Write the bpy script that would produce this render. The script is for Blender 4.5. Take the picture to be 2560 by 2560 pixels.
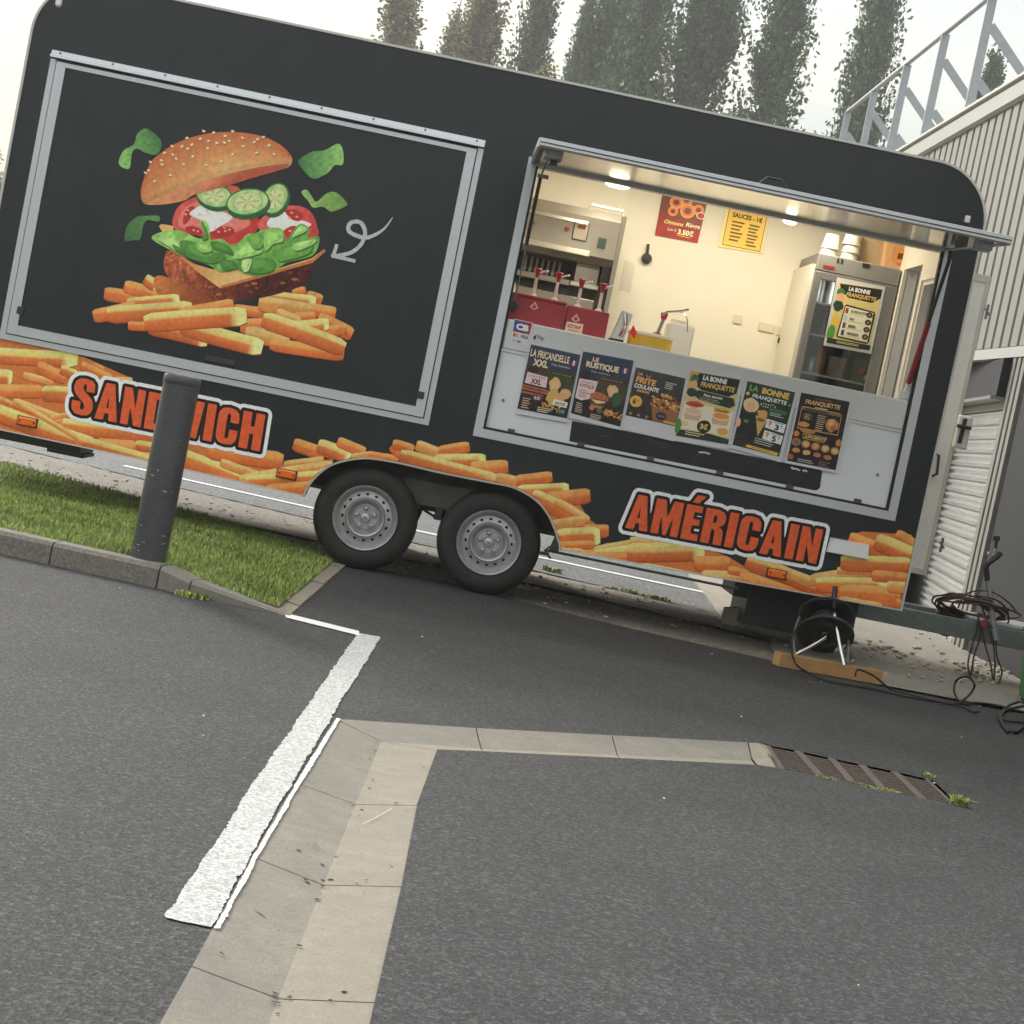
import bpy, bmesh, math, random
import numpy as np
from mathutils import Vector, Matrix
from mathutils.geometry import delaunay_2d_cdt

for o in list(bpy.data.objects):
    bpy.data.objects.remove(o, do_unlink=True)
S = bpy.context.scene
COL = S.collection
random.seed(7)
RNG = np.random.default_rng(7)
PI = math.pi

# ------------------------------------------------------------------ camera
FPX, DCAM, HCAM = 4500.0, 10.8, 1.17           # focal length in photo pixels, distance to the trailer side, eye height
YAW, PITCH, ROLL = 0.0412747, 0.0593390, 0.2012920
_f = Vector((math.sin(YAW)*math.cos(PITCH), math.cos(YAW)*math.cos(PITCH), -math.sin(PITCH)))
_r0 = Vector((math.cos(YAW), -math.sin(YAW), 0)); _u0 = _r0.cross(_f)
_r = math.cos(ROLL)*_r0 + math.sin(ROLL)*_u0
_u = -math.sin(ROLL)*_r0 + math.cos(ROLL)*_u0
EYE = Vector((0, -DCAM, HCAM))
cam_d = bpy.data.cameras.new('camera'); cam = bpy.data.objects.new('camera', cam_d); COL.objects.link(cam)
cam_d.sensor_width = 36.0; cam_d.lens = 36.0*FPX/2560.0; cam_d.clip_start = 0.05; cam_d.clip_end = 2000
cam.matrix_world = Matrix(((_r.x, _u.x, -_f.x, EYE.x), (_r.y, _u.y, -_f.y, EYE.y), (_r.z, _u.z, -_f.z, EYE.z), (0, 0, 0, 1)))
S.camera = cam

# ------------------------------------------------------------------ sky and sun
SUN_DIR = Vector((-0.66, 0.78, 0.56)).normalized()      # towards the sun: back left, behind thin cloud
w = bpy.data.worlds.new('World'); S.world = w; w.use_nodes = True
nt = w.node_tree; nt.nodes.clear()
out = nt.nodes.new('ShaderNodeOutputWorld'); bg = nt.nodes.new('ShaderNodeBackground')
sky = nt.nodes.new('ShaderNodeTexSky'); sky.sky_type = 'NISHITA'; sky.sun_disc = False
sky.sun_elevation = math.asin(SUN_DIR.z); sky.sun_rotation = math.atan2(SUN_DIR.x, SUN_DIR.y)
sky.air_density = 1.6; sky.dust_density = 4.0
tc = nt.nodes.new('ShaderNodeTexCoord')
mp = nt.nodes.new('ShaderNodeMapping'); mp.inputs['Scale'].default_value = (1.0, 1.0, 3.2)
nz = nt.nodes.new('ShaderNodeTexNoise'); nz.inputs['Scale'].default_value = 2.6; nz.inputs['Detail'].default_value = 5; nz.inputs['Roughness'].default_value = 0.52
rp = nt.nodes.new('ShaderNodeValToRGB')
rp.color_ramp.elements[0].position = 0.28; rp.color_ramp.elements[0].color = (5.2, 5.9, 6.5, 1)
rp.color_ramp.elements[1].position = 0.66; rp.color_ramp.elements[1].color = (8.5, 8.4, 7.7, 1)
mixn = nt.nodes.new('ShaderNodeMix'); mixn.data_type = 'RGBA'; mixn.inputs['Factor'].default_value = 0.78
nt.links.new(tc.outputs['Generated'], mp.inputs['Vector']); nt.links.new(mp.outputs['Vector'], nz.inputs['Vector'])
nt.links.new(nz.outputs['Fac'], rp.inputs['Fac'])
# an overcast sky is brightest overhead: L = Lz (1 + 2 sin e) / 3
sxyz = nt.nodes.new('ShaderNodeSeparateXYZ'); mr = nt.nodes.new('ShaderNodeMapRange'); mr.inputs[1].default_value = 0; mr.inputs[2].default_value = 1; mr.inputs[3].default_value = .80; mr.inputs[4].default_value = 2.4
vs_ = nt.nodes.new('ShaderNodeVectorMath'); vs_.operation = 'SCALE'
nt.links.new(tc.outputs['Generated'], sxyz.inputs[0]); nt.links.new(sxyz.outputs[2], mr.inputs[0]); nt.links.new(rp.outputs['Color'], vs_.inputs[0]); nt.links.new(mr.outputs[0], vs_.inputs['Scale'])
nt.links.new(sky.outputs['Color'], mixn.inputs[6]); nt.links.new(vs_.outputs[0], mixn.inputs[7])
nt.links.new(mixn.outputs[2], bg.inputs['Color']); bg.inputs['Strength'].default_value = 0.054
nt.links.new(bg.outputs['Background'], out.inputs['Surface'])
sun_d = bpy.data.lights.new('sun', 'SUN'); sun = bpy.data.objects.new('sun', sun_d); COL.objects.link(sun)
sun_d.energy = 1.7; sun_d.angle = math.radians(22); sun_d.color = (1.0, 0.95, 0.87)
sun.rotation_euler = SUN_DIR.to_track_quat('Z', 'Y').to_euler()

S.view_settings.view_transform = 'Standard'; S.view_settings.look = 'None'
S.view_settings.exposure = 1.2; S.view_settings.gamma = 1.0; S.view_settings.use_curve_mapping = False
S.render.engine = 'CYCLES'; S.cycles.use_denoising = True; S.cycles.use_adaptive_sampling = True; S.cycles.adaptive_threshold = 0.03; S.cycles.max_bounces = 6; S.cycles.transparent_max_bounces = 6
S.cycles.sample_clamp_indirect = 6.0

# ------------------------------------------------------------------ photo pixel -> place
def ray(px, py):
    return (float(px-1280)/FPX)*_r - (float(py-1280)/FPX)*_u + _f
def T(px, py, y=0.0):                       # on an upright plane parallel to the trailer side
    d = ray(px, py); t = (DCAM+y)/d.y
    return EYE + d*t
def G(px, py, z=0.0):                       # on the ground
    d = ray(px, py); t = (z-HCAM)/d.z
    return EYE + d*t

# ------------------------------------------------------------------ materials
MATS = {}
def srgb(c):
    return tuple(((v/255)/12.92 if v/255 <= 0.04045 else ((v/255+0.055)/1.055)**2.4) for v in c)
def M(name, col, rough=0.5, metal=0.0, spec=0.5, noise=None, bump=None, alpha=None, trans=None, emit=None, coat=0.0):
    """noise=(scale, amount, second colour) varies the colour; bump=(scale, strength)"""
    if name in MATS: return MATS[name]
    m = bpy.data.materials.new(name); m.use_nodes = True; n = m.node_tree; b = n.nodes['Principled BSDF']
    b.inputs['Base Color'].default_value = (*col, 1); b.inputs['Roughness'].default_value = rough
    b.inputs['Metallic'].default_value = metal; b.inputs['Specular IOR Level'].default_value = spec
    b.inputs['Coat Weight'].default_value = coat
    if noise or bump:
        t = n.nodes.new('ShaderNodeTexCoord')
    if noise:
        for k, (sc, amt, c2) in enumerate(noise if isinstance(noise, list) else [noise]):
            x = n.nodes.new('ShaderNodeTexNoise'); x.inputs['Scale'].default_value = sc; x.inputs['Detail'].default_value = 4
            x.inputs['Roughness'].default_value = 0.62
            r = n.nodes.new('ShaderNodeValToRGB'); r.color_ramp.elements[0].position = 0.38; r.color_ramp.elements[1].position = 0.66
            r.color_ramp.elements[0].color = (0, 0, 0, 1); r.color_ramp.elements[1].color = (amt, amt, amt, 1)
            mx = n.nodes.new('ShaderNodeMix'); mx.data_type = 'RGBA'
            n.links.new(t.outputs['Object'], x.inputs['Vector']); n.links.new(x.outputs['Fac'], r.inputs['Fac'])
            n.links.new(r.outputs['Color'], mx.inputs['Factor'])
            prev = b.inputs['Base Color'].links[0].from_socket if b.inputs['Base Color'].links else None
            if prev: n.links.new(prev, mx.inputs[6])
            else: mx.inputs[6].default_value = (*col, 1)
            mx.inputs[7].default_value = (*c2, 1)
            n.links.new(mx.outputs[2], b.inputs['Base Color'])
    if bump:
        x = n.nodes.new('ShaderNodeTexNoise'); x.inputs['Scale'].default_value = bump[0]; x.inputs['Detail'].default_value = 5
        bp = n.nodes.new('ShaderNodeBump'); bp.inputs['Strength'].default_value = bump[1]; bp.inputs['Distance'].default_value = bump[2] if len(bump) > 2 else 0.01
        n.links.new(t.outputs['Object'], x.inputs['Vector']); n.links.new(x.outputs['Fac'], bp.inputs['Height'])
        n.links.new(bp.outputs['Normal'], b.inputs['Normal'])
    if trans is not None:
        b.inputs['Transmission Weight'].default_value = trans
    if alpha is not None: b.inputs['Alpha'].default_value = alpha
    if emit:
        b.inputs['Emission Color'].default_value = (*emit[0], 1); b.inputs['Emission Strength'].default_value = emit[1]
    MATS[name] = m
    return m
def print_mat(name, rough=0.38, spec=0.4, mottle=0.0):
    if name in MATS: return MATS[name]
    m = bpy.data.materials.new(name); m.use_nodes = True; n = m.node_tree; b = n.nodes['Principled BSDF']
    a = n.nodes.new('ShaderNodeAttribute'); a.attribute_name = 'ink'
    b.inputs['Roughness'].default_value = rough; b.inputs['Specular IOR Level'].default_value = spec
    if mottle:
        t = n.nodes.new('ShaderNodeTexCoord'); x = n.nodes.new('ShaderNodeTexNoise'); x.inputs['Scale'].default_value = 38; x.inputs['Detail'].default_value = 4
        r = n.nodes.new('ShaderNodeMapRange'); r.inputs[1].default_value = .3; r.inputs[2].default_value = .7; r.inputs[3].default_value = 1-mottle; r.inputs[4].default_value = 1+mottle
        mx = n.nodes.new('ShaderNodeVectorMath'); mx.operation = 'SCALE'
        n.links.new(t.outputs['Object'], x.inputs['Vector']); n.links.new(x.outputs['Fac'], r.inputs[0])
        n.links.new(a.outputs['Color'], mx.inputs[0]); n.links.new(r.outputs[0], mx.inputs['Scale']); n.links.new(mx.outputs[0], b.inputs['Base Color'])
    else:
        n.links.new(a.outputs['Color'], b.inputs['Base Color'])
    MATS[name] = m
    return m

vinyl = M('black_vinyl', (0.011, 0.0145, 0.018), 0.28, spec=0.42, noise=[(3.0, 0.5, (0.016, 0.020, 0.024)), (0.9, 0.4, (0.022, 0.025, 0.028))], bump=(7, 0.05, 0.006))
def streaks(m, c2, amt):
    n = m.node_tree; b = n.nodes['Principled BSDF']; t = n.nodes.new('ShaderNodeTexCoord'); mp_ = n.nodes.new('ShaderNodeMapping'); mp_.inputs['Scale'].default_value = (4.0, 1, 0.5)
    x = n.nodes.new('ShaderNodeTexNoise'); x.inputs['Scale'].default_value = 1.6; x.inputs['Detail'].default_value = 4
    r = n.nodes.new('ShaderNodeMapRange'); r.inputs[1].default_value = .48; r.inputs[2].default_value = .75; r.inputs[4].default_value = amt
    mx = n.nodes.new('ShaderNodeMix'); mx.data_type = 'RGBA'; mx.inputs[7].default_value = (*c2, 1); prev = b.inputs['Base Color'].links[0].from_socket
    n.links.new(t.outputs['Object'], mp_.inputs[0]); n.links.new(mp_.outputs[0], x.inputs['Vector']); n.links.new(x.outputs['Fac'], r.inputs[0]); n.links.new(r.outputs[0], mx.inputs['Factor']); n.links.new(prev, mx.inputs[6]); n.links.new(mx.outputs[2], b.inputs['Base Color'])
    rr = n.nodes.new('ShaderNodeMapRange'); rr.inputs[1].default_value = .35; rr.inputs[2].default_value = .7; rr.inputs[3].default_value = .29; rr.inputs[4].default_value = .34; n.links.new(x.outputs['Fac'], rr.inputs[0]); n.links.new(rr.outputs[0], b.inputs['Roughness'])
streaks(vinyl, (.030, .032, .033), .30)
alu = M('brushed_aluminium', (0.62, 0.64, 0.66), 0.42, metal=0.75, noise=(60, 0.3, (0.5, 0.52, 0.54)))
alu_trim = M('painted_trim', (0.60, 0.60, 0.55), 0.4, metal=0.2)
gasket = M('black_rubber_seal', (0.015, 0.016, 0.017), 0.7)
white_panel = M('white_gloss_panel', (0.83, 0.84, 0.86), 0.3, noise=(5, 0.25, (0.78, 0.79, 0.81)), bump=(300, 0.04, 0.001))
counter_m = M('grey_white_laminate', (0.74, 0.74, 0.71), 0.4, noise=(40, 0.3, (0.69, 0.69, 0.66)))
cream = M('cream_wall_lining', (0.82, 0.79, 0.68), 0.5, noise=[(9, 0.4, (0.79, 0.75, 0.62)), (2.2, 0.35, (0.74, 0.69, 0.56))])
steel = M('stainless_steel', (0.58, 0.56, 0.52), 0.28, metal=0.95, noise=(4, 0.4, (0.48, 0.46, 0.42)))
mirror_steel = M('polished_lining_sheet', (0.62, 0.61, 0.58), 0.16, metal=0.92, noise=(2.5, 0.5, (0.5, 0.49, 0.46)), bump=(3, 0.06, 0.02))
rubber = M('tyre_rubber', (0.014, 0.013, 0.0125), 0.75, noise=(14, 0.7, (0.028, 0.025, 0.022)), bump=(60, 0.15, 0.003))
wheel_steel = M('wheel_paint', (0.50, 0.50, 0.50), 0.4, metal=0.5, noise=(18, 0.4, (0.30, 0.295, 0.29)))
fryer_steel = M('dull_stainless', (0.36, 0.335, 0.29), 0.42, metal=0.8, noise=(4, 0.5, (0.26, 0.24, 0.21)))
dark_plastic = M('dark_plastic', (0.022, 0.023, 0.025), 0.5, noise=(12, 0.5, (0.04, 0.04, 0.04)))
liner_m = M('dusty_mudguard', (0.055, 0.053, 0.050), 0.7, noise=(7, 0.8, (0.095, 0.088, 0.078)))
black_hole = M('hole_black', (0.006, 0.006, 0.006), 0.9)
amber = M('amber_lens', (0.90, 0.15, 0.006), 0.2, spec=0.6, noise=(90, 0.6, (0.98, 0.26, 0.02)))
red_p = M('red_plastic', (0.40, 0.022, 0.03), 0.35)
deep_red = M('red_sleeve', (0.30, 0.018, 0.028), 0.45)
white_p = M('white_plastic', (0.75, 0.74, 0.71), 0.4)
clear_p = M('clear_tube', (0.72, 0.66, 0.58), 0.2)
yellow_p = M('mustard_plastic', (0.62, 0.40, 0.03), 0.35)
galv = M('galvanised_steel', (0.20, 0.225, 0.22), 0.5, metal=0.45, noise=[(24, 0.7, (0.29, 0.31, 0.30)), (5, 0.5, (0.14, 0.16, 0.155))])
galv_light = M('bright_galvanised', (0.44, 0.46, 0.48), 0.45, metal=0.55, noise=(14, 0.5, (0.34, 0.36, 0.38)))
chrome = M('chromed_tube', (0.62, 0.62, 0.60), 0.2, metal=1.0)
wood = M('sawn_timber', (0.42, 0.23, 0.085), 0.75, noise=[(7, 0.6, (0.30, 0.155, 0.055)), (60, 0.4, (0.48, 0.28, 0.12))], bump=(40, 0.2, 0.004))
wood_end = M('timber_end_grain', (0.56, 0.34, 0.16), 0.8, noise=(50, 0.5, (0.42, 0.24, 0.10)))
cable_m = M('black_cable', (0.014, 0.014, 0.015), 0.55)
cable_b = M('brown_cable', (0.075, 0.038, 0.034), 0.55)

# ------------------------------------------------------------------ mesh helpers
class MB:
    def __init__(s): s.v = []; s.f = []; s.m = []; s.mi = 0
    def add(s, vs, fs):
        o = len(s.v); s.v += [tuple(p) for p in vs]; s.f += [tuple(i+o for i in f) for f in fs]; s.m += [s.mi]*len(fs); return s
    def box(s, x0, x1, y0, y1, z0, z1, c=0.0):
        if c <= 0:
            return s.hexa([(x0,y0,z0),(x1,y0,z0),(x1,y1,z0),(x0,y1,z0),(x0,y0,z1),(x1,y0,z1),(x1,y1,z1),(x0,y1,z1)])
        ring = lambda a, z: [(x0+a,y0,z),(x1-a,y0,z),(x1,y0+a,z),(x1,y1-a,z),(x1-a,y1,z),(x0+a,y1,z),(x0,y1-a,z),(x0,y0+a,z)]
        inn = lambda z: [(x0+c,y0+c*.6,z),(x1-c,y0+c*.6,z),(x1-c*.6,y0+c,z),(x1-c*.6,y1-c,z),(x1-c,y1-c*.6,z),(x0+c,y1-c*.6,z),(x0+c*.6,y1-c,z),(x0+c*.6,y0+c,z)]
        rings = [inn(z0), ring(c, z0+c), ring(c, z1-c), inn(z1)]
        vs = sum(rings, []); fs = [tuple(reversed(range(8))), tuple(range(24, 32))]
        for k in range(3):
            for i in range(8):
                j = (i+1) % 8; fs.append((k*8+i, k*8+j, k*8+8+j, k*8+8+i))
        return s.add(vs, fs)
    def hexa(s, p):
        return s.add(p, [(0,3,2,1),(4,5,6,7),(0,1,5,4),(1,2,6,5),(2,3,7,6),(3,0,4,7)])
    def prism(s, poly, off):
        """closed polygon (3d points) swept by vector off"""
        n = len(poly); off = Vector(off)
        vs = [Vector(p) for p in poly]; vs += [p+off for p in vs]
        return s.add(vs, [tuple(reversed(range(n))), tuple(range(n, 2*n))]+[(i, (i+1) % n, (i+1) % n+n, i+n) for i in range(n)])
    def tube(s, path, r, seg=8, cap=True):
        path = [Vector(p) for p in path]; n = len(path)
        rad = r if isinstance(r, (list, tuple)) else [r]*n
        t0 = (path[1]-path[0]).normalized(); a = Vector((0, 0, 1)) if abs(t0.z) < .9 else Vector((1, 0, 0))
        nrm = t0.cross(a).normalized(); o = len(s.v); vs = []; fs = []
        for i in range(n):
            t = (path[min(i+1, n-1)]-path[max(i-1, 0)]).normalized()
            nrm = (nrm - t*nrm.dot(t)); nrm = nrm.normalized() if nrm.length > 1e-6 else t.orthogonal().normalized()
            b = t.cross(nrm)
            for k in range(seg):
                an = 2*PI*k/seg; vs.append(path[i]+rad[i]*(math.cos(an)*nrm+math.sin(an)*b))
        for i in range(n-1):
            for k in range(seg):
                j = (k+1) % seg; fs.append((i*seg+k, i*seg+j, i*seg+seg+j, i*seg+seg+k))
        if cap: fs += [tuple(reversed(range(seg))), tuple(range((n-1)*seg, n*seg))]
        return s.add(vs, fs)
    def lathe(s, prof, c, axis='y', seg=48, close=False):
        """prof: list of (radius, along)"""
        c = Vector(c); vs = []; fs = []; n = len(prof)
        for k in range(seg):
            a = 2*PI*k/seg; ca, sa = math.cos(a), math.sin(a)
            for r, h in prof:
                vs.append(c+(Vector((r*ca, h, r*sa)) if axis == 'y' else Vector((r*ca, r*sa, h)) if axis == 'z' else Vector((h, r*ca, r*sa))))
        for k in range(seg):
            j = (k+1) % seg
            for i in range(n-1): fs.append((k*n+i, k*n+i+1, j*n+i+1, j*n+i))
        if close:
            fs.append(tuple(k*n for k in range(seg))); fs.append(tuple(k*n+n-1 for k in reversed(range(seg))))
        return s.add(vs, fs)
    def flat(s, outer, holes=(), to3=lambda u, v: (u, v, 0), inner=()):
        vs, fs = cdt(outer, holes, inner)
        return s.add([to3(*p) for p in vs], fs)
    def build(s, name, mat, parent=None, smooth=None, **kw):
        me = bpy.data.meshes.new(name); me.from_pydata([tuple(p) for p in s.v], [], s.f); me.update()
        mats = mat if isinstance(mat, (list, tuple)) else [mat]
        for m in mats: me.materials.append(m)
        if len(mats) > 1: me.polygons.foreach_set('material_index', s.m)
        bm = bmesh.new(); bm.from_mesh(me); bmesh.ops.recalc_face_normals(bm, faces=bm.faces)
        bm.to_mesh(me); bm.free()
        if smooth: me.shade_smooth() if smooth is True else None
        if smooth and smooth is not True:
            me.shade_smooth(); me.set_sharp_from_angle(angle=math.radians(smooth))
        return link(name, me, parent, **kw)
def link(name, me, parent=None, label=None, cat=None, group=None, kind=None):
    o = bpy.data.objects.new(name, me); COL.objects.link(o)
    if parent is not None:
        o.parent = parent; o.matrix_parent_inverse = parent['_inv'] and Matrix.Translation(Vector(parent['_inv'])) if '_inv' in parent else Matrix.Identity(4)
    tag(o, label, cat, group, kind)
    return o
def tag(o, label=None, cat=None, group=None, kind=None):
    if label: o['label'] = label
    if cat: o['category'] = cat
    if group: o['group'] = group
    if kind: o['kind'] = kind
    return o
def thing(name, loc, label, cat, group=None, kind=None):
    o = bpy.data.objects.new(name, None); COL.objects.link(o); o.location = loc; o.empty_display_size = .1
    o['_inv'] = [-loc[0], -loc[1], -loc[2]]
    return tag(o, label, cat, group, kind)
def cdt(outer, holes=(), inner=()):
    vs = []; ed = []
    for loop in [outer]+list(holes):
        o = len(vs); n = len(loop); vs += [Vector((p[0], p[1])) for p in loop]; ed += [(o+i, o+(i+1) % n) for i in range(n)]
    vs += [Vector((p[0], p[1])) for p in inner]
    r = delaunay_2d_cdt(vs, ed, [], 1, 1e-6); pv = [(p.x, p.y) for p in r[0]]; fs = [tuple(f) for f in r[2]]
    if holes and fs:
        c = np.array([np.mean([pv[i] for i in f], 0) for f in fs]); bad = np.zeros(len(fs), bool)
        for h in holes: bad |= in_poly(c[:, 0], c[:, 1], [(q[0], q[1]) for q in h])
        fs = [f for f, k in zip(fs, bad) if not k]
    return pv, fs
def spline(pts, n=6, closed=True):
    """Catmull-Rom through 2d/3d points"""
    P = [np.array(p, float) for p in pts]; N = len(P); res = []
    for i in range(N if closed else N-1):
        g = lambda k: P[k % N] if closed else P[min(max(k, 0), N-1)]
        a, b, c, d = g(i-1), g(i), g(i+1), g(i+2)
        for k in range(n):
            t = k/n
            res.append(tuple(.5*(2*b+(c-a)*t+(2*a-5*b+4*c-d)*t*t+(3*b-a-3*c+d)*t**3)))
    if not closed: res.append(tuple(P[-1]))
    return res
def in_poly(x, y, poly):
    x = np.asarray(x); y = np.asarray(y); r = np.zeros(x.shape, bool); n = len(poly)
    for i in range(n):
        x0, y0 = poly[i][:2]; x1, y1 = poly[(i+1) % n][:2]
        if y0 == y1: continue
        c = ((y0 > y) != (y1 > y)) & (x < (x1-x0)*(y-y0)/(y1-y0)+x0); r ^= c
    return r
def circ(cx, cy, r, n=16, ry=None, rot=0.0):
    ry = r if ry is None else ry; c, s_ = math.cos(rot), math.sin(rot)
    return [(cx+r*math.cos(a)*c-ry*math.sin(a)*s_, cy+r*math.cos(a)*s_+ry*math.sin(a)*c) for a in [2*PI*k/n for k in range(n)]]

# ------------------------------------------------------------------ prints: flat ink shapes, coloured per corner
INK = 1.28                                   # ink reflectance for a photo value
def ink(c, k=1.0): return np.array(srgb(c))*INK*k
class Print:
    def __init__(s, to3, step=4e-5):
        s.to3 = to3; s.step = step; s.lay = 0; s.v = []; s.f = []; s.c = []
    def raw(s, uv, faces, cols):
        s.lay += 1; o = len(s.v)
        s.v += [tuple(s.to3(p[0], p[1], s.lay*s.step)) for p in uv]; s.f += [tuple(i+o for i in f) for f in faces]; s.c += [tuple(c) for c in cols]
    def poly(s, pts, col, cells=0, smooth=0, k=1.0):
        """col: rgb 0-255 or function (u,v)->rgb 0-255"""
        if smooth: pts = spline(pts, smooth)
        inner = []
        if cells:
            a = np.array(pts); mn, mx = a.min(0), a.max(0); d = max(mx-mn)/cells
            gx, gy = np.meshgrid(np.arange(mn[0]+d/2, mx[0], d), np.arange(mn[1]+d/2, mx[1], d))
            ok = in_poly(gx.ravel(), gy.ravel(), pts); inner = list(zip(gx.ravel()[ok], gy.ravel()[ok]))
        vs, fs = cdt(pts, (), inner)
        s.raw(vs, fs, [ink(col(*p) if callable(col) else col, k) for p in vs])
    def grid(s, uv, nu, nv, cols):
        s.raw(uv, [(i*nv+j, i*nv+j+1, (i+1)*nv+j+1, (i+1)*nv+j) for i in range(nu-1) for j in range(nv-1)], cols)
    def rect(s, x0, y0, x1, y1, col): s.poly([(x0, y0), (x1, y0), (x1, y1), (x0, y1)], col)
    def stroke(s, pts, wd, col):
        P = [np.array(p, float) for p in pts]; n = len(P); W = wd if isinstance(wd, (list, tuple)) else [wd]*n
        for i in range(n-1):
            a, b = P[i], P[i+1]; d = (b-a)/max(np.linalg.norm(b-a), 1e-9); m = np.array((-d[1], d[0]))
            e = d*W[i]*.25
            s.raw([a-e+m*W[i]/2, b+e+m*W[i+1]/2, b+e-m*W[i+1]/2, a-e-m*W[i]/2], [(0, 1, 2, 3)], [ink(col)]*4)
    def text(s, body, x0, y0, x1, y1, col, skew=0.0, rise=0.0, bold=0.0):
        """fit body into the box (y down)"""
        vs, fs = glyphs(body, bold)
        uv = [(x0+(x1-x0)*u+skew*v*(y1-y0), y1-(y1-y0)*v+rise*u) for u, v in vs]
        s.raw(uv, fs, [ink(col)]*len(uv))
    def build(s, name, mat, parent=None, **kw):
        me = bpy.data.meshes.new(name); me.from_pydata(s.v, [], s.f); me.update()
        a = me.color_attributes.new('ink', 'FLOAT_COLOR', 'POINT')
        c = np.ones((len(s.v), 4), np.float32); c[:, :3] = np.clip(np.array(s.c), 0, 1); a.data.foreach_set('color', c.ravel())
        me.materials.append(mat)
        return link(name, me, parent, **kw)
_gl = {}
def glyphs(body, bold=0.0):
    key = (body, bold)
    if key not in _gl:
        cu = bpy.data.curves.new('lettering', 'FONT'); cu.body = body; cu.offset = bold; cu.resolution_u = 3
        ob = bpy.data.objects.new('lettering', cu); me = bpy.data.meshes.new_from_object(ob)
        v = np.array([x.co[:2] for x in me.vertices]); f = [tuple(p.vertices) for p in me.polygons]
        bpy.data.objects.remove(ob); bpy.data.curves.remove(cu); bpy.data.meshes.remove(me)
        mn, mx = v.min(0), v.max(0); v = (v-mn)/np.maximum(mx-mn, 1e-6)
        _gl[key] = ([tuple(p) for p in v], f)
    return _gl[key]
ink_gloss = print_mat('printed_vinyl', 0.36, 0.25, 0.12)
ink_paper = print_mat('printed_paper', 0.35, 0.3)

# ------------------------------------------------------------------ the ground
def gz(pts, z=0.0): return [tuple(G(x, y, z)) for x, y in pts]
def g2(pts, z=0.0): return [tuple(G(x, y, z))[:2] for x, y in pts]
def asphalt_mat(name, dark, light, stone):
    m = bpy.data.materials.new(name); m.use_nodes = True; n = m.node_tree; b = n.nodes['Principled BSDF']; L = n.links.new
    t = n.nodes.new('ShaderNodeTexCoord')
    v = n.nodes.new('ShaderNodeTexVoronoi'); v.inputs['Scale'].default_value = stone; v.inputs['Randomness'].default_value = 1
    x = n.nodes.new('ShaderNodeTexNoise'); x.inputs['Scale'].default_value = 48; x.inputs['Detail'].default_value = 5; x.inputs['Roughness'].default_value = .72
    y = n.nodes.new('ShaderNodeTexNoise'); y.inputs['Scale'].default_value = 1.6; y.inputs['Detail'].default_value = 5; y.inputs['Roughness'].default_value = .65
    for k in (v, x, y): L(t.outputs['Object'], k.inputs['Vector'])
    sep = n.nodes.new('ShaderNodeSeparateColor'); L(v.outputs['Color'], sep.inputs[0])
    r1 = n.nodes.new('ShaderNodeMapRange'); r1.inputs[1].default_value = .0; r1.inputs[2].default_value = 1.; r1.inputs[3].default_value = .22; r1.inputs[4].default_value = 1.95
    st = n.nodes.new('ShaderNodeValToRGB'); st.color_ramp.elements[0].position = .0; st.color_ramp.elements[0].color = (.30, .30, .30, 1); st.color_ramp.elements[1].position = 1.0; st.color_ramp.elements[1].color = (1, 1, 1, 1)
    e1 = st.color_ramp.elements.new(.70); e1.color = (.42, .42, .42, 1); e2 = st.color_ramp.elements.new(.80); e2.color = (.75, .75, .75, 1)
    L(sep.outputs[0], st.inputs['Fac']); L(st.outputs['Color'], r1.inputs[0])
    r2 = n.nodes.new('ShaderNodeMapRange'); r2.inputs[1].default_value = .3; r2.inputs[2].default_value = .7; r2.inputs[3].default_value = .5; r2.inputs[4].default_value = 1.5
    L(x.outputs['Fac'], r2.inputs[0])
    mu = n.nodes.new('ShaderNodeMath'); mu.operation = 'MULTIPLY'; L(r1.outputs[0], mu.inputs[0]); L(r2.outputs[0], mu.inputs[1])
    mx = n.nodes.new('ShaderNodeMix'); mx.data_type = 'RGBA'; mx.inputs[6].default_value = (*dark, 1); mx.inputs[7].default_value = (*light, 1)
    r3 = n.nodes.new('ShaderNodeMapRange'); r3.inputs[1].default_value = .3; r3.inputs[2].default_value = .7; L(y.outputs['Fac'], r3.inputs[0]); L(r3.outputs[0], mx.inputs['Factor'])
    sc = n.nodes.new('ShaderNodeVectorMath'); sc.operation = 'SCALE'; L(mx.outputs[2], sc.inputs[0]); L(mu.outputs[0], sc.inputs['Scale'])
    L(sc.outputs[0], b.inputs['Base Color'])
    bp = n.nodes.new('ShaderNodeBump'); bp.inputs['Strength'].default_value = .45; bp.inputs['Distance'].default_value = .005
    ad = n.nodes.new('ShaderNodeMath'); L(v.outputs['Distance'], ad.inputs[0]); L(x.outputs['Fac'], ad.inputs[1]); L(ad.outputs[0], bp.inputs['Height'])
    L(bp.outputs['Normal'], b.inputs['Normal']); b.inputs['Roughness'].default_value = .8; b.inputs['Specular IOR Level'].default_value = .35
    return m
asphalt = asphalt_mat('car_park_asphalt', (0.036, 0.0365, 0.0385), (0.050, 0.050, 0.0515), 120)
road_m = asphalt_mat('road_asphalt', (0.13, 0.132, 0.135), (0.16, 0.16, 0.16), 90)
dirt = M('earth_and_grit', (0.15, 0.125, 0.10), 0.95, noise=[(1.3, 0.8, (0.30, 0.265, 0.22)), (22, 0.85, (0.09, 0.075, 0.06)), (75, 0.75, (0.42, 0.38, 0.33))], bump=(34, 1.0, 0.05))
grit = M('pale_grit', (0.30, 0.27, 0.235), 0.95, noise=[(2.0, 0.7, (0.21, 0.19, 0.165)), (45, 0.8, (0.12, 0.105, 0.09)), (110, 0.8, (0.50, 0.46, 0.41))], bump=(60, 1.0, 0.03))
soil = M('lawn_soil', (0.10, 0.11, 0.045), 0.95, noise=(20, 0.7, (0.03, 0.035, 0.012)))
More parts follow.
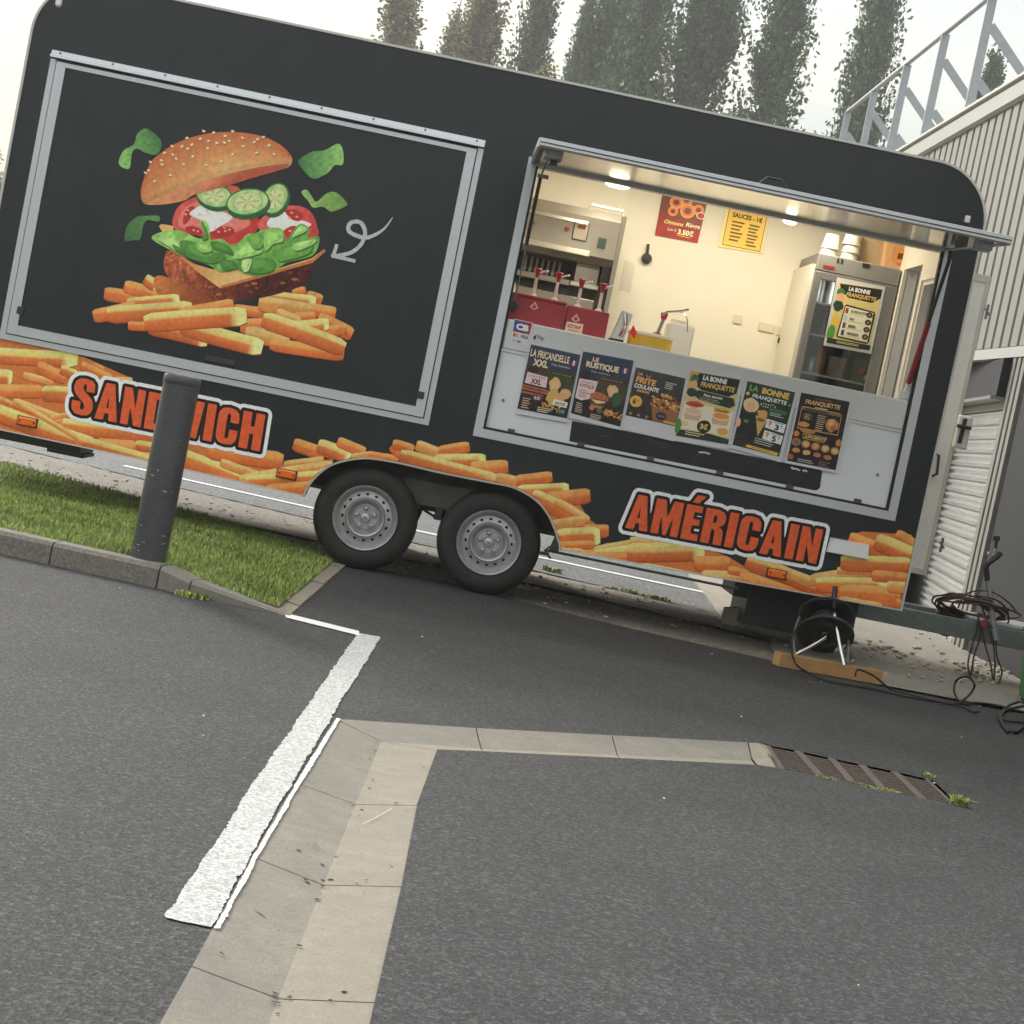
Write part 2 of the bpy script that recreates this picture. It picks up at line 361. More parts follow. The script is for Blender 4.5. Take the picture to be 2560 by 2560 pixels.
concrete = M('weathered_concrete', (0.30, 0.264, 0.21), 0.85, noise=[(6, 0.7, (0.245, 0.22, 0.178)), (1.7, 0.6, (0.36, 0.31, 0.24)), (3.2, 0.45, (0.225, 0.20, 0.165)), (16, 0.4, (0.21, 0.187, 0.15)), (130, 0.5, (0.16, 0.145, 0.12))], bump=(160, 0.25, 0.003))
concrete_dark = M('grey_and_slope_shade_concrete', (0.255, 0.232, 0.195), 0.85, noise=[(6, 0.75, (0.195, 0.18, 0.152)), (1.7, 0.7, (0.30, 0.268, 0.215)), (3.2, 0.5, (0.185, 0.172, 0.148)), (16, 0.45, (0.17, 0.155, 0.13)), (140, 0.55, (0.12, 0.115, 0.10))], bump=(160, 0.25, 0.003))  # grey kerb-end blocks; on the gutter its darker tone paints in the shaded slope
kerb_m = M('old_kerb_concrete', (0.175, 0.158, 0.132), 0.9, noise=[(9, 0.7, (0.14, 0.125, 0.105)), (70, 0.7, (0.32, 0.29, 0.25)), (120, 0.5, (0.09, 0.08, 0.07))], bump=(70, 0.6, 0.008))
slab_m = M('pavement_concrete', (0.40, 0.355, 0.295), 0.9, noise=[(3, 0.6, (0.31, 0.275, 0.23)), (40, 0.5, (0.24, 0.21, 0.18))], bump=(50, 0.5, 0.008))
paint = M('road_paint', (0.84, 0.84, 0.82), 0.6, noise=[(70, 0.5, (0.50, 0.50, 0.49)), (95, 0.75, (0.16, 0.16, 0.16)), (150, 0.75, (0.20, 0.20, 0.20))], bump=(90, 0.35, 0.004))
paint_clean = M('fresh_road_paint', (0.82, 0.82, 0.80), 0.55, noise=(60, 0.25, (0.66, 0.66, 0.64)))

# outlines on the ground (from the photograph, laid on z = 0)
GUT_L = [(838,1797),(739,1956),(629,2141),(480,2416),(397,2560)]
GUT_F = [(954,1843),(891,1999),(811,2198),(699,2479),(672,2560)]
GUT_R = [(1093,1873),(1043,2010),(1004,2213),(937,2502),(922,2560)]
BR_T = [(838,1797),(1190,1820),(1530,1838),(1870,1856)]
BR_F = [(954,1843),(1205,1862),(1545,1879),(1882,1893)]
BR_B = [(1093,1873),(1212,1878),(1555,1895),(1892,1912)]
PATCH = [(1872,1857),(1913,1862),(1950,1920),(1893,1912)]
GR_T = [(1914,1860),(1995,1877),(2080,1896),(2155,1911.5),(2237,1928.6),(2323,1949)]
GR_B = [(1951,1921),(2053,1941),(2128,1953),(2210,1975),(2306,1995),(2388,2011)]
def ext(a, b, k):                           # carry a line on past its last point
    a, b = Vector(G(*a)), Vector(G(*b)); return b+(b-a).normalized()*k
gl = [Vector(G(*p)) for p in GUT_L]; gf = [Vector(G(*p)) for p in GUT_F]; gr = [Vector(G(*p)) for p in GUT_R]
for a in (gl, gf, gr):                      # run on towards and past the viewer, one metre a stone
    dd = (gl[3]-gl[1]).normalized(); a[-1] = a[3]+dd*.84
    for k in range(1, 4): a.append(a[4]+dd*.84*k)
bt = [Vector(G(*p)) for p in BR_T]; bf = [Vector(G(*p)) for p in BR_F]; bb = [Vector(G(*p)) for p in BR_B]
patch = [Vector(G(*p)) for p in PATCH]; grt = [Vector(G(*p)) for p in GR_T]; grb = [Vector(G(*p)) for p in GR_B]
trench = gl[::-1]+bt[1:]+[patch[1]]+grt[1:]+grb[::-1]+[patch[3]]+bb[::-1]+gr[1:]
kerb_line = [Vector((-9.0, -2.34, 0)), Vector(G(0,1384)), Vector(G(390,1470)), Vector(G(470,1490)), Vector(G(723,1542))]
edge_in = Vector(G(872,1408)); EDGE_BACK = [Vector(G(872,1408)), Vector((.25, .35, 0)), Vector((.80, -.02, 0)), Vector((1.35, -.22, 0)), Vector((2.06, -.40, 0)), Vector((2.70, -.62, 0)), Vector((3.6, -.60, 0)), Vector((9, -.5, 0)), Vector((60, 0, 0))]
outer = [Vector((-70, -70, 0)), Vector((70, -70, 0))]+EDGE_BACK[::-1]+kerb_line[::-1]+[Vector((-70, -2.3, 0))]
ground = MB(); ground.flat([(-400, -400), (400, -400), (400, 600), (-400, 600)], to3=lambda u, v: (u, v, -.16))
ground.build('ground', dirt, kind='structure')
MB().flat([p.xy for p in outer], [[p.xy for p in trench]]).build('car_park', asphalt, kind='structure')

# gutter: dished stones, joints open a few millimetres
gut = thing('gutter', tuple(gl[1]), 'dished concrete gutter turning at the white line', None, kind='structure')
def stone(a0, b0, c0, a1, b1, c1, gap=.006, fold=-.014):
    """a raised edge, b the fold, c raised edge, from one joint to the next"""
    m = MB(); P = []
    for (p, q, s_) in ((a0, a1, .0), (b0, b1, fold), (c0, c1, -.004)):
        d = (q-p).normalized()*gap/2; P.append((p+d+Vector((0, 0, s_)), q-d+Vector((0, 0, s_))))
    (a, A), (b, B), (c, C) = P; dn = Vector((0, 0, -.12))
    m.mi = 0; m.add([a, b, B, A], [(0, 1, 2, 3)]); m.mi = 1; m.add([b, c, C, B], [(0, 1, 2, 3)])  # slope shading put into the colours: first slope darker, second lighter
    m.mi = 0
    for loop in ((a, b, b+dn, a+dn), (b, c, c+dn, b+dn), (A, B, B+dn, A+dn), (B, C, C+dn, B+dn), (a, A, A+dn, a+dn), (c, C, C+dn, c+dn)): m.add(loop, [(0, 1, 2, 3)])
    m.build('gutter_stone', [concrete_dark, concrete], gut)
for i in range(len(gl)-1): stone(gl[i], gf[i], gr[i], gl[i+1], gf[i+1], gr[i+1])
for i in range(3): stone(bt[i], bf[i], bb[i], bt[i+1], bf[i+1], bb[i+1])
m = MB(); c = sum(patch, Vector())/4
mm = [patch[0], (patch[0]+patch[1])/2+Vector((0,0,.004)), patch[1], (patch[1]+patch[2])/2, patch[2], patch[3], (patch[0]+patch[3])/2-Vector((0,0,.02)), c-Vector((0,0,.015))]
m.add(mm, [(0,1,7,6),(1,2,3,7),(6,7,3,4,5)]); m.build('mortar_patch', concrete, gut)
MB().flat([p.xy for p in trench], to3=lambda u, v: (u, v, -.13)).build('trench_bed', M('trench_dirt', (.03, .028, .024), .95), gut)

# grit, scuffs and drips on the gutter stones
Pst = Print(lambda u, v, l: (lambda q: (q.x, q.y, q.z+l+.0015))(gut_pt(u, v)), 6e-5)
def gut_pt(u, v):
    i = min(int(v), len(gl)-2); t = v-i; a, b, c = [x[i].lerp(x[i+1], t)+Vector((0, 0, z)) for x, z in ((gl, 0), (gf, -.014), (gr, -.004))]
    return a.lerp(b, u*2) if u < .5 else b.lerp(c, u*2-1)
for k in range(70):
    u = random.choice([random.gauss(.5, .05), random.uniform(.05, .95)]); v = random.choice([random.uniform(0, 4.5), random.randint(1, 4)+random.gauss(0, .05)]); v = max(0.02, min(4.6, v)); u = max(.03, min(.97, u)); r_ = random.uniform(.004, .016)
    Pst.poly([(max(.01, min(.99, u+r_*1.6*math.cos(a)*random.uniform(.5, 1.2))), max(0.0, v+r_*.5*math.sin(a)*random.uniform(.5, 1.2))) for a in [2*PI*j/7 for j in range(7)]], random.choice([(70,64,54),(88,80,68),(58,54,48),(104,96,82)]), k=.6)
for u0, v0, u1, v1, w_ in ((.18, 2.45, .24, 2.47, .012), (.62, 1.3, .80, 1.08, .005), (.33, 1.62, .36, 1.70, .008)):
    Pst.stroke([(u0, v0), ((u0+u1)/2+.004, (v0+v1)/2), (u1, v1)], w_, (122,113,97) if w_ > .007 else (196,184,160))
Pst.build('grime', print_mat('gutter_grime', .9, .1), gut, kind='stuff')
# drain grate
iron = M('rusty_iron', (0.115, 0.088, 0.075), 0.75, metal=0.2, noise=[(30, 0.7, (0.17, 0.135, 0.11)), (90, 0.5, (0.06, 0.05, 0.045))], bump=(120, 0.3, 0.003))
gra = thing('drain_grate', tuple(grt[2]), 'rusty iron slotted drain grate set in the asphalt beside the gutter end', 'drain grate')
for i in range(6):
    a, b = grt[i], grb[i]; s_ = (grt[5]-grt[0]).normalized()*.017
    MB().prism([a-s_, a+s_, b+s_, b-s_], (0, 0, -.03)).build('cross_bar', iron, gra)
slat_ms = None
for i in range(5):
    for k in range(1, 10):
        t = k/10; a = grt[i].lerp(grb[i], t); b = grt[i+1].lerp(grb[i+1], t); d = (b-a).normalized()*.02; a = a+d; b = b-d
        hw = (grb[i]-grt[i]).normalized()*.0085
        MB().prism([a-hw+Vector((0,0,-.003)), b-hw+Vector((0,0,-.003)), b+hw+Vector((0,0,-.003)), a+hw+Vector((0,0,-.003))], (0, 0, -.025)).build('slat', iron, gra)

# road markings, edges crumbling over the coarse asphalt
def marking(name, pts2, mat, label, z=.004, jag=.0036, step=.011):
    P = [Vector((p[0], p[1])) for p in pts2]; loop = []; wk = 0.0
    for i in range(len(P)):
        a, b = P[i], P[(i+1) % len(P)]; n = max(1, int((b-a).length/step)); nn = Vector((-(b-a).y, (b-a).x)).normalized()
        for k in range(n):
            q = a.lerp(b, k/n); wk = wk*.8+random.gauss(0, jag*.35); loop.append(tuple(q+nn*(wk+random.gauss(0, jag*.16)-(jag*random.uniform(.5, 1.6) if random.random() < .06 else 0))))
    o = MB(); vs, fs = cdt(loop); o.add([(u, v, z) for u, v in vs], fs); return o.build(name, mat, label=label, cat='road marking')
wl = g2([(894,1584),(951,1594),(700,2010),(527,2322),(412,2298),(640,1950)])
marking('bay_line', wl, paint, 'broad worn white painted bay line running toward the viewer beside the gutter')
marking('bay_line', g2([(713,1535),(897,1580),(897,1591),(713,1546)]), paint_clean, 'thin white painted line from the kerb end to the broad line', z=.005, jag=.002)
sl = [gl[0]+Vector((.004,0,0)), gl[1]+Vector((.004,0,0)), gl[2]+Vector((.004,0,0)), Vector(G(535,2325)), Vector(G(548,2325)), gl[2]+Vector((.016,0,0)), gl[1]+Vector((.016,0,0)), gl[0]+Vector((.018,0,0))]
marking('paint_overspill', [p.xy for p in sl], paint_clean, 'narrow strip of white paint along the gutter edge', z=.004, jag=.002)

# verge behind the asphalt, road behind the trailer
ROADN = [Vector((-70, 22, 0)), Vector((-9, 6.0, 0)), Vector((-3.6, 4.02, 0)), Vector((-2.02, 3.26, 0)), Vector((-.91, 2.84, 0)), Vector((.83, 2.24, 0)), Vector((1.55, 1.99, 0)), Vector((2.09, 1.69, 0)), Vector((2.6, 1.62, 0)), Vector((2.8, 6.0, 0)), Vector((3.4, 30, 0))]
LAWN_BACK = [Vector((-9, 2.6, 0)), Vector((-3.1, 2.14, 0)), Vector((-2.25, 1.75, 0)), Vector((-1.25, 1.0, 0)), Vector((-.52, .36, 0))]
def rough_sheet(name, poly, mat, z, amp, cell, **kw):
    a = np.array([p[:2] for p in poly]); mn, mx = a.min(0), a.max(0)
    mn = np.maximum(mn, -9); mx = np.minimum(mx, 12)
    gx, gy = np.meshgrid(np.arange(mn[0], mx[0], cell), np.arange(mn[1], mx[1], cell)); gx = gx.ravel()+RNG.normal(0, cell*.2, gx.size); gy = gy.ravel()+RNG.normal(0, cell*.2, gy.size)
    ok = in_poly(gx, gy, [tuple(p[:2]) for p in poly]); vs, fs = cdt([tuple(p[:2]) for p in poly], (), list(zip(gx[ok], gy[ok])))
    v = np.array(vs); hh = np.zeros(len(v))
    for s_ in (.6, 1.7, 4.3): hh += np.sin(v[:, 0]*s_*3+s_)*np.sin(v[:, 1]*s_*2.6+2*s_)/(1+s_)
    hh = z+amp*hh+RNG.normal(0, amp*.35, len(v)); hh = np.minimum(hh, z+amp*1.6)
    m = MB(); m.add([(p[0], p[1], q) for p, q in zip(vs, hh)], fs); return m.build(name, mat, smooth=True, **kw)
verge = [p for p in EDGE_BACK]+[Vector((60, 40, 0))]+ROADN[::-1]+[Vector((-70, 5, 0))]+LAWN_BACK
rough_sheet('verge', [(p.x, p.y) for p in verge], dirt, -.010, .006, .07, kind='structure')
grit_strip = [(-9, 2.9), (-3.2, 2.45), (-2.3, 2.0), (-1.3, 1.35), (-.4, 1.25), (.6, 1.3), (1.5, 1.05), (2.3, .75), (3.0, .9), (4.0, 1.4), (4.0, 2.4), (2.7, 1.75)]+[(p.x, p.y+.03) for p in ROADN[7:0:-1]]
rough_sheet('grit_verge', grit_strip, grit, .002, .006, .06, kind='structure')
road = [p for p in ROADN]+[Vector((3.4, 60, 0)), Vector((-70, 60, 0))]
MB().flat([p.xy for p in road], to3=lambda u, v: (u, v, .008)).build('road', road_m, kind='structure')
lp = [Vector(G(305,1168)), Vector(G(780,1275)), Vector(G(1356,1400)), Vector(G(1764,1487))]
lp = [lp[0]+(lp[0]-lp[1])*.0]+lp[1:]
marking('road_edge_line', [(p.x, p.y) for p in lp]+[(p.x, p.y+.13) for p in lp[::-1]], paint_clean, 'white painted edge line of the road seen beneath the trailer', z=.013, jag=.008, step=.1)
sb = [(1720,1440),(1745,1470),(1770,1500),(1800,1540),(1850,1568),(1960,1604),(1935,1580),(1890,1540),(1868,1500),(1845,1475),(1822,1458)]
m = MB(); pts = [tuple(G(*p))[:2] for p in sb]; vs, fs = cdt(pts); m.prism([(u, v, .022) for u, v in pts], (0, 0, -.05)); m.build('pavement_slab', slab_m, kind='structure')
cf = [(2.35, 1.2), (2.2, .2), (2.15, -.30), (2.75, -.55), (3.6, -.53), (9, -.4), (9, 9), (2.75, 9), (2.55, 2.0)]
yard_m = M('rough_yard_concrete', (0.33, 0.305, 0.26), 0.9, noise=[(2.2, 0.7, (0.25, 0.23, 0.195)), (30, 0.6, (0.42, 0.385, 0.33)), (90, 0.6, (0.17, 0.155, 0.14))], bump=(45, 0.8, 0.02))
rough_sheet('yard', cf, yard_m, .006, .005, .08, kind='structure')

# kerb
kb = thing('kerb', tuple(kerb_line[1]), 'old concrete kerb edging the lawn', None, kind='structure')
KT = .105
def kstone(p, q, h0, h1, mat, depth=.13):
    d = (q-p).normalized(); p = p+d*.004; q = q-d*.004; n = Vector((-d.y, d.x, 0))*depth; b = .018; ch = Vector((-d.y, d.x, 0))*b
    P = [p-Vector((0,0,.05)), p+Vector((0,0,max(h0-b,.0))), p+ch+Vector((0,0,h0)), p+n+Vector((0,0,h0)), p+n-Vector((0,0,.05))]
    Q = [q-Vector((0,0,.05)), q+Vector((0,0,max(h1-b,.0))), q+ch+Vector((0,0,h1)), q+n+Vector((0,0,h1)), q+n-Vector((0,0,.05))]
    m = MB(); m.add(P+Q, [(0,1,2,3,4),(9,8,7,6,5)]+[(i, i+5, (i+1) % 5+5, (i+1) % 5) for i in range(5)]); m.build('kerb_stone', mat, kb)
k0, k1, k2, k3, k4 = kerb_line
j1 = Vector(G(126,1410)); j1 = k1+(k2-k1)*max(.05, min(.95, (j1-k1).length/(k2-k1).length))
dk = (k1-j1).normalized()
a = j1
for i in range(5): b = a+dk*1.0; kstone(b, a, KT, KT, kerb_m); a = b
kstone(j1, k2, KT, KT, kerb_m)
kstone(k2, k3, KT, KT*.72, concrete_dark); kstone(k3, k4, KT*.72, .006, concrete_dark)
# flush edging strip between lawn and asphalt
es = thing('edging_strip', tuple(G(723,1542)), 'flush concrete edging strip between lawn and asphalt', None, kind='structure')
eA, eB, eC, eD = [Vector(G(*p)) for p in ((686,1529),(723,1542),(872,1408),(838,1399))]
cuts = [0, .13, .30, .50, .72, .88, 1]
for i in range(6):
    t0, t1 = cuts[i]+.004, cuts[i+1]-.004
    q = [eA.lerp(eD, t0), eB.lerp(eC, t0), eB.lerp(eC, t1), eA.lerp(eD, t1)]
    MB().prism([p+Vector((0, 0, .009+.003*(i % 2))) for p in q], (0, 0, -.06)).build('edging_block', concrete, es)

# lawn: soil sheet and blades
lawn_poly = [(-9, -2.22)]+[((k1+Vector((0,.12,0))).x, (k1+Vector((0,.12,0))).y), (k2.x, k2.y+.12), (k3.x+.02, k3.y+.11), (eA.x+.012, eA.y+.02), (eD.x+.012, eD.y), (-.70, .46), (-1.25, 1.05), (-2.25, 1.80), (-3.1, 2.2), (-9, 2.66)]
def lawn_h(x, y):
    e = np.clip((-.56-x)/.7, 0, 1); e2 = np.clip((2.2-y)/2.6, 0, 1)
    return .012+.085*np.minimum(e, 1)*np.clip((1.0-y)/2.5, 0.12, 1)
a = np.array(lawn_poly); gx, gy = np.meshgrid(np.arange(-9, 0, .12), np.arange(-2.6, 2.8, .12)); gx = gx.ravel(); gy = gy.ravel(); ok = in_poly(gx, gy, lawn_poly)
vs, fs = cdt(lawn_poly, (), list(zip(gx[ok], gy[ok]))); v = np.array(vs); hh = lawn_h(v[:, 0], v[:, 1])
m = MB(); m.add([(p[0], p[1], q) for p, q in zip(vs, hh)], fs); m.build('lawn', soil, smooth=True, kind='structure')
def blade_mat():
    m = bpy.data.materials.new('grass_blades'); m.use_nodes = True; n = m.node_tree; b = n.nodes['Principled BSDF']
    at = n.nodes.new('ShaderNodeAttribute'); at.attribute_name = 'ink'; n.links.new(at.outputs['Color'], b.inputs['Base Color'])
    b.inputs['Roughness'].default_value = .6; b.inputs['Specular IOR Level'].default_value = .25
    return m
blade_m = blade_mat()
def blades(name, xy, base_z, length, col_fn, wid=.0035, lean=.55, kind='stuff', label=None, cat=None, parent=None):
    n = len(xy); x = xy[:, 0]; y = xy[:, 1]; L = length*RNG.uniform(.55, 1.25, n)
    an = RNG.uniform(0, 2*PI, n); ln = RNG.uniform(.15, 1, n)*lean
    dx = np.cos(an)*ln; dy = np.sin(an)*ln; wx = -np.sin(an)*wid*RNG.uniform(.6, 1.4, n); wy = np.cos(an)*wid
    z0 = base_z-.004
    pts = np.stack([np.stack([x-wx, y-wy, z0], 1), np.stack([x+wx, y+wy, z0], 1),
                    np.stack([x+dx*L*.35-wx*.8, y+dy*L*.35-wy*.8, z0+L*.62], 1), np.stack([x+dx*L*.35+wx*.8, y+dy*L*.35+wy*.8, z0+L*.62], 1),
                    np.stack([x+dx*L, y+dy*L, z0+L*(1-.35*ln)], 1)], 1).reshape(-1, 3)
    b = np.arange(n)*5; tri = np.stack([np.stack([b, b+1, b+3], 1), np.stack([b, b+3, b+2], 1), np.stack([b+2, b+3, b+4], 1)], 1).reshape(-1, 3)
    me = bpy.data.meshes.new(name); me.vertices.add(len(pts)); me.vertices.foreach_set('co', pts.ravel().astype(np.float32))
    me.loops.add(tri.size); me.loops.foreach_set('vertex_index', tri.ravel().astype(np.int32)); me.polygons.add(len(tri))
    me.polygons.foreach_set('loop_start', (np.arange(len(tri))*3).astype(np.int32)); me.update(); me.validate()
    at = me.color_attributes.new('ink', 'FLOAT_COLOR', 'POINT'); c = np.ones((n, 5, 4), np.float32); c[:, :, :3] = col_fn(x, y, n)[:, None, :]
    at.data.foreach_set('color', c.ravel()); me.materials.append(blade_m)
    return link(name, me, parent, kind=kind, label=label, cat=cat)
def grass_col(x, y, n):
    p = .5+.5*np.sin(x*5+1.3*np.sin(y*4))*np.sin(y*6.1+x*2); q = RNG.uniform(0, 1, n)
    base = np.array([(.19, .285, .050)])*(1-q[:, None])+np.array([(.35, .44, .105)])*q[:, None]
    dry = (RNG.uniform(0, 1, n) < .09+.14*p)[:, None]
    return np.where(dry, np.array([(.46, .42, .20)])*RNG.uniform(.6, 1.1, (n, 1)), base*(.72+.5*p[:, None]))
N = 150000; xy = np.stack([RNG.uniform(-6.8, -.3, N), RNG.uniform(-2.5, 2.3, N)], 1); ok = in_poly(xy[:, 0], xy[:, 1], lawn_poly)
bare = RNG.uniform(0, 1, N) < np.clip(.25+(1.0-xy[:, 1]*.75-np.clip(-1-xy[:, 0], 0, 3)*-.45), .1, 1)
xy = xy[ok & bare]
blades('lawn_grass', xy, lawn_h(xy[:, 0], xy[:, 1]), .034, grass_col, wid=.0028)
# broad-leaved weeds at the tip of the lawn and by the kerb, tufts at the grate
def weed_patch(c, r, n, h, name, label):
    t = RNG.uniform(0, 2*PI, n); q = r*np.sqrt(RNG.uniform(0, 1, n)); xy = np.stack([c[0]+q*np.cos(t), c[1]+q*np.sin(t)*.6], 1)
    return blades(name, xy, np.full(n, c[2]), h, grass_col, wid=.006, lean=1.1, kind='stuff', label=label)
weed_patch((k3.x+.02, k3.y-.01, 0), .08, 110, .035, 'weeds', 'low weeds growing at the kerb foot')
for (q, r, n, h) in (((2395,2012), .035, 50, .045), ((2320,1940), .03, 30, .02), ((2170,1966), .06, 120, .009), ((2070,1945), .05, 80, .008), ((2225,1975), .04, 60, .008)):
    c = G(*q); weed_patch((c.x, c.y, 0), r, n, h, 'weeds', 'grass tufts growing round the drain grate')
for (q, r, n, h) in (((1640,1500), .12, 90, .03), ((1560,1480), .12, 60, .025), ((1380,1432), .08, 60, .05), ((2455,1640), .10, 220, .07), ((2380,1603), .06, 60, .04), ((1900,1510), .06, 60, .05)):
    c = G(*q); weed_patch((c.x, c.y, .01), r, n, h, 'weeds', 'patchy weeds on the verge')
# loose stones and bits of litter
def pebbles(name, pts, size, mat, **kw):
    m = MB()
    for p in pts:
        s_ = size*random.uniform(.5, 1.5); b = bmesh.new(); bmesh.ops.create_icosphere(b, subdivisions=1, radius=s_)
        sq = Vector((random.uniform(.7, 1.5), random.uniform(.7, 1.4), random.uniform(.35, .7))); rot = Matrix.Rotation(random.uniform(0, 6), 3, 'Z')
        b.verts.ensure_lookup_table(); vs = [rot @ (Vector((v_.co.x*sq.x, v_.co.y*sq.y, v_.co.z*sq.z))*random.uniform(.85, 1.15))+Vector(p)+Vector((0, 0, s_*.25)) for v_ in b.verts]
        m.add(vs, [tuple(v_.index for v_ in f.verts) for f in b.faces]); b.free()
    return m.build(name, mat, kind='stuff', **kw)
stone_m = M('pale_rubble', (0.52, 0.47, 0.40), 0.9, noise=(30, 0.6, (0.28, 0.25, 0.21)))
chip_m = M('white_chips', (0.68, 0.68, 0.66), 0.7)
rb = [G(2470+random.gauss(0, 45), 1680+random.gauss(0, 18)) for _ in range(90)]+[G(2300+random.gauss(0, 70), 1650+random.gauss(0, 40)) for _ in range(40)]+[G(2190+random.gauss(0, 40), 1630+random.gauss(0, 14)) for _ in range(30)]
pebbles('rubble', [(p.x, p.y, .012) for p in rb if p.y > -.5], .017, stone_m, label='pale broken rubble on the yard')
gp = [G(random.uniform(1360, 1960), 0) for _ in range(0)]
vb = [(random.uniform(-3.5, 3.4), 0, .0) for _ in range(420)]
vb = [(x, random.uniform(.1, 1.0)+random.uniform(0, 1.6)+max(0, -x)*.5, .004) for x, _, _ in vb]
pebbles('gravel', vb, .011, stone_m, label='loose gravel on the verge')
cp = [(90,1388),(55,1385),(509,1790),(508,1838),(2335,1958),(1213,1516),(1055,1592),(2146,2463),(1780,1635),(2024,1705),(2052,1705),(1853,1792),(2450,1765),(1660,1996),(300,1470),(215,1425),(2404,1843)]
pebbles('litter', [tuple(G(*p)) for p in cp], .0042, chip_m, label='scattered white chips on the asphalt')

# ================================================================== food trailer
X0, X1, ZT, RC, DEPTH = -2.875, 2.875, 3.085, 0.34, 2.2
trailer = thing('food_trailer', (0, 1.1, 0), 'long black snack trailer with burger and fries graphics and an open serving hatch', 'food trailer')
ARCH = [(756,1241)]+[(400+x/3.22, 1000+y/3.22) for x, y in ((1180,700),(1250,610),(1350,530),(1450,490),(1560,468),(1700,462),(1932,500))]+[(1000+x/3.22, 1000+y/3.22) for x, y in ((300,570),(600,630),(780,665),(900,690),(1000,735),(1080,785),(1150,850),(1210,940),(1250,1030),(1280,1120),(1297,1205))]
arch = [(T(*p).x, T(*p).z) for p in ARCH]; arch = [(-.804, .371)]+arch[1:-1]+[(.786, .361)]
arch = spline(arch, 3, closed=False)
bottom = [(X0, .406), (-1.779, .394)]+arch+[(1.267, .370), (X1, .406)]
def corner(cx, cz, a0, a1, n=12): return [(cx+RC*math.cos(a0+(a1-a0)*k/n), cz+RC*math.sin(a0+(a1-a0)*k/n)) for k in range(n+1)]
top = corner(X1-RC, ZT-RC, 0, PI/2)+corner(X0+RC, ZT-RC, PI/2, PI)
outline = bottom+top
_bx = np.array([p[0] for p in bottom]); _bz = np.array([p[1] for p in bottom])
def zlow(x): return float(np.interp(x, _bx, _bz))
OX0, OX1, OZ0, OZ1 = .123, 2.727, .932, 2.650           # serving opening, outer edge of its frame
FW = .052
hole = [(OX0+.02, OZ0+.02), (OX1-.02, OZ0+.02), (OX1-.02, 2.575), (OX0+.02, 2.575)]
m = MB(); vs, fs = cdt(outline, [hole]); n = len(vs)
m.add([(u, 0, v) for u, v in vs]+[(u, .035, v) for u, v in vs], fs+[tuple(i+n for i in reversed(f)) for f in fs])
for loop in (outline, hole):
    k = len(loop); m.add([(u, 0, v) for u, v in loop]+[(u, .035, v) for u, v in loop], [(i, (i+1) % k, (i+1) % k+k, i+k) for i in range(k)])
m.build('side_panel', vinyl, trailer)
def ribbon(path, wd, y0, y1, closed=False):
    """a flat bar laid along a path in the side plane, its width to the left of travel"""
    P = [Vector(p) for p in path]; N = len(P); m = MB(); O = []; I = []
    for i in range(N):
        a = P[(i-1) % N] if closed or i > 0 else P[i]; b = P[(i+1) % N] if closed or i < N-1 else P[i]
        d = (b-a).normalized(); nn = Vector((-d.y, d.x)); O.append(P[i]); I.append(P[i]+nn*wd)
    for i in range(N if closed else N-1):
        j = (i+1) % N
        m.hexa([(O[i].x, y0, O[i].y), (O[j].x, y0, O[j].y), (O[j].x, y1, O[j].y), (O[i].x, y1, O[i].y), (I[i].x, y0, I[i].y), (I[j].x, y0, I[j].y), (I[j].x, y1, I[j].y), (I[i].x, y1, I[i].y)])
    return m
tp = [(X1, .406)]+top+[(X0, .406)]
ribbon(tp, -.014, -.010, .045).build('roof_edge_trim', alu_trim, trailer)
ribbon(arch, -.012, -.012, .03).build('wheel_arch_trim', M('cream_edge', (.50, .46, .38), .5), trailer)
ribbon([(X0, .406), (-1.779, .394), (-.804, .371)], .008, -.006, .03).build('skirt_trim', alu_trim, trailer)
ribbon([(.786, .361), (1.267, .370), (X1, .406)], .008, -.006, .03).build('skirt_trim', alu_trim, trailer)
# roof and outer shell
m = MB(); path = [(X1+.012, .43)]+[(u*1.0+(.012 if u > 0 else -.012)*0, v+.010) for u, v in top]+[(X0-.012, .43)]
path = [(X1-.004, .43)]+[(u-.004*np.sign(u), v-.003) for u, v in top]+[(X0+.004, .43)]
roof = [p for p in path if p[1] > 2.60 and p[1] < 4]
m.add([(u, .036, v) for u, v in roof]+[(u, DEPTH, v) for u, v in roof], [(i, i+1, i+1+len(roof), i+len(roof)) for i in range(len(roof)-1)])
m.build('roof', M('roof_white', (.62, .62, .58), .5), trailer, smooth=40)
shell_m = M('white_grp_shell', (.62, .61, .57), .45)
m = MB(); m.flat(outline, to3=lambda u, v: (u, DEPTH+.001, v)); m.build('rear_side_panel', vinyl, trailer)
m = MB(); m.box(X0+.004, X0+.04, .036, DEPTH, .43, 2.62); m.build('end_wall', shell_m, trailer)
m = MB()
for a in ((.036, .10, .43, 2.62), (.82, .87, .43, 2.62), (1.36, DEPTH, .43, 2.62), (.101, .819, 2.47, 2.62), (.101, .819, .43, 1.45), (.871, 1.359, 2.58, 2.62), (.871, 1.359, .43, .56)): m.box(2.805, X1-.004, *a)
m.build('end_wall', shell_m, trailer)
MB().box(X0+.04, 2.804, .325, DEPTH-.35, .44, .50).build('floor', M('grey_floor', (.2, .2, .2), .6), trailer)
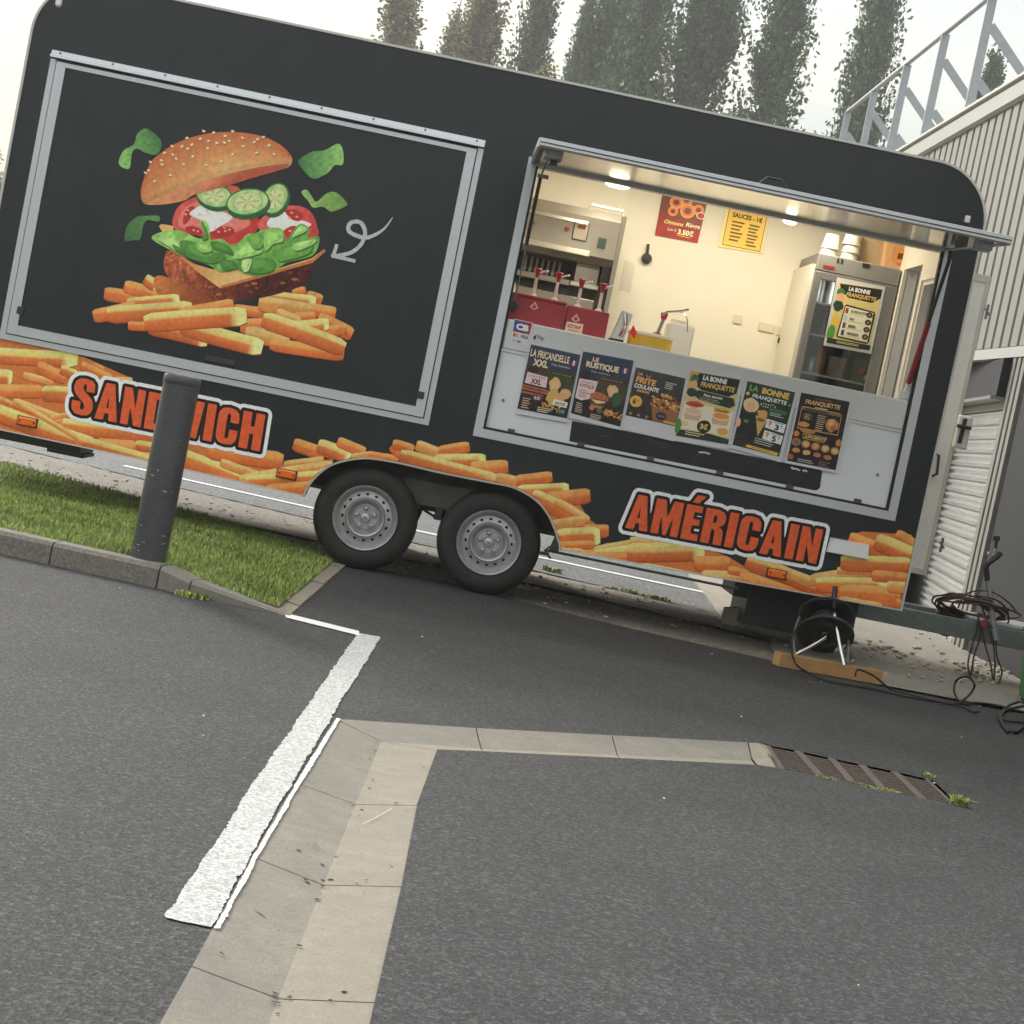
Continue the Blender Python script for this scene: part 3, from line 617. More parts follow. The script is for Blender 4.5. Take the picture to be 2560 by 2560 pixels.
# lining
m = MB(); m.box(.10, 2.80, 2.10, 2.15, .50, 3.0); m.build('lining_panel', cream, trailer, smooth=None)
MB().box(.085, .098, .05, 2.10, .86, 3.0).build('lining_panel', cream, trailer)
m = MB(); m.box(2.775, 2.80, 1.36, 2.10, .50, 3.0); m.box(2.775, 2.80, .82, .87, .50, 3.0); m.box(2.775, 2.80, .05, .819, 2.47, 3.0); m.box(2.775, 2.80, .05, .819, .50, 1.45); m.box(2.775, 2.80, .05, .10, 1.451, 2.469); m.box(2.775, 2.80, .871, 1.359, 2.58, 3.0); m.build('lining_panel', cream, trailer)
MB().box(.10, 2.80, .05, 2.14, 2.98, 3.0).build('ceiling_panel', cream, trailer)
MB().box(OX0+.03, OX1-.03, .037, .13, 2.577, 2.60).build('lintel', counter_m, trailer)
MB().box(OX0+.021, OX1-.021, -.006, .036, 2.568, 2.5745).build('lintel_trim', counter_m, trailer)
MB().box(OX0+.021, OX1-.021, -.009, -.0065, 2.574, 2.592).build('lintel_trim', counter_m, trailer)
MB().box(2.14, 2.775, 2.085, 2.0995, 1.2, 1.6).build('wall_plate', cream, trailer)
# seams of the lining
for px in ((2040, 640), (2052, 760)):
    pass
x = T(1985, 830, 2.09).x
MB().box(x-.004, x+.004, 2.094, 2.0995, .9, 2.6).build('lining_joint', counter_m, trailer)
for k, (a, b) in enumerate(((1845, 798), (1915, 818), (1955, 828))):
    p = T(a, b, 2.085); MB().box(p.x-(.03 if k != 1 else .05), p.x+(.03 if k != 1 else .06), 2.088, 2.0995, p.z-.03, p.z+.03).build('socket_plate', M('cream_plastic', (.70, .64, .50), .4), trailer)

# closed hatch with the burger
HX0, HX1, HZ0, HZ1 = -2.740, -.148, .938, 2.660
m = MB(); a, o = .034, -.016
m.box(HX0, HX0+a, o, -.0005, HZ0, HZ1-.052); m.box(HX1-a, HX1, o, -.0005, HZ0, HZ1-.052); m.box(HX0+a, HX1-a, o, -.0005, HZ0, HZ0+a)
m.build('hatch_surround', alu, trailer)
hatch = MB().box(HX0+a+.008, HX1-a-.008, -.018, -.0008, HZ0+a+.008, HZ1-.05).build('closed_hatch', vinyl, trailer)
i0, i1, j0, j1 = HX0+a+.007, HX1-a-.007, HZ0+a+.007, HZ1-.064; fw = .056
m = MB(); m.box(i0, i0+fw, -.030, -.019, j0, j1); m.box(i1-fw, i1, -.030, -.019, j0, j1); m.box(i0+fw, i1-fw, -.029, -.019, j0, j0+fw); m.box(i0+fw, i1-fw, -.029, -.019, j1-.026, j1)
m.build('hatch_frame', alu, hatch)
m = MB(); m.prism([(HX0, -.0005, HZ1), (HX0, -.020, HZ1-.002), (HX0, -.024, HZ1-.026), (HX0, -.046, HZ1-.030), (HX0, -.048, HZ1-.046), (HX0, -.0005, HZ1-.046)], (HX1-HX0, 0, 0)); m.build('hinge_rail', alu, trailer)
m = MB(); m.box(HX0+.04, HX1-.04, -.022, -.0009, HZ1-.063, HZ1-.047); m.build('hinge_gap_shade', gasket, trailer)  # black strip painted in for the shadow under the hinge rail
for k in range(9):
    rv = MB(); rv.lathe([(.0, -.0265), (.006, -.026), (.008, -.022)], (HX0+.05+(HX1-HX0-.1)*k/8, 0, HZ1-.014), seg=8); rv.build('rivet', galv, trailer)
for (px, py) in ((51, 776), (1052, 988)):
    p = T(px, py, -.03); MB().box(p.x-.02, p.x+.02, -.040, -.0305, p.z-.022, p.z+.022, .004).build('latch', dark_plastic, hatch)
p = T(550, 902, -.02); m = MB(); m.box(p.x-.095, p.x+.095, -.026, -.0185, p.z-.020, p.z+.020, .006); m.build('handle', dark_plastic, hatch)
m = MB(); m.lathe([(.0, -.03), (.012, -.028), (.018, -.015), (.018, 0)], T(147, 12)-Vector((0, 0, 0)), seg=12); m.box(T(147, 12).x-.018, T(147, 12).x+.018, -.02, -.0005, T(147, 12).z-.004, T(147, 12).z+.05, .004); m.build('clearance_lamp', white_p, trailer)
p = T(2418, 545); m = MB(); m.box(p.x-.016, p.x+.016, -.022, -.0005, p.z-.03, p.z+.012, .005); m.build('clearance_lamp', white_p, trailer)

# serving opening: frame, counter, front panel
m = MB()
m.box(OX0, OX0+FW, -.018, -.0005, OZ0, OZ1-.03); m.box(OX1-FW, OX1, -.018, -.0005, OZ0, OZ1-.03); m.box(OX0+FW, OX1-FW, -.018, -.0005, OZ0, OZ0+FW)
m.build('opening_frame', alu, trailer)
m = MB(); g = .014
m.box(OX0+FW, OX0+FW+g, -.010, .03, OZ0+FW, 2.575); m.box(OX1-FW-g, OX1-FW, -.010, .03, OZ0+FW, 2.575); m.box(OX0+FW+g, OX1-FW-g, -.010, .03, OZ0+FW, OZ0+FW+g)
m.build('opening_seal', gasket, trailer)
cx0, cx1 = OX0+FW+g+.001, OX1-FW-g-.001
front = MB().box(cx0, cx1, .012, .03, OZ0+FW+g+.001, 1.52).build('counter_front', white_panel, trailer)
m = MB(); m.box(cx0, cx1, -.002, .52, 1.478, 1.657, .008); m.build('counter_top', counter_m, trailer)
m = MB(); m.box(cx0, cx1, .004, .0115, 1.462, 1.4775); m.build('counter_edge_strip', alu, trailer)
for (px, py) in ((1278,1077),(1452,1111),(1626,1146),(1799,1183),(1974,1217),(2144,1252)):
    p = T(px, py, 0); m = MB(); m.box(p.x-.021, p.x+.021, -.016, .011, p.z-.012, p.z+.012, .003); m.build('clip', M('brown_clip', (.10, .07, .055), .6), front)
for (px, py) in ((1258, 1000), (2195, 1187)):
    p = T(px, py, 0); m = MB(); m.lathe([(0, -.004), (.007, -.003), (.009, .004), (.009, .0115)], (p.x, 0, p.z), seg=10); m.build('screw_hook', galv, front)
m = MB(); m.tube([(OX1-.011, -.012, OZ0+.06), (OX1-.011, -.012, 2.55)], .006); m.build('frame_bead', M('grey_bead', (.45, .46, .47), .4), trailer)

# raised flap
FX0, FX1, FY = .155, 2.690, -1.30
flap = MB().prism([(FX0, -.012, 2.640), (FX0, -.012, 2.592), (FX0, FY+.02, 2.520), (FX0, FY+.02, 2.552)], (FX1-FX0, 0, 0)).build('raised_hatch', vinyl, trailer)
m = MB(); m.add([(FX0+.03, -.02, 2.5895), (FX1-.03, -.02, 2.5895), (FX1-.03, FY+.035, 2.5185), (FX0+.03, FY+.035, 2.5185)], [(0, 1, 2, 3)]); m.build('flap_lining', mirror_steel, flap)
m = MB(); m.prism([(FX0-.004, FY+.022, 2.560), (FX0-.004, FY, 2.556), (FX0-.004, FY, 2.538), (FX0-.004, FY+.006, 2.534), (FX0-.004, FY+.006, 2.520), (FX0-.004, FY+.03, 2.512), (FX0-.004, FY+.034, 2.5175)], (FX1-FX0+.008, 0, 0)); m.build('flap_front_rail', alu, flap)
m = MB(); m.box(FX0-.004, FX1+.004, FY+.0008, FY+.006, 2.5335, 2.538); m.build('rail_groove', gasket, flap)
for x0, x1 in ((FX0-.014, FX0-.0005), (FX1+.0005, FX1+.014)):
    m = MB(); m.hexa([(x0, -.012, 2.585), (x1, -.012, 2.585), (x1, FY+.023, 2.512), (x0, FY+.023, 2.512), (x0, -.012, 2.645), (x1, -.012, 2.645), (x1, FY+.023, 2.558), (x0, FY+.023, 2.558)]); m.build('flap_side_rail', alu, flap)
m = MB(); m.tube([(FX0, -.006, 2.645), (FX1, -.006, 2.645)], .012); m.build('hinge', alu, flap)
# handle folded on the flap's front edge
a, b = T(1893, 470, FY), T(1977, 478, FY); zt_ = 2.60
m = MB(); m.tube([(a.x, FY+.05, 2.55), (a.x+.05, FY+.06, 2.605), (b.x-.05, FY+.06, 2.605), (b.x, FY+.05, 2.55)], .006); m.build('pull_handle', dark_plastic, flap)
p = T(1384, 385, -1.05); m = MB(); m.box(p.x-.05, p.x+.05, -1.12, -1.0, p.z-.035, p.z+.03, .006); m.build('catch_block', galv_light, flap)
p = T(1385, 402, -1.05); m = MB(); m.box(p.x-.02, p.x+.02, -1.09, -1.04, p.z-.025, p.z+.008, .004); m.build('catch_tongue', dark_plastic, flap)
p = T(2450, 612, -1.05); m = MB(); m.box(p.x-.055, p.x+.055, -1.12, -1.0, p.z-.03, p.z+.03, .006); m.build('catch_block', galv_light, flap)
# gas struts
m = MB(); a, b = T(1352, 440, -.30), T(1287, 752, .02); c = a.lerp(b, .54); m.tube([a, c], .011); m.build('strut_cylinder', dark_plastic, trailer)
m = MB(); m.tube([c, b], .005); m.build('strut_rod', galv, trailer)
m = MB(); m.tube([a+Vector((.045, 0, .0)), a-Vector((.02, 0, 0))], .012); m.tube([a+Vector((0, 0, .0)), a+Vector((.02, -.05, .09))], .006); m.build('strut_bracket', galv, trailer)
m = MB(); m.lathe([(0, -.02), (.03, -.018), (.034, 0), (.03, .02)], b+Vector((-.005, .03, -.03)), seg=14); m.build('strut_mount', dark_plastic, trailer)
a, b = T(2374, 648, -.22), T(2271, 958, .03); c = a.lerp(b, .50)
m = MB(); m.tube([a, c], .012); m.tube([a+Vector((.0, 0, .05)), a], .016); m.build('strut_rod', dark_plastic, trailer)
m = MB(); m.tube([c, b], .017, 10); m.build('strut_sleeve', deep_red, trailer)
m = MB(); m.tube([b, b+Vector((-.012, 0, -.06))], .008); m.box(b.x-.05, b.x+.03, .02, .08, b.z-.10, b.z-.05, .006); m.build('strut_mount', white_p, trailer)
# soffit lamps, lit
lamp_m = M('lit_lamp', (.9, .88, .8), .5, emit=((1.0, .88, .62), 5.0))
for k, (px, py, s_) in enumerate(((1544, 462, .95), (1976, 548, .55))):
    y = .085; p = T(px, py, y); m = MB(); m.lathe([(0, -.022), (.05*s_, -.019), (.074*s_, -.009), (.080*s_, 0)], (0, 0, 0), axis='z', seg=24); m.v = [(p.x+a, y+b*.5, 2.576+c) for a, b, c in m.v]
    lo = m.build('soffit_lamp', lamp_m, trailer, smooth=True)
    ld = bpy.data.lights.new('soffit_light', 'AREA'); ld.shape = 'DISK'; ld.size = .10; ld.energy = 1.2; ld.color = (1.0, .88, .68)
    l = bpy.data.objects.new('soffit_light', ld); COL.objects.link(l); l.parent = lo; l.matrix_parent_inverse = Matrix.Identity(4); l.location = (p.x, y+.03, 2.545); l.rotation_euler = (math.radians(35), 0, 0)
for k, x in enumerate((.75, 1.45, 2.15)):
    m = MB(); m.lathe([(0, -.02), (.10, -.016), (.11, 0)], (x, 1.25, 2.979), axis='z', seg=24); lo = m.build('ceiling_lamp', lamp_m, trailer, smooth=True)
    ld = bpy.data.lights.new('ceiling_light', 'AREA'); ld.shape = 'DISK'; ld.size = .22; ld.energy = 3.9; ld.color = (1.0, .88, .68)
    l = bpy.data.objects.new('ceiling_light', ld); COL.objects.link(l); l.parent = lo; l.location = (x, 1.25, 2.94)

# side marker lamps, vent cover
for (px, py) in ((69, 1054), (717, 1185), (1941, 1434)):
    p = T(px, py); m = MB(); m.box(p.x-.056, p.x+.056, -.026, -.0085, p.z-.024, p.z+.024, .008); mk = m.build('side_marker', amber, trailer)
    MB().box(p.x-.062, p.x+.062, -.008, -.0035, p.z-.030, p.z+.028).build('marker_base', dark_plastic, mk)
    m = MB()
    for s_ in (-1, 1): m.lathe([(0, -.0285), (.006, -.028), (.007, -.0255)], (p.x+s_*.042, 0, p.z), seg=8)
    m.build('screw', M('dark_screw', (.08, .03, .01), .5), mk)
q = [T(2076, 1343), T(2172, 1361), T(2169, 1398), T(2065, 1379)]
cxq = sum((Vector(p) for p in q), Vector())/4
m = MB(); base = [Vector((p.x, -.003, p.z)) for p in q]; up = [cxq+(Vector(p)-cxq)*Vector((.96, 1, .72)) if False else cxq.lerp(Vector(p), .93)-Vector((0, .045, 0)) for p in q]
m.add(base+up, [(0, 1, 5, 4), (1, 2, 6, 5), (2, 3, 7, 6), (3, 0, 4, 7), (4, 5, 6, 7)]); m.build('vent_cover', M('white_vent', (.90, .90, .89), .35), trailer)

# wheels
def wheel(c):
    w_ = bpy.data.objects.new('wheel', None); COL.objects.link(w_); w_.parent = trailer; w_.matrix_parent_inverse = Matrix.Translation(Vector(trailer['_inv'])); w_.location = c; w_.empty_display_size = .1
    def part(mb, name, mat, sm=35):
        o = mb.build(name, mat, None, smooth=sm); o.parent = w_; return o
    R_ = .315; Wd = .185
    prof = [(.190, .02), (.200, .006), (.212, .000), (.235, -.004), (.262, -.003), (.283, .004), (.297, .016), (.305, .028), (.309, .034), (.3155, .045)]
    for g in range(4):
        y = .055+g*.026; prof += [(.316, y), (.316, y+.014), (.309, y+.016), (.309, y+.022)]
    prof += [(.3155, Wd-.035), (.306, Wd-.02), (.28, Wd-.004), (.21, Wd), (.19, Wd-.02)]
    t = MB(); t.lathe(prof, (0, 0, 0), seg=72)
    for k in range(72):
        a = 2*PI*(k+.5)/72; d = Vector((math.cos(a), 0, math.sin(a))); s_ = Vector((-math.sin(a), 0, math.cos(a)))*.004
        p, q_ = d*.3005, d*.3125
        t.add([p-s_+Vector((0, .019, 0)), p+s_+Vector((0, .019, 0)), q_+s_+Vector((0, .038, 0)), q_-s_+Vector((0, .038, 0))], [(0, 1, 2, 3)])
    part(t, 'tyre', rubber, 30)
    r = MB(); r.lathe([(.178, .03), (.180, .012), (.188, .002), (.194, -.004), (.197, .000), (.198, .012)], (0, 0, 0), seg=64)
    r.lathe([(.180, .013), (.173, .045), (.166, .060), (.160, .064)], (0, 0, 0), seg=64)
    vs, fs = cdt(circ(0, 0, .160, 96), [circ(0, 0, .123, 64)]+[circ(.1405*math.cos(a), .1405*math.sin(a), .0075, 12, ry=.0105, rot=a) for a in [2*PI*k/16+.1 for k in range(16)]])
    r.add([(u, .064-.008*(.16-math.hypot(u, v))/.037, v) for u, v in vs], fs)
    r.lathe([(.123, .056), (.119, .034), (.112, .024), (.105, .028), (.098, .048), (.090, .066), (.080, .074), (.074, .073), (.070, .064), (.030, .064)], (0, 0, 0), seg=64)
    rim = part(r, 'rim', wheel_steel, 40)
    b = MB(); b.lathe([(0, .10), (.158, .09), (.158, .07)], (0, 0, 0), seg=32); o = b.build('brake_drum', black_hole, None); o.parent = w_
    h_ = MB(); h_.lathe([(.0, .028), (.022, .028), (.028, .032), (.031, .040), (.031, .066)], (0, 0, 0), seg=32)
    o = h_.build('hub_cap', wheel_steel, None, smooth=40); o.parent = w_
    for k in range(5):
        a = 2*PI*k/5+.45; n_ = MB(); n_.lathe([(0, .034), (.010, .036), (.014, .044), (.016, .065)], (.057*math.cos(a), 0, .057*math.sin(a)), seg=12); o = n_.build('wheel_nut', wheel_steel, None, smooth=40); o.parent = w_
    o = MB().box(-.011, .011, .0262, .0285, -.002, .002).build('cap_slot', black_hole, None); o.parent = w_; o.rotation_euler = (0, .6, 0)
    return w_
for (px, py) in ((913, 1293), (1221, 1362)):
    p = T(px, py, .03); wheel((p.x, .03, .315))
# mudguard, chassis, axles
m = MB(); ar = [(x, z) for x, z in arch]; k = len(ar)
m.add([(x, .031, z-.004) for x, z in ar]+[(x, .30, z-.004) for x, z in ar], [(i, i+1, i+1+k, i+k) for i in range(k-1)])
m.add([(x, .30, z-.004) for x, z in ar]+[(x, .30, max(.47, z-.5)) for x, z in ar], [(i, i+1, i+1+k, i+k) for i in range(k-1)]); m.build('mudguard', liner_m, trailer, smooth=40)
m = MB(); m.prism([(-.22, .14, .60), (.16, .14, .60), (.22, .14, .455), (-.28, .14, .455)], (0, .01, 0)); m.box(-.24, .18, .136, .1395, .50, .545); m.build('suspension_cover', liner_m, trailer)
p0, p1 = T(1103, 1300, .25), T(1095, 1305, .25)
m = MB(); m.box(-.01, .035, .16, .2, .38, .47); m.tube([(-.10, .2, .43), (.02, .2, .385)], .008); m.build('spring_hanger', dark_plastic, trailer)
MB().box(-.78, .76, .302, .32, .44, .80).build('arch_back', liner_m, trailer)
for yy in (.45, 1.70): MB().box(X0+.06, X1-.1, yy, yy+.05, .405, .438).build('chassis_rail', galv, trailer)
for (px, py) in ((913, 1293), (1221, 1362)):
    x = T(px, py, .03).x; m = MB(); m.tube([(x, .22, .315), (x, DEPTH-.22, .315)], .035, 12); m.build('axle', galv, trailer)
    m = MB(); m.lathe([(.05, 0), (.28, .0), (.315, .03), (.315, .15), (.28, .18), (.05, .18)], (x, DEPTH-.21, .315), seg=40); m.build('far_wheel', rubber, trailer, smooth=35)
m = MB(); m.box(-2.85, -2.20, .25, .65, .335, .40); m.box(-2.40, -2.18, .25, .60, .315, .3345); m.build('underfloor_box', dark_plastic, trailer)
a, b = T(1785, 1470, .45), T(2080, 1560, .45)
m = MB(); m.box(2.02, 2.72, .40, .95, .10, .385); m.box(1.93, 2.019, .42, .9, .26, .385); m.build('underfloor_tank', dark_plastic, trailer)
p = T(1930, 1545, .5); MB().hexa([(1.93, .60, .06), (2.01, .56, .06), (2.01, .62, .06), (1.93, .66, .06), (1.93, .60, .16), (2.01, .56, .18), (2.01, .62, .18), (1.93, .66, .16)]).build('support_pad', concrete, trailer)
m = MB(); a, b = T(1362, 1375, .02), T(1720, 1447, .02); m.tube([a, b, b+(b-a)*.35], .008); m.box(a.x-.03, a.x+.03, .0, .04, a.z-.03, a.z-.012); m.tube([a+Vector((.03, 0, .03)), a, a+Vector((.045, 0, -.045))], .007); m.build('stabiliser_rod', dark_plastic, trailer)
p = T(1388, 1360, -.005); m = MB(); m.prism([(p.x-.03, -.008, p.z-.04), (p.x+.03, -.008, p.z-.04), (p.x+.015, -.008, p.z+.05), (p.x-.012, -.008, p.z+.05)], (0, .006, 0)); m.build('mudflap_tab', dark_plastic, trailer)
# drawbar
m = MB(); m.box(2.55, 4.75, .80, .86, .250, .372, .006); m.build('drawbar_beam', galv, trailer)
m = MB(); m.box(2.55, 4.75, 1.34, 1.40, .250, .372, .006); m.build('drawbar_beam', galv, trailer)
m = MB(); m.box(3.55, 4.6, .862, 1.338, .36, .40, .006); m.tube([(3.55, .84, .385), (4.6, .84, .385)], .018); m.build('drawbar_plate', galv_light, trailer)
m = MB(); m.tube([(4.6, 1.1, .33), (4.9, 1.1, .33)], .05, 12); m.lathe([(0, -.05), (.05, -.045), (.06, 0), (.05, .05)], (4.93, 1.1, .33), axis='x', seg=14); m.build('coupling_head', dark_plastic, trailer)
jp = lambda x, y: T(x, y, .78)
m = MB(); m.tube([jp(2470, 1450), jp(2483, 1560), jp(2490, 1600)], .019, 12); m.build('jockey_post', galv_light, trailer)
m = MB(); m.tube([jp(2468, 1452), jp(2465, 1418), jp(2470, 1408), jp(2492, 1392), jp(2502, 1382)], .019, 10); m.build('jockey_crank_grip', dark_plastic, trailer)
m = MB(); m.tube([jp(2490, 1352), jp(2492, 1340)], .022, 10); m.tube([jp(2492, 1350), jp(2488, 1375)], .010, 8); m.build('lever_knob', dark_plastic, trailer)
m = MB(); m.tube([jp(2488, 1370), jp(2483, 1390), jp(2470, 1382)], .010, 8); m.build('lever_arm', chrome, trailer)
m = MB(); m.lathe([(0, -.03), (.09, -.03), (.10, -.02), (.10, .02), (.09, .03), (0, .03)], (T(2368, 1553, .98).x, .98, T(2368, 1553, .98).z), seg=24); m.tube([(T(2368, 1553, .98).x, .98, T(2368, 1553, .98).z), (T(2368, 1553, .98).x+.2, .98, .385)], .02); m.build('jockey_wheel', dark_plastic, trailer, smooth=40)

# entrance door in the end wall, swung open square to the side
DY = 1.365
def dq(px, py): return T(px, py, DY)
dx0, dx1, dz0, dz1 = 2.884, dq(2478, 690).x, .58, 2.655
door_m = M('off_white_door', (.80, .79, .76), .35, noise=(3, .4, (.75, .74, .70)))
door = MB().box(dx0, dx1, DY, DY+.035, dz0, dz1, .004).build('door', door_m, trailer)
m = MB(); m.box(dx0+.03, dx1, DY-.008, DY-.0005, dz1-.05, dz1-.002); m.box(dx1-.028, dx1, DY-.008, DY-.0005, dz0, dz1-.051); m.box(dx0+.03, dx1-.029, DY-.008, DY-.0005, dz0, dz0+.04); m.build('door_frame', M('door_edge', (.60, .58, .52), .45), door)
a, b = dq(2392, 1035), dq(2378, 1118); m = MB(); m.box(b.x-.005, b.x+.095, DY-.045, DY-.0085, b.z, a.z, .012); lk = m.build('lock_box', white_p, door)
p = dq(2401, 1075); m = MB(); m.prism([(p.x-.016, DY-.06, p.z-.09), (p.x+.010, DY-.06, p.z-.09), (p.x+.016, DY-.06, p.z+.08), (p.x-.010, DY-.06, p.z+.08)], (0, .014, 0)); m.box(p.x-.05, p.x+.05, DY-.085, DY-.0605, p.z+.010, p.z+.034, .005); m.build('lever_handle', dark_plastic, door)
g_ = [dq(2330, 1130), dq(2343, 1138), dq(2338, 1184), dq(2322, 1194)]; m = MB(); m.tube([(g_[0].x, DY-.005, g_[0].z), (g_[1].x, DY-.045, g_[1].z), (g_[2].x, DY-.045, g_[2].z), (g_[3].x, DY-.005, g_[3].z)], .010); m.build('grab_handle', dark_plastic, door)
for (px, py) in ((2465, 780), (2352, 1362)):
    p = dq(px, py); m = MB(); m.tube([(p.x, DY-.02, p.z-.05), (p.x, DY-.02, p.z+.05)], .010); m.tube([(p.x-.015, DY-.02, p.z+.02), (p.x+.02, DY-.025, p.z-.02)], .008); m.build('door_bolt', galv, door)
MB().box(X1-.003, X1+.012, 1.40, 1.44, .56, 2.66).build('door_jamb', alu, trailer)
# window in the end wall beside the serving opening
m = MB()
for a in ((.10, .13, 1.45, 2.47), (.79, .82, 1.45, 2.47), (.131, .789, 2.44, 2.47), (.131, .789, 1.45, 1.48), (.45, .475, 1.481, 2.439)): m.box(2.79, X1+.004, *a)
m.build('window_frame', white_p, trailer)
MB().box(2.835, 2.839, .131, .789, 1.481, 2.439).build('window_glass', M('window_pane', (.9, .93, .93), .03, trans=1.0), trailer)

# ================================================================== graphics on the trailer
def side(y):                                 # photo pixel -> ink on the side plane
    def f(px, py, l):
        p = T(px, py); return (p.x, y-l, p.z)
    return f
def side_clip(y):                            # the same, kept on the skirt
    def f(px, py, l):
        p = T(px, py); x = min(max(p.x, X0+.002), X1-.002); return (x, y-l, max(p.z, zlow(x)+.003))
    return f
def zoom(ox, oy, s): return lambda x, y: (ox+x*s, oy+y*s)
FRY = {'y': ((236,222,142), (228,190,104), (218,126,62), (194,88,42)),
       'o': ((236,172,100), (230,150,78), (222,124,60), (204,98,48)),
       't': ((236,200,128), (232,182,108), (224,158,88), (212,130,68))}
def fry(P, zf, ax, ay, bx, by, wd, kind, cap=1):
    """one chip: lit upper face over a browner side face, tapering a little at the ends"""
    A = np.array(zf(ax, ay)); B = np.array(zf(bx, by)); s = np.linalg.norm(np.array(zf(1, 0))-np.array(zf(0, 0))); W = wd*s
    d = B-A; L = np.linalg.norm(d); d = d/L; n = np.array((-d[1], d[0])); n = n if n[1] > 0 else -n
    nu, nv = 13, 8; pal = [np.array(srgb(c)) for c in FRY[kind]]; uv = []; cols = []; j = random.uniform(.9, 1.08); ph = random.uniform(0, 6); bow = random.uniform(-.05, .05)*W
    split = random.uniform(.36, .5)
    for i in range(nu):
        u = i/(nu-1); e = min(u, 1-u)*L/(W*.5); hw = W/2*(1 if e > 1 else .72+.28*math.sqrt(max(0, 1-(1-e)**2)))
        for k in range(nv):
            v = k/(nv-1); uv.append(A+d*L*u+n*((v-.5)*2*hw+bow*math.sin(PI*u)))
            if v < split: c = pal[0]*(1-v/split)+pal[1]*(v/split)
            else: c = pal[2]*(1-(v-split)/(1-split))+pal[3]*((v-split)/(1-split))
            if v < .1: c = c*.90
            g = 1+.07*math.sin(ph+u*5)+.04*math.sin(ph*2+u*13+v*4)
            if cap and kind == 'y' and u > .90: c = pal[0]*1.04
            cols.append(c*g*j*INK)
    if wd*s > 7:                                 # the chip's cast shade in the printed picture
        sh = [q+n*W*.055+d*W*.02 for q in uv]; P.grid(sh, nu, nv, [np.array(srgb((158,74,32)))*INK]*len(sh))
    P.grid(uv, nu, nv, cols)
def pile(name, polys, lists, plane=-.0015, parent=trailer, clip=True):
    P = Print(side_clip(plane) if clip else side(plane))
    for zf, pts, c in polys: P.poly([zf(*p) for p in pts], c, cells=26)
    for zf, fl in lists:
        for a in fl: fry(P, zf, *a)
    return P.build(name, ink_gloss, parent)
R5, R6, R7, R8 = zoom(0, 780, 1/4.83), zoom(400, 1000, 1/3.22), zoom(1000, 1000, 1/3.22), zoom(1600, 1200, .41408)
base = (208, 116, 58)
pile('fries_print', [(R5, [(-700,-120),(-50,0),(20,320),(1020,545),(1250,650),(1590,800),(1600,1330),(2100,1430),(2100,1880),(1760,1800),(-700,1300)], base)],
  [(R5, [(-650,180,-60,250,150,'o'),(-620,330,-40,420,120,'y'),(-640,700,-100,690,150,'o'),(-600,900,-50,960,170,'y'),(-640,1130,-20,1180,150,'o'),
    (-300,500,940,575,190,'y'),(-200,760,150,790,185,'y'),(-100,950,510,960,160,'o'),(280,760,640,850,90,'t'),(450,650,800,810,150,'o'),(730,690,930,770,120,'y'),
    (1120,640,1250,700,80,'o'),(980,640,1340,810,115,'o'),(1370,830,1600,830,90,'t'),(510,980,870,1000,190,'y'),(-60,1020,150,1110,60,'t'),
    (640,1360,1790,1500,190,'y',0),(1150,1600,1790,1640,170,'o'),(160,1080,760,1300,110,'t'),(620,1270,900,1230,60,'t'),(-120,1180,1180,1640,210,'y',0),(190,1070,1150,1650,62,'t'),(1600,1480,2150,1560,150,'o'),(1640,1600,2160,1680,120,'y'),(1700,1740,2160,1790,110,'t'),(1000,1560,1790,1780,130,'y',0)])])
pile('fries_print', [(R6, [(100,330),(850,430),(960,425),(1000,530),(1060,480),(1310,455),(1400,480),(1330,560),(1240,640),(1140,780),(100,560)], base)],
  [(R6, [(60,420,640,640,150,'y',0),(20,560,520,680,80,'y',0),(380,400,990,490,140,'o'),(490,500,800,610,70,'t'),(1000,520,1320,480,62,'t'),(640,640,1390,520,78,'t'),(690,660,1330,620,115,'y',0),(860,720,1260,690,85,'o')])])
pile('fries_print', [(R6, [(1070,370),(1300,420),(1560,430),(1840,430),(1880,480),(1560,462),(1330,480)], base), (R7, [(0,420),(300,470),(780,560),(1010,640),(1400,760),(1520,960),(1660,1050),(1600,1150),(1290,1200),(1200,930),(1080,780),(790,660),(0,500)], base)],
  [(R6, [(1075,350,1320,430,105,'o'),(1270,360,1530,460,115,'y'),(1430,330,1650,420,85,'o'),(1540,455,1720,430,45,'t'),(1680,440,1920,480,70,'o'),(1870,360,1960,440,100,'o')]),
   (R7, [(-60,350,110,400,80,'o'),(130,360,390,460,95,'t'),(310,415,560,375,88,'o'),(280,485,690,480,100,'y'),(570,550,870,535,115,'o'),(0,440,790,650,112,'y',0),(590,575,810,665,44,'t'),
    (770,625,1050,690,90,'t'),(930,650,1225,615,92,'o'),(950,735,1360,715,105,'y'),(1190,795,1530,765,122,'o'),(1060,770,1410,930,135,'y',0),(1250,810,1520,970,64,'t'),(1230,1010,1490,970,88,'t'),
    (1480,1050,1680,1050,105,'o'),(1260,1110,1610,1095,150,'y'),(1280,1175,1560,1165,70,'o'),(1290,1205,1470,1215,40,'t')])])
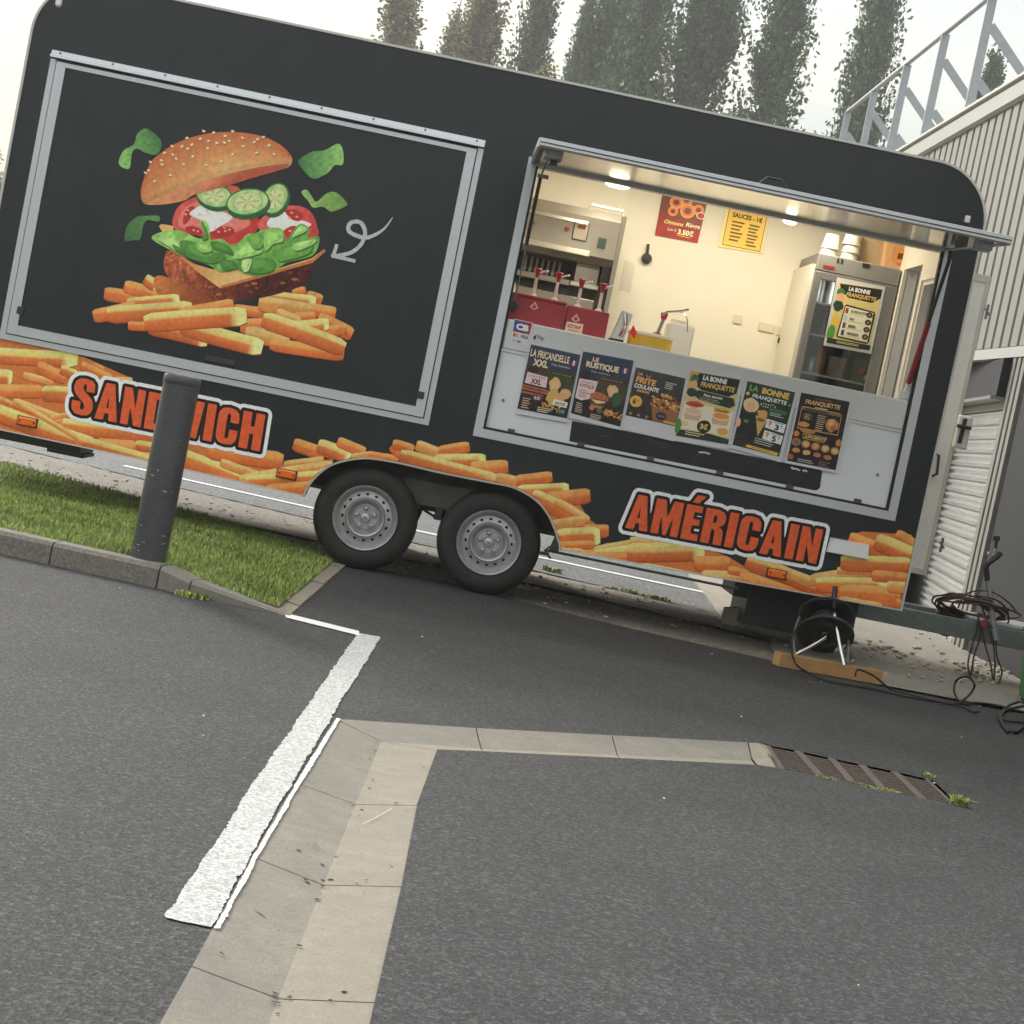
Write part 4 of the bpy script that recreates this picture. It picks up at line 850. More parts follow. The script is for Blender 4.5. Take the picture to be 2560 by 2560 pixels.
pile('fries_print', [(R8, [(-370,430),(-200,380),(0,360),(380,400),(545,470),(660,540),(640,480),(830,500),(1040,600),(1200,540),(1230,470),(1280,330),(1340,310),(1640,330),(1640,800),(1500,780),(900,680),(0,520),(-480,430)], base)],
  [(R7, [(1450,1225,1960,1130,56,'t'),(1560,1260,2020,1195,105,'y',0)]),
   (R8, [(-420,455,-60,470,60,'o'),(-60,365,330,385,55,'t'),(-80,435,390,425,115,'y'),(330,500,545,505,95,'o'),(0,525,420,610,60,'y',0),(370,580,690,600,78,'t'),(530,540,680,575,50,'o'),(600,600,980,660,100,'o'),
    (640,490,1200,700,98,'y',0),(820,530,1170,680,66,'t'),(1030,605,1410,545,78,'t'),(1060,630,1500,640,95,'y'),(1200,690,1570,715,125,'o'),(1200,720,1460,765,46,'t'),
    (1260,350,1440,420,92,'o'),(1540,330,1650,400,88,'o'),(1420,365,1660,465,105,'y',0),(1190,545,1420,545,46,'t'),(1210,495,1640,515,98,'y',0),(1400,575,1640,600,68,'o'),(1490,640,1640,650,70,'t'),(1540,740,1640,770,60,'o')])])

# ---- burger on the closed hatch
RB = zoom(200, 280, .41408)
Pb = Print(side(-.0185))
def bp(pts, col, cells=0, smooth=4): Pb.poly([RB(*p) for p in pts], col, cells=cells, smooth=smooth)
def lin(a, b, c0, c1):                      # colour running from point a to point b (zoom coordinates)
    a = np.array(RB(*a)); b = np.array(RB(*b)); d = b-a; L = d @ d
    return lambda u, v: tuple(np.array(c0)+(np.array(c1)-np.array(c0))*min(1, max(0, ((np.array((u, v))-a) @ d)/L)))
def mott(f, amp, s=.06):
    return lambda u, v: tuple(np.clip(np.array(f(u, v) if callable(f) else f)*(1+amp*math.sin(u*s*7+3*math.sin(v*s*5))*math.sin(v*s*9+2*math.sin(u*s*4))+RNG.normal(0, amp*.45)), 0, 255))
for a in [(150,1095,390,1130,82,'o'),(270,1050,490,1115,78,'o'),(395,1005,470,1055,72,'y'),(1285,1100,1365,1075,52,'o'),(1370,1110,1462,1140,74,'o'),(1130,1115,1425,1150,84,'y'),(1380,1190,1545,1215,78,'o'),(930,1190,1160,1215,66,'o'),(1080,1155,1390,1205,95,'t')]: fry(Pb, RB, *a)
bp([(450,1010),(480,988),(530,1000),(640,1050),(760,1110),(880,1145),(930,1180),(700,1180),(560,1150),(480,1110),(455,1060)], mott(lin((470,1000),(860,1170),(206,120,66),(120,52,30)), .08), 24)
bp([(510,905),(530,838),(600,860),(720,930),(850,1000),(1100,970),(1400,890),(1410,925),(1390,1000),(1300,1065),(1150,1112),(1000,1140),(880,1148),(760,1110),(640,1050),(540,1000),(512,950)], mott(lin((640,900),(1050,1140),(176,92,58),(74,30,24)), .26, .12), 70)
for k in range(60):
    a = random.uniform(530, 1390); b = random.uniform(930, 1110)
    if in_poly(np.array([a]), np.array([b]), [(540,930),(850,1075),(1380,930),(1370,1000),(1150,1090),(880,1130),(640,1040)])[0]: bp(circ(a, b, random.uniform(8, 22), 9, ry=random.uniform(5, 11)), random.choice([(150,76,48),(98,42,30),(128,58,40),(178,98,66)]), 0, 0)
bp([(480,690),(495,678),(570,690),(565,722),(500,725)], (226,176,110), 0, 0)
bp([(600,868),(680,915),(800,950),(950,955),(1120,970),(1400,885),(1475,830),(1486,842),(1405,912),(1250,955),(1100,1000),(850,1066),(720,972)], lin((720,900),(850,1060),(206,146,84),(230,186,120)), 20, 0)
bp([(850,1066),(1100,1000),(1250,955),(1405,912),(1486,842),(1475,830),(1400,892),(1240,940),(1090,985),(850,1050)], (196,120,64), 0, 0)
bp([(880,448),(950,452),(970,480),(960,520),(880,500)], (206,96,72))
red = mott(lin((600,560),(1000,800),(214,92,84),(196,58,54)), .05)
bp([(565,690),(568,630),(605,565),(690,520),(780,505),(900,545),(1040,610),(1088,660),(1075,710),(1020,760),(945,805),(820,775),(700,745),(620,735)], red, 26)
bp([(600,690),(605,630),(650,570),(720,545),(800,545),(920,590),(1010,640),(1030,680),(960,720),(870,740),(760,730),(660,712)], (226,128,112), 10)
bp([(625,650),(640,600),(680,570),(700,600),(650,670),(628,680)], (178,52,46)); bp([(640,700),(690,690),(740,720),(720,745),(660,735)], (178,52,46)); bp([(790,730),(840,695),(920,700),(930,740),(850,765)], (180,50,46))
bp([(690,590),(760,560),(850,598),(925,640),(850,690),(785,725),(740,660),(665,622)], mott((238,234,222), .03), 12)
for p in ((640,620),(655,595),(680,640),(690,715),(715,722),(840,725),(880,720),(905,712)): bp(circ(*p, 9, 8, ry=6), (236,170,140), 0, 0)
bp([(1085,660),(1150,605),(1230,572),(1330,570),(1400,612),(1432,690),(1432,755),(1300,780),(1150,770),(1090,720)], mott(lin((1150,570),(1350,780),(220,104,94),(200,66,60)), .05), 20)
bp([(1150,645),(1225,602),(1290,640),(1400,680),(1310,715),(1220,725),(1135,690)], mott((236,232,220), .03), 12)
bp([(1240,600),(1300,590),(1350,625),(1330,660),(1280,650)], (180,54,48)); bp([(1230,720),(1280,690),(1310,700),(1280,760),(1240,750)], (184,58,50))
for p in ((1280,610),(1310,635),(1270,720),(1265,640)): bp(circ(*p, 9, 8, ry=6), (236,170,140), 0, 0)
for a0 in range(0, 12):
    aa = a0*PI/6; bp([(820+70*math.cos(aa), 650+40*math.sin(aa)), (820+120*math.cos(aa+.05), 650+66*math.sin(aa+.05)), (820+118*math.cos(aa-.05), 650+66*math.sin(aa-.05))], (236,170,150), 0, 0)
# cucumber
def cuke(cx, cy, rx, ry, rot, drop):
    bp(circ(cx+6, cy+drop, rx+4, 28, ry=ry+4, rot=rot), (50,92,52), 0, 0)
    bp(circ(cx, cy, rx+2, 28, ry=ry+2, rot=rot), (62,116,60), 0, 0)
    bp(circ(cx, cy, rx-7, 28, ry=ry-7, rot=rot), lambda u, v: tuple(np.array((176,204,134))+14*math.sin(u*.2)), 8, 0)
    bp(circ(cx, cy, rx*.62, 24, ry=ry*.62, rot=rot), (206,216,160), 0, 0)
    for k in range(6):
        a = rot+k*PI/3; bp([(cx, cy), (cx+rx*.5*math.cos(a-.16), cy+ry*.5*math.sin(a-.16)), (cx+rx*.58*math.cos(a), cy+ry*.58*math.sin(a)), (cx+rx*.5*math.cos(a+.16), cy+ry*.5*math.sin(a+.16))], (186,182,104), 0, 0)
cuke(1180, 525, 74, 100, .55, 18); cuke(812, 505, 112, 74, .25, 18); cuke(1015, 545, 130, 80, -.15, 22)
# lettuce
lg = mott(lin((700,700),(900,990),(148,200,100),(112,168,76)), .10, .09)
bp([(435,765),(500,725),(600,715),(660,740),(720,765),(765,752),(770,720),(725,682),(740,655),(780,690),(792,770),(860,768),(905,800),(960,790),(1010,740),(1060,735),(1110,710),(1190,700),(1232,722),(1250,775),(1310,692),(1350,678),(1386,710),(1380,762),(1440,752),(1446,790),(1415,862),(1340,890),(1250,912),(1190,950),(1110,990),(1010,985),(950,950),(860,970),(790,930),(700,900),(600,860),(540,830)], lg, 60, 3)
for pts, c in (([(470,765),(560,745),(610,800),(690,880),(620,860),(540,815)], (168,206,120)), ([(610,780),(700,790),(760,850),(860,850),(880,880),(800,915),(690,890),(620,850)], (86,140,62)), ([(700,800),(780,800),(800,840),(740,850)], (150,192,104)),
    ([(800,780),(900,810),(930,860),(880,850),(800,820)], (78,132,58)), ([(930,870),(990,800),(1080,800),(1100,850),(1000,880),(950,890)], (160,202,112)), ([(1010,760),(1090,730),(1110,800),(1060,830)], (112,166,76)), ([(1120,720),(1210,715),(1230,780),(1170,800),(1120,840)], (150,194,104)),
    ([(960,900),(1080,880),(1180,900),(1160,960),(1060,975),(970,950)], (88,142,64)), ([(980,900),(1040,890),(1020,960),(985,960)], (176,210,130)), ([(1200,830),(1300,800),(1400,780),(1390,850),(1280,890),(1200,900)], (104,158,72)), ([(1290,800),(1420,770),(1410,800),(1310,840)], (164,204,116)),
    ([(1320,700),(1350,690),(1370,720),(1290,760),(1270,780)], (166,206,120)), ([(735,668),(760,690),(775,760),(740,770),(755,730)], (84,138,60)), ([(850,900),(930,900),(950,940),(870,955)], (74,126,56)), ([(560,800),(640,840),(600,850)], (80,132,58))):
    bp([(a+5, b+9) for a, b in pts], (58,104,44), 0, 4); bp(pts, mott(c, .08, .1), 10, 4)
    cq = np.mean(np.array(pts), 0); bp([tuple(cq+(np.array(q)-cq)*.55-np.array((6, 8))) for q in pts], tuple(np.minimum(255, np.array(c)*1.14)), 0, 4)
# bun
def bun(u, v):
    x = (u-200)/.41408; y = (v-280)/.41408; yl = np.interp(x, [370,470,600,800,1000,1200,1283], [545,525,468,398,348,318,300]); yt = np.interp(x, [370,430,500,600,720,850,1000,1120,1210,1283], [470,310,245,185,145,125,130,155,200,290])
    t = (yl-y)/max(30, yl-yt); side_ = abs(x-900)/560
    c = np.array((232,186,122))*(1-t)+np.array((196,112,66))*t if t > 0 else np.array((232,186,122))
    c = c*(1-side_*.55)+np.array((192,100,58))*side_*.55; c = c*(1.0 if t > .12 else .92)
    return tuple(c)
bp([(372,480),(385,420),(430,310),(500,245),(600,185),(720,145),(850,125),(1000,130),(1120,155),(1210,200),(1265,250),(1284,290),(1268,330),(1200,355),(1050,400),(930,438),(700,500),(640,535),(520,560),(410,562),(378,535)], mott(bun, .035, .05), 56)
bp([(412,560),(470,525),(600,470),(800,402),(1000,352),(1200,320),(1265,322),(1200,356),(1050,400),(930,438),(700,500),(640,535),(520,558)], mott(lin((800,400),(860,470),(214,140,96),(182,88,60)), .05), 40)
for p in ((750,118),(650,160),(560,210),(515,250),(495,295),(420,355),(430,305),(400,370),(455,420),(550,385),(565,260),(585,285),(620,210),(655,225),(680,200),(685,272),(630,320),(500,320),(730,165),(780,178),(775,222),(765,325),(830,190),(875,188),(880,148),(905,178),(925,260),(858,302),(810,128),(925,120),(985,160),(990,210),(1055,185),(1075,168),(1110,155),(1070,250),(1145,205),(1175,258)):
    r = random.uniform(-.7, .7); bp(circ(p[0]+2, p[1]+3, 12, 10, ry=8, rot=r), (160,84,50), 0, 0); bp(circ(*p, 11, 10, ry=7, rot=r), (244,214,172), 0, 0)
# chips in front
for a in [(290,1155,605,1130,64,'y'),(85,1235,340,1180,84,'o'),(170,1225,680,1190,104,'y'),(620,1215,930,1160,74,'o'),(1290,1240,1425,1230,54,'o'),(1440,1245,1645,1345,84,'o'),(1190,1210,1330,1265,56,'t'),(1480,1325,1610,1310,64,'o'),(1260,1300,1505,1280,76,'y'),
          (295,1290,440,1295,54,'o'),(425,1305,775,1385,80,'y'),(970,1295,1160,1290,86,'o'),(1000,1335,1265,1385,96,'t'),(615,1290,1105,1425,106,'y'),(390,1275,1010,1232,114,'y'),(1150,1400,1595,1465,80,'o'),(1105,1250,1600,1430,104,'y',0)]: fry(Pb, RB, *a)
for pts, c0, c1 in (([(240,300),(270,235),(330,200),(350,140),(390,105),(430,115),(490,170),(495,220),(465,262),(400,250),(350,225),(320,250),(310,330),(290,348),(250,330)], (146,196,110), (70,118,66)), ([(1323,295),(1400,245),(1480,235),(1560,195),(1590,240),(1588,320),(1540,325),(1500,370),(1430,405),(1390,395),(1340,340)], (70,118,70), (150,200,108)),
    ([(1340,490),(1370,472),(1400,510),(1430,545),(1490,495),(1550,490),(1615,555),(1590,580),(1520,605),(1470,575),(1410,580),(1380,540)], (150,190,104), (116,148,74)), ([(275,780),(290,690),(350,635),(400,630),(480,630),(480,665),(420,655),(390,680),(370,770),(330,775)], (66,104,64), (98,140,84))):
    bp(pts, mott(lin(pts[0], pts[len(pts)//2], c0, c1), .08, .08), 20, 4)
arrow = spline([(1888,640),(1840,705),(1780,745),(1725,762),(1680,752),(1632,728),(1622,695),(1645,668),(1690,668),(1716,700),(1722,745),(1700,800),(1650,845),(1590,865),(1535,872)], 4, closed=False)
Pb.stroke([RB(*p) for p in arrow], [2+8*min(1, i/9)*random.uniform(.85, 1.1) for i in range(len(arrow))], (186,188,186))
Pb.stroke([RB(1552,806), RB(1540,845), RB(1527,872)], 8.5, (186,188,186)); Pb.stroke([RB(1527,872), RB(1590,885), RB(1660,902)], 8.5, (186,188,186))
Pb.build('burger_print', ink_gloss, hatch)

# ---- big outlined lettering
GLY = {  # unit-height block capitals, stroke about .22
 'A': (.56, [[(0,0),(.17,1),(.39,1),(.56,0),(.35,0),(.325,.19),(.235,.19),(.21,0)], [(.25,.34),(.31,.34),(.28,.72)]]),
 'N': (.52, [[(0,0),(0,1),(.19,1),(.33,.45),(.33,1),(.52,1),(.52,0),(.33,0),(.19,.52),(.19,0)]]),
 'D': (.52, [[(0,0),(0,1),(.30,1),(.46,.95),(.52,.82),(.52,.18),(.46,.05),(.30,0)], [(.22,.17),(.28,.18),(.30,.24),(.30,.76),(.28,.82),(.22,.83)]]),
 'W': (.80, [[(.10,0),(0,1),(.20,1),(.245,.42),(.30,1),(.50,1),(.555,.42),(.60,1),(.80,1),(.70,0),(.46,0),(.40,.45),(.34,0)]]),
 'I': (.22, [[(0,0),(0,1),(.22,1),(.22,0)]]),
 'H': (.54, [[(0,0),(0,1),(.22,1),(.22,.62),(.32,.62),(.32,1),(.54,1),(.54,0),(.32,0),(.32,.42),(.22,.42),(.22,0)]]),
 'M': (.68, [[(0,0),(0,1),(.24,1),(.34,.50),(.44,1),(.68,1),(.68,0),(.49,0),(.49,.58),(.38,0),(.30,0),(.19,.58),(.19,0)]]),
 'E': (.42, [[(0,0),(0,1),(.41,1),(.41,.81),(.22,.81),(.22,.61),(.39,.61),(.39,.43),(.22,.43),(.22,.19),(.42,.19),(.42,0)]]),
 'R': (.53, [[(0,0),(0,1),(.32,1),(.46,.95),(.52,.82),(.52,.66),(.47,.56),(.38,.52),(.48,.46),(.52,.36),(.53,0),(.32,0),(.31,.36),(.28,.42),(.22,.43),(.22,0)], [(.22,.60),(.28,.61),(.31,.66),(.31,.77),(.28,.82),(.22,.83)]]),
 'C': (.52, [[(.26,0),(.10,.03),(.02,.13),(0,.24),(0,.76),(.02,.87),(.10,.97),(.26,1),(.42,.97),(.50,.87),(.52,.76),(.52,.61),(.31,.61),(.31,.78),(.28,.84),(.24,.84),(.22,.78),(.22,.22),(.24,.16),(.28,.16),(.31,.22),(.31,.42),(.52,.42),(.52,.24),(.50,.13),(.42,.03)]]),
 'S': (.52, [[(.26,0),(.10,.03),(.02,.12),(0,.22),(0,.37),(.21,.37),(.21,.20),(.24,.15),(.29,.16),(.31,.22),(.30,.31),(.24,.38),(.08,.52),(.02,.62),(0,.76),(.03,.89),(.11,.97),(.26,1),(.42,.97),(.50,.88),(.51,.76),(.51,.66),(.31,.66),(.31,.79),(.28,.85),(.24,.84),(.22,.77),(.24,.69),(.31,.62),(.46,.49),(.51,.38),(.52,.22),(.49,.11),(.41,.03)]])}
def seg_dist(gx, gy, loops):
    d = np.full(gx.shape, 9.0); ins = np.zeros(gx.shape, bool)
    for lo in loops:
        ins ^= in_poly(gx, gy, lo)
        for i in range(len(lo)):
            ax, ay = lo[i]; bx, by = lo[(i+1) % len(lo)]; L = (bx-ax)**2+(by-ay)**2
            if L < 1e-12: continue
            t = np.clip(((gx-ax)*(bx-ax)+(gy-ay)*(by-ay))/L, 0, 1); d = np.minimum(d, np.hypot(gx-ax-t*(bx-ax), gy-ay-t*(by-ay)))
    return np.where(ins, -d, d)
def contour_fill(D, gx, gy, lev):
    """triangles of the region D < lev on a grid, cut exactly at the level"""
    F = D-lev; ny, nx = F.shape; V = []; Fc = []; cache = {}
    def vid(key, p):
        if key not in cache: cache[key] = len(V); V.append(p)
        return cache[key]
    for j in range(ny-1):
        row = F[j:j+2]
        for i in range(nx-1):
            q = ((j, i), (j, i+1), (j+1, i+1), (j+1, i)); f = [F[a] for a in q]
            if min(f) >= 0: continue
            poly = []
            for k in range(4):
                a, b = q[k], q[(k+1) % 4]; fa, fb = f[k], f[(k+1) % 4]
                if fa < 0: poly.append(vid(a, (gx[a], gy[a])))
                if (fa < 0) != (fb < 0):
                    t = fa/(fa-fb); key = (min(a, b), max(a, b)); poly.append(vid(key, (gx[a]+(gx[b]-gx[a])*t, gy[a]+(gy[b]-gy[a])*t)))
            if len(poly) > 2: Fc.append(tuple(poly))
    return V, Fc
def big_word(word, tl, tr, bl, name):
    A, B, Cc = T(*tl), T(*tr), T(*bl); H = (A-Cc).length; base = Vector((Cc.x, 0, Cc.z)); ex = (B-A); Wd = ex.length; ex = ex.normalized(); ez = (A-Cc).normalized()
    x = 0; loops = []; gap = .075
    for ch in word:
        w_, ls = GLY[{'É': 'E'}.get(ch, ch)]
        for l in ls: loops.append([(x+p[0], p[1]) for p in l])
        if ch == 'É': loops.append([(x+.12, 1.07), (x+.22, 1.30), (x+.44, 1.30), (x+.28, 1.07)])
        x += w_+gap
    tot = x-gap; sx = Wd/tot; loops = [[(p[0]*sx, p[1]*H) for p in l] for l in loops]
    st = .0055; gx, gy = np.meshgrid(np.arange(-.07, Wd+.075, st), np.arange(-.07, H*1.35+.07, st)); Dm = seg_dist(gx, gy, loops)
    to3 = lambda u, v, l: tuple(base+ex*u+ez*v+Vector((0, -.0052-l, 0)))
    Pw = Print(to3, 1.2e-4)
    for lev, c in ((.040, (236,232,230)), (.0185, (30,24,22))):
        V, Fc = contour_fill(Dm, gx, gy, lev); Pw.raw(V, Fc, [ink(c)]*len(V))
    outer_l = []
    for l in loops:
        V, Fc = None, None
    V, Fc = contour_fill(Dm, gx, gy, 0.0); Pw.raw(V, Fc, [ink((214,92,50))]*len(V))
    return Pw.build(name, ink_gloss, trailer)
big_word('SANDWICH', (190, 941), (664, 1037), (176, 1033), 'sandwich_lettering')
big_word('AMÉRICAIN', (1580, 1233), (2058, 1324), (1562, 1319), 'americain_lettering')

# faint older lettering ghosts on the vinyl are left to the material
# ================================================================== posters
class Poster:
    """a sheet given by its four photo corners (tl, tr, br, bl) on an upright plane"""
    def __init__(s, q, y, bend=0.0):
        s.q = [T(*p, y) for p in q]; s.y = y; s.P = Print(s.m, 1.2e-4)
    def m(s, u, v, l):
        a, b, c, d = s.q; p = a*((1-u)*(1-v))+b*(u*(1-v))+c*(u*v)+d*((1-u)*v); return (p.x, s.y-.0006-l, p.z)
    def done(s, label, name='poster', mat=None):
        a = MB(); n = 9; g = [Vector(s.m(i/(n-1), j/(n-1), -.0004)) for j in range(n) for i in range(n)]
        back = [p+Vector((0, .0006, 0)) for p in g]
        a.add(g, [(j*n+i, j*n+i+1, j*n+n+i+1, j*n+n+i) for j in range(n-1) for i in range(n-1)])
        sheet = a.build(name, mat or M('white_paper', (.74, .75, .77), .4), None, label=label, cat='poster')
        s.P.build('printing', ink_paper, sheet); return sheet
def lines(P, x0, x1, y0, dy, n, col, h=.012):
    for k in range(n): P.rect(x0, y0+k*dy, x0+(x1-x0)*random.uniform(.65, 1), y0+k*dy+h, col)
def blob(P, cx, cy, rx, ry, col, n=14, amp=.12, rot=0):
    P.poly([(x+random.uniform(-amp, amp)*rx, y+random.uniform(-amp, amp)*ry) for x, y in circ(cx, cy, rx, n, ry=ry, rot=rot)], col)
def shade(c0, c1): return lambda u, v: tuple(np.array(c0)*(1-v)+np.array(c1)*v)
PY = -.0045
# 1 la fricandelle
p = Poster([(1327,857),(1454,885),(1417,1056),(1288,1034)], PY); P = p.P
P.poly([(.01,.02),(.985,.015),(.985,.945),(.02,.925)], mott(shade((58,66,84),(40,30,26)), .12, 30), 14)
P.rect(.01,.30,.985,.50,(74,62,48)); P.rect(.5,.30,.97,.62,(64,70,44))
P.text('LA FRICANDELLE', .04,.075,.80,.18,(238,206,172), bold=.03); P.text('XXL', .12,.20,.42,.30,(238,206,172), bold=.05); P.text('Frites, Authentique', .48,.215,.84,.255,(206,212,224))
P.rect(.84,.115,.873,.19,(60,74,150)); P.rect(.873,.115,.906,.19,(235,232,235)); P.rect(.906,.115,.94,.19,(196,52,64))
blob(P,.16,.345,.11,.05,(52,40,34)); P.poly([(.06,.40),(.46,.42),(.47,.57),(.05,.555)], (226,196,198)); P.text('LA FRICANDELLE', .09,.43,.42,.46,(96,48,52)); P.text('XXL', .16,.475,.36,.55,(74,32,40), bold=.04)
P.rect(.5,.33,.95,.365,(50,40,34)); P.text('La Bonne Franquette', .53,.337,.90,.36,(206,176,150))
blob(P,.62,.50,.11,.10,(224,176,118)); blob(P,.63,.52,.07,.07,(226,178,140)); blob(P,.63,.68,.12,.12,(206,166,96)); blob(P,.86,.60,.11,.07,(222,168,116)); blob(P,.80,.66,.08,.06,(216,158,108))
P.poly([(.02,.58),(.52,.60),(.52,.665),(.02,.645)], mott((176,104,66), .15, 40), 10); P.poly([(.03,.60),(.50,.62),(.50,.64),(.03,.625)], (122,58,40)); P.poly([(.02,.665),(.45,.68),(.45,.71),(.02,.70)], (150,94,56))
blob(P,.34,.735,.13,.045,(96,52,62)); P.text('8.5€', .29,.71,.40,.755,(236,220,220), bold=.02)
for k in range(26): fx = random.uniform(.48,.82); P.stroke([(fx, random.uniform(.78,.86)), (fx+random.uniform(-.08,.08), random.uniform(.78,.88))], .014, random.choice([(226,172,92),(214,150,74),(236,190,112)]))
P.poly([(.66,.70),(.94,.72),(.93,.80),(.65,.785)], (238,226,206)); P.text('FRITES', .70,.735,.90,.78,(110,70,44), bold=.03); blob(P,.86,.86,.085,.055,(48,56,54)); P.text('2.5€', .81,.84,.91,.88,(214,220,214))
P.rect(.05,.74,.28,.92,(62,42,38)); lines(P,.08,.25,.76,.032,5,(206,176,140)); P.poly([(.36,.83),(.76,.845),(.74,.93),(.33,.92)], (34,30,30)); lines(P,.39,.70,.85,.026,3,(214,196,160))
p.done('dark poster of a long sausage sandwich, leftmost of the six on the counter front')
# 2 le rustique
p = Poster([(1457,872),(1589,897),(1552,1076),(1422,1044)], PY-.002); P = p.P
P.poly([(.015,.035),(.975,.03),(.975,.955),(.02,.93)], mott(shade((56,66,86),(44,32,28)), .12, 30), 14); P.rect(.36,.32,.97,.60,(72,66,50))
P.text('LE', .22,.085,.34,.145,(238,206,172), bold=.04); P.text('RUSTIQUE', .12,.155,.74,.255,(240,210,176), bold=.05); P.text('Frites, Authentique', .24,.275,.60,.305,(206,212,224))
P.rect(.80,.155,.835,.225,(60,74,150)); P.rect(.835,.155,.87,.225,(235,232,235)); P.rect(.87,.155,.905,.225,(196,52,64))
blob(P,.13,.36,.10,.055,(50,38,34)); P.poly([(.05,.42),(.40,.41),(.36,.66),(.16,.72),(.04,.70)], (226,198,198)); P.text('LE SANDWICH', .10,.445,.33,.47,(120,70,72)); P.text('RUSTIQUE', .08,.485,.35,.54,(150,74,56), bold=.03); lines(P,.09,.30,.57,.03,4,(140,100,100), .010)
P.rect(.40,.34,.94,.375,(48,38,32)); P.text('La Bonne Franquette', .44,.345,.86,.37,(206,176,150))
blob(P,.70,.50,.10,.085,(226,178,118)); blob(P,.71,.52,.065,.06,(226,182,146)); blob(P,.80,.60,.10,.10,(56,90,56))
P.poly([(.30,.60),(.40,.555),(.55,.56),(.66,.60),(.66,.65),(.32,.655)], mott((178,106,64), .12, 40), 10); P.poly([(.30,.66),(.66,.655),(.62,.71),(.33,.70)], (96,56,36)); P.poly([(.34,.67),(.62,.665),(.60,.685),(.45,.72)], (228,206,150)); P.poly([(.32,.71),(.62,.715),(.60,.75),(.36,.745)], (120,70,44)); P.poly([(.34,.74),(.58,.745),(.56,.78),(.38,.775)], (190,120,76))
for k in range(30): fx = random.uniform(.62,.92); P.stroke([(fx, random.uniform(.76,.84)), (fx+random.uniform(-.08,.08), random.uniform(.76,.87))], .014, random.choice([(226,162,92),(208,140,74),(236,184,112)]))
blob(P,.38,.79,.05,.035,(198,110,110)); blob(P,.53,.81,.05,.035,(70,110,70)); P.rect(.05,.74,.27,.925,(46,38,38)); lines(P,.08,.24,.76,.03,5,(196,180,160)); P.poly([(.36,.85),(.70,.87),(.68,.935),(.34,.92)], (34,30,30)); lines(P,.38,.66,.87,.025,3,(190,176,150))
p.done('dark poster of a stacked toasted sandwich under a blue title, second from the opening frame')
# 3 la frite coulante
p = Poster([(1591,907),(1719,938),(1687,1104),(1553,1073)], PY); P = p.P
P.poly([(.01,.065),(.975,.055),(.975,.775),(.02,.785)], mott(shade((70,66,64),(46,38,34)), .10, 30), 14)
P.text('LA', .08,.12,.17,.165,(238,232,224)); P.text('FRITE', .06,.185,.44,.275,(230,168,84), skew=.1, bold=.05); P.text('COULANTE', .05,.29,.52,.355,(238,234,226), skew=.1, bold=.04); P.rect(.12,.37,.36,.405,(206,140,78))
lines(P,.62,.84,.17,.028,4,(206,196,180), .011); P.stroke([(.24,.13),(.26,.165),(.30,.165),(.32,.13)], .012, (214,160,80))
blob(P,.15,.55,.115,.085,(228,176,84), amp=.02, n=22); P.text('6', .09,.51,.155,.595,(60,36,20), bold=.04); P.text('€', .165,.515,.20,.555,(60,36,20))
P.poly([(.42,.47),(.96,.42),(.965,.74),(.52,.77)], shade((176,118,74),(150,92,54)), 6)
for k in range(70): a = random.uniform(.43,.96); b_ = random.uniform(.36,.56); blob(P, a, b_+.04*abs(a-.7), random.uniform(.02,.04), random.uniform(.012,.024), random.choice([(222,166,98),(150,84,44),(92,50,30),(236,186,120),(196,128,70),(112,60,36)]), 8)
blob(P,.66,.68,.10,.06,(58,54,54), amp=.02, n=20); P.text('La Bonne', .60,.665,.72,.69,(190,186,180)); P.rect(.72,.735,.95,.765,(206,160,92))
for k in range(3): blob(P,.10+.15*k,.74,.03,.022,(166,120,80))
p.done('poster of a paper bowl of loaded fries with a blank white lower margin')
# 4 sauces
p = Poster([(1725,916),(1859,942),(1823,1125),(1682,1101)], PY-.002); P = p.P
P.poly([(.03,.05),(.95,.04),(.96,.93),(.03,.93)], shade((206,176,110),(222,206,170)), 8)
P.poly([(.06,.06),(.95,.05),(.93,.24),(.80,.30),(.30,.28),(.10,.20)], (36,40,38)); P.poly([(.03,.05),(.22,.05),(.10,.16),(.03,.22)], (216,160,70))
P.text('LA BONNE', .28,.075,.72,.145,(240,238,230), bold=.05); P.text('FRANQUETTE', .26,.165,.88,.245,(226,186,104), skew=.15, bold=.03); blob(P,.13,.15,.075,.06,(70,110,74)); blob(P,.14,.22,.07,.055,(226,170,130)); blob(P,.14,.33,.09,.06,(38,64,46))
P.poly([(.24,.285),(.90,.31),(.95,.40),(.86,.45),(.30,.41),(.18,.36)], (42,58,44)); P.text('Nos sauces', .36,.315,.70,.355,(236,232,220), bold=.02); lines(P,.30,.80,.375,.024,2,(150,160,130), .010)
P.poly([(.05,.46),(.94,.48),(.93,.82),(.05,.82)], (230,220,196)); blob(P,.24,.48,.16,.04,(196,78,60)); P.text('Burger', .15,.465,.34,.495,(120,34,26), bold=.03); blob(P,.74,.50,.16,.04,(222,170,70)); P.text('Cheddar', .62,.485,.86,.52,(70,60,20), bold=.03)
for cx, c in ((.24,(226,182,148)), (.74,(222,150,72))):
    P.poly([(cx-.16,.58),(cx+.16,.58),(cx+.13,.69),(cx-.13,.69)], (206,170,134)); P.poly(circ(cx,.575,.165,20,ry=.055), (236,216,190)); P.poly(circ(cx,.572,.145,20,ry=.044), c)
blob(P,.48,.75,.125,.085,(44,36,26), amp=.02, n=20); P.text('3€', .41,.71,.55,.79,(232,200,110), bold=.04); blob(P,.13,.75,.08,.035,(226,190,130)); blob(P,.82,.77,.10,.05,(222,160,80))
P.poly([(.03,.84),(.60,.83),(.96,.86),(.96,.93),(.03,.93)], (44,52,40)); lines(P,.18,.58,.85,.03,2,(206,196,130), .013); blob(P,.88,.89,.06,.035,(60,64,60)); blob(P,.03,.80,.05,.10,(78,140,60))
p.done('cream poster with two pots of sauce marked 3 euros')
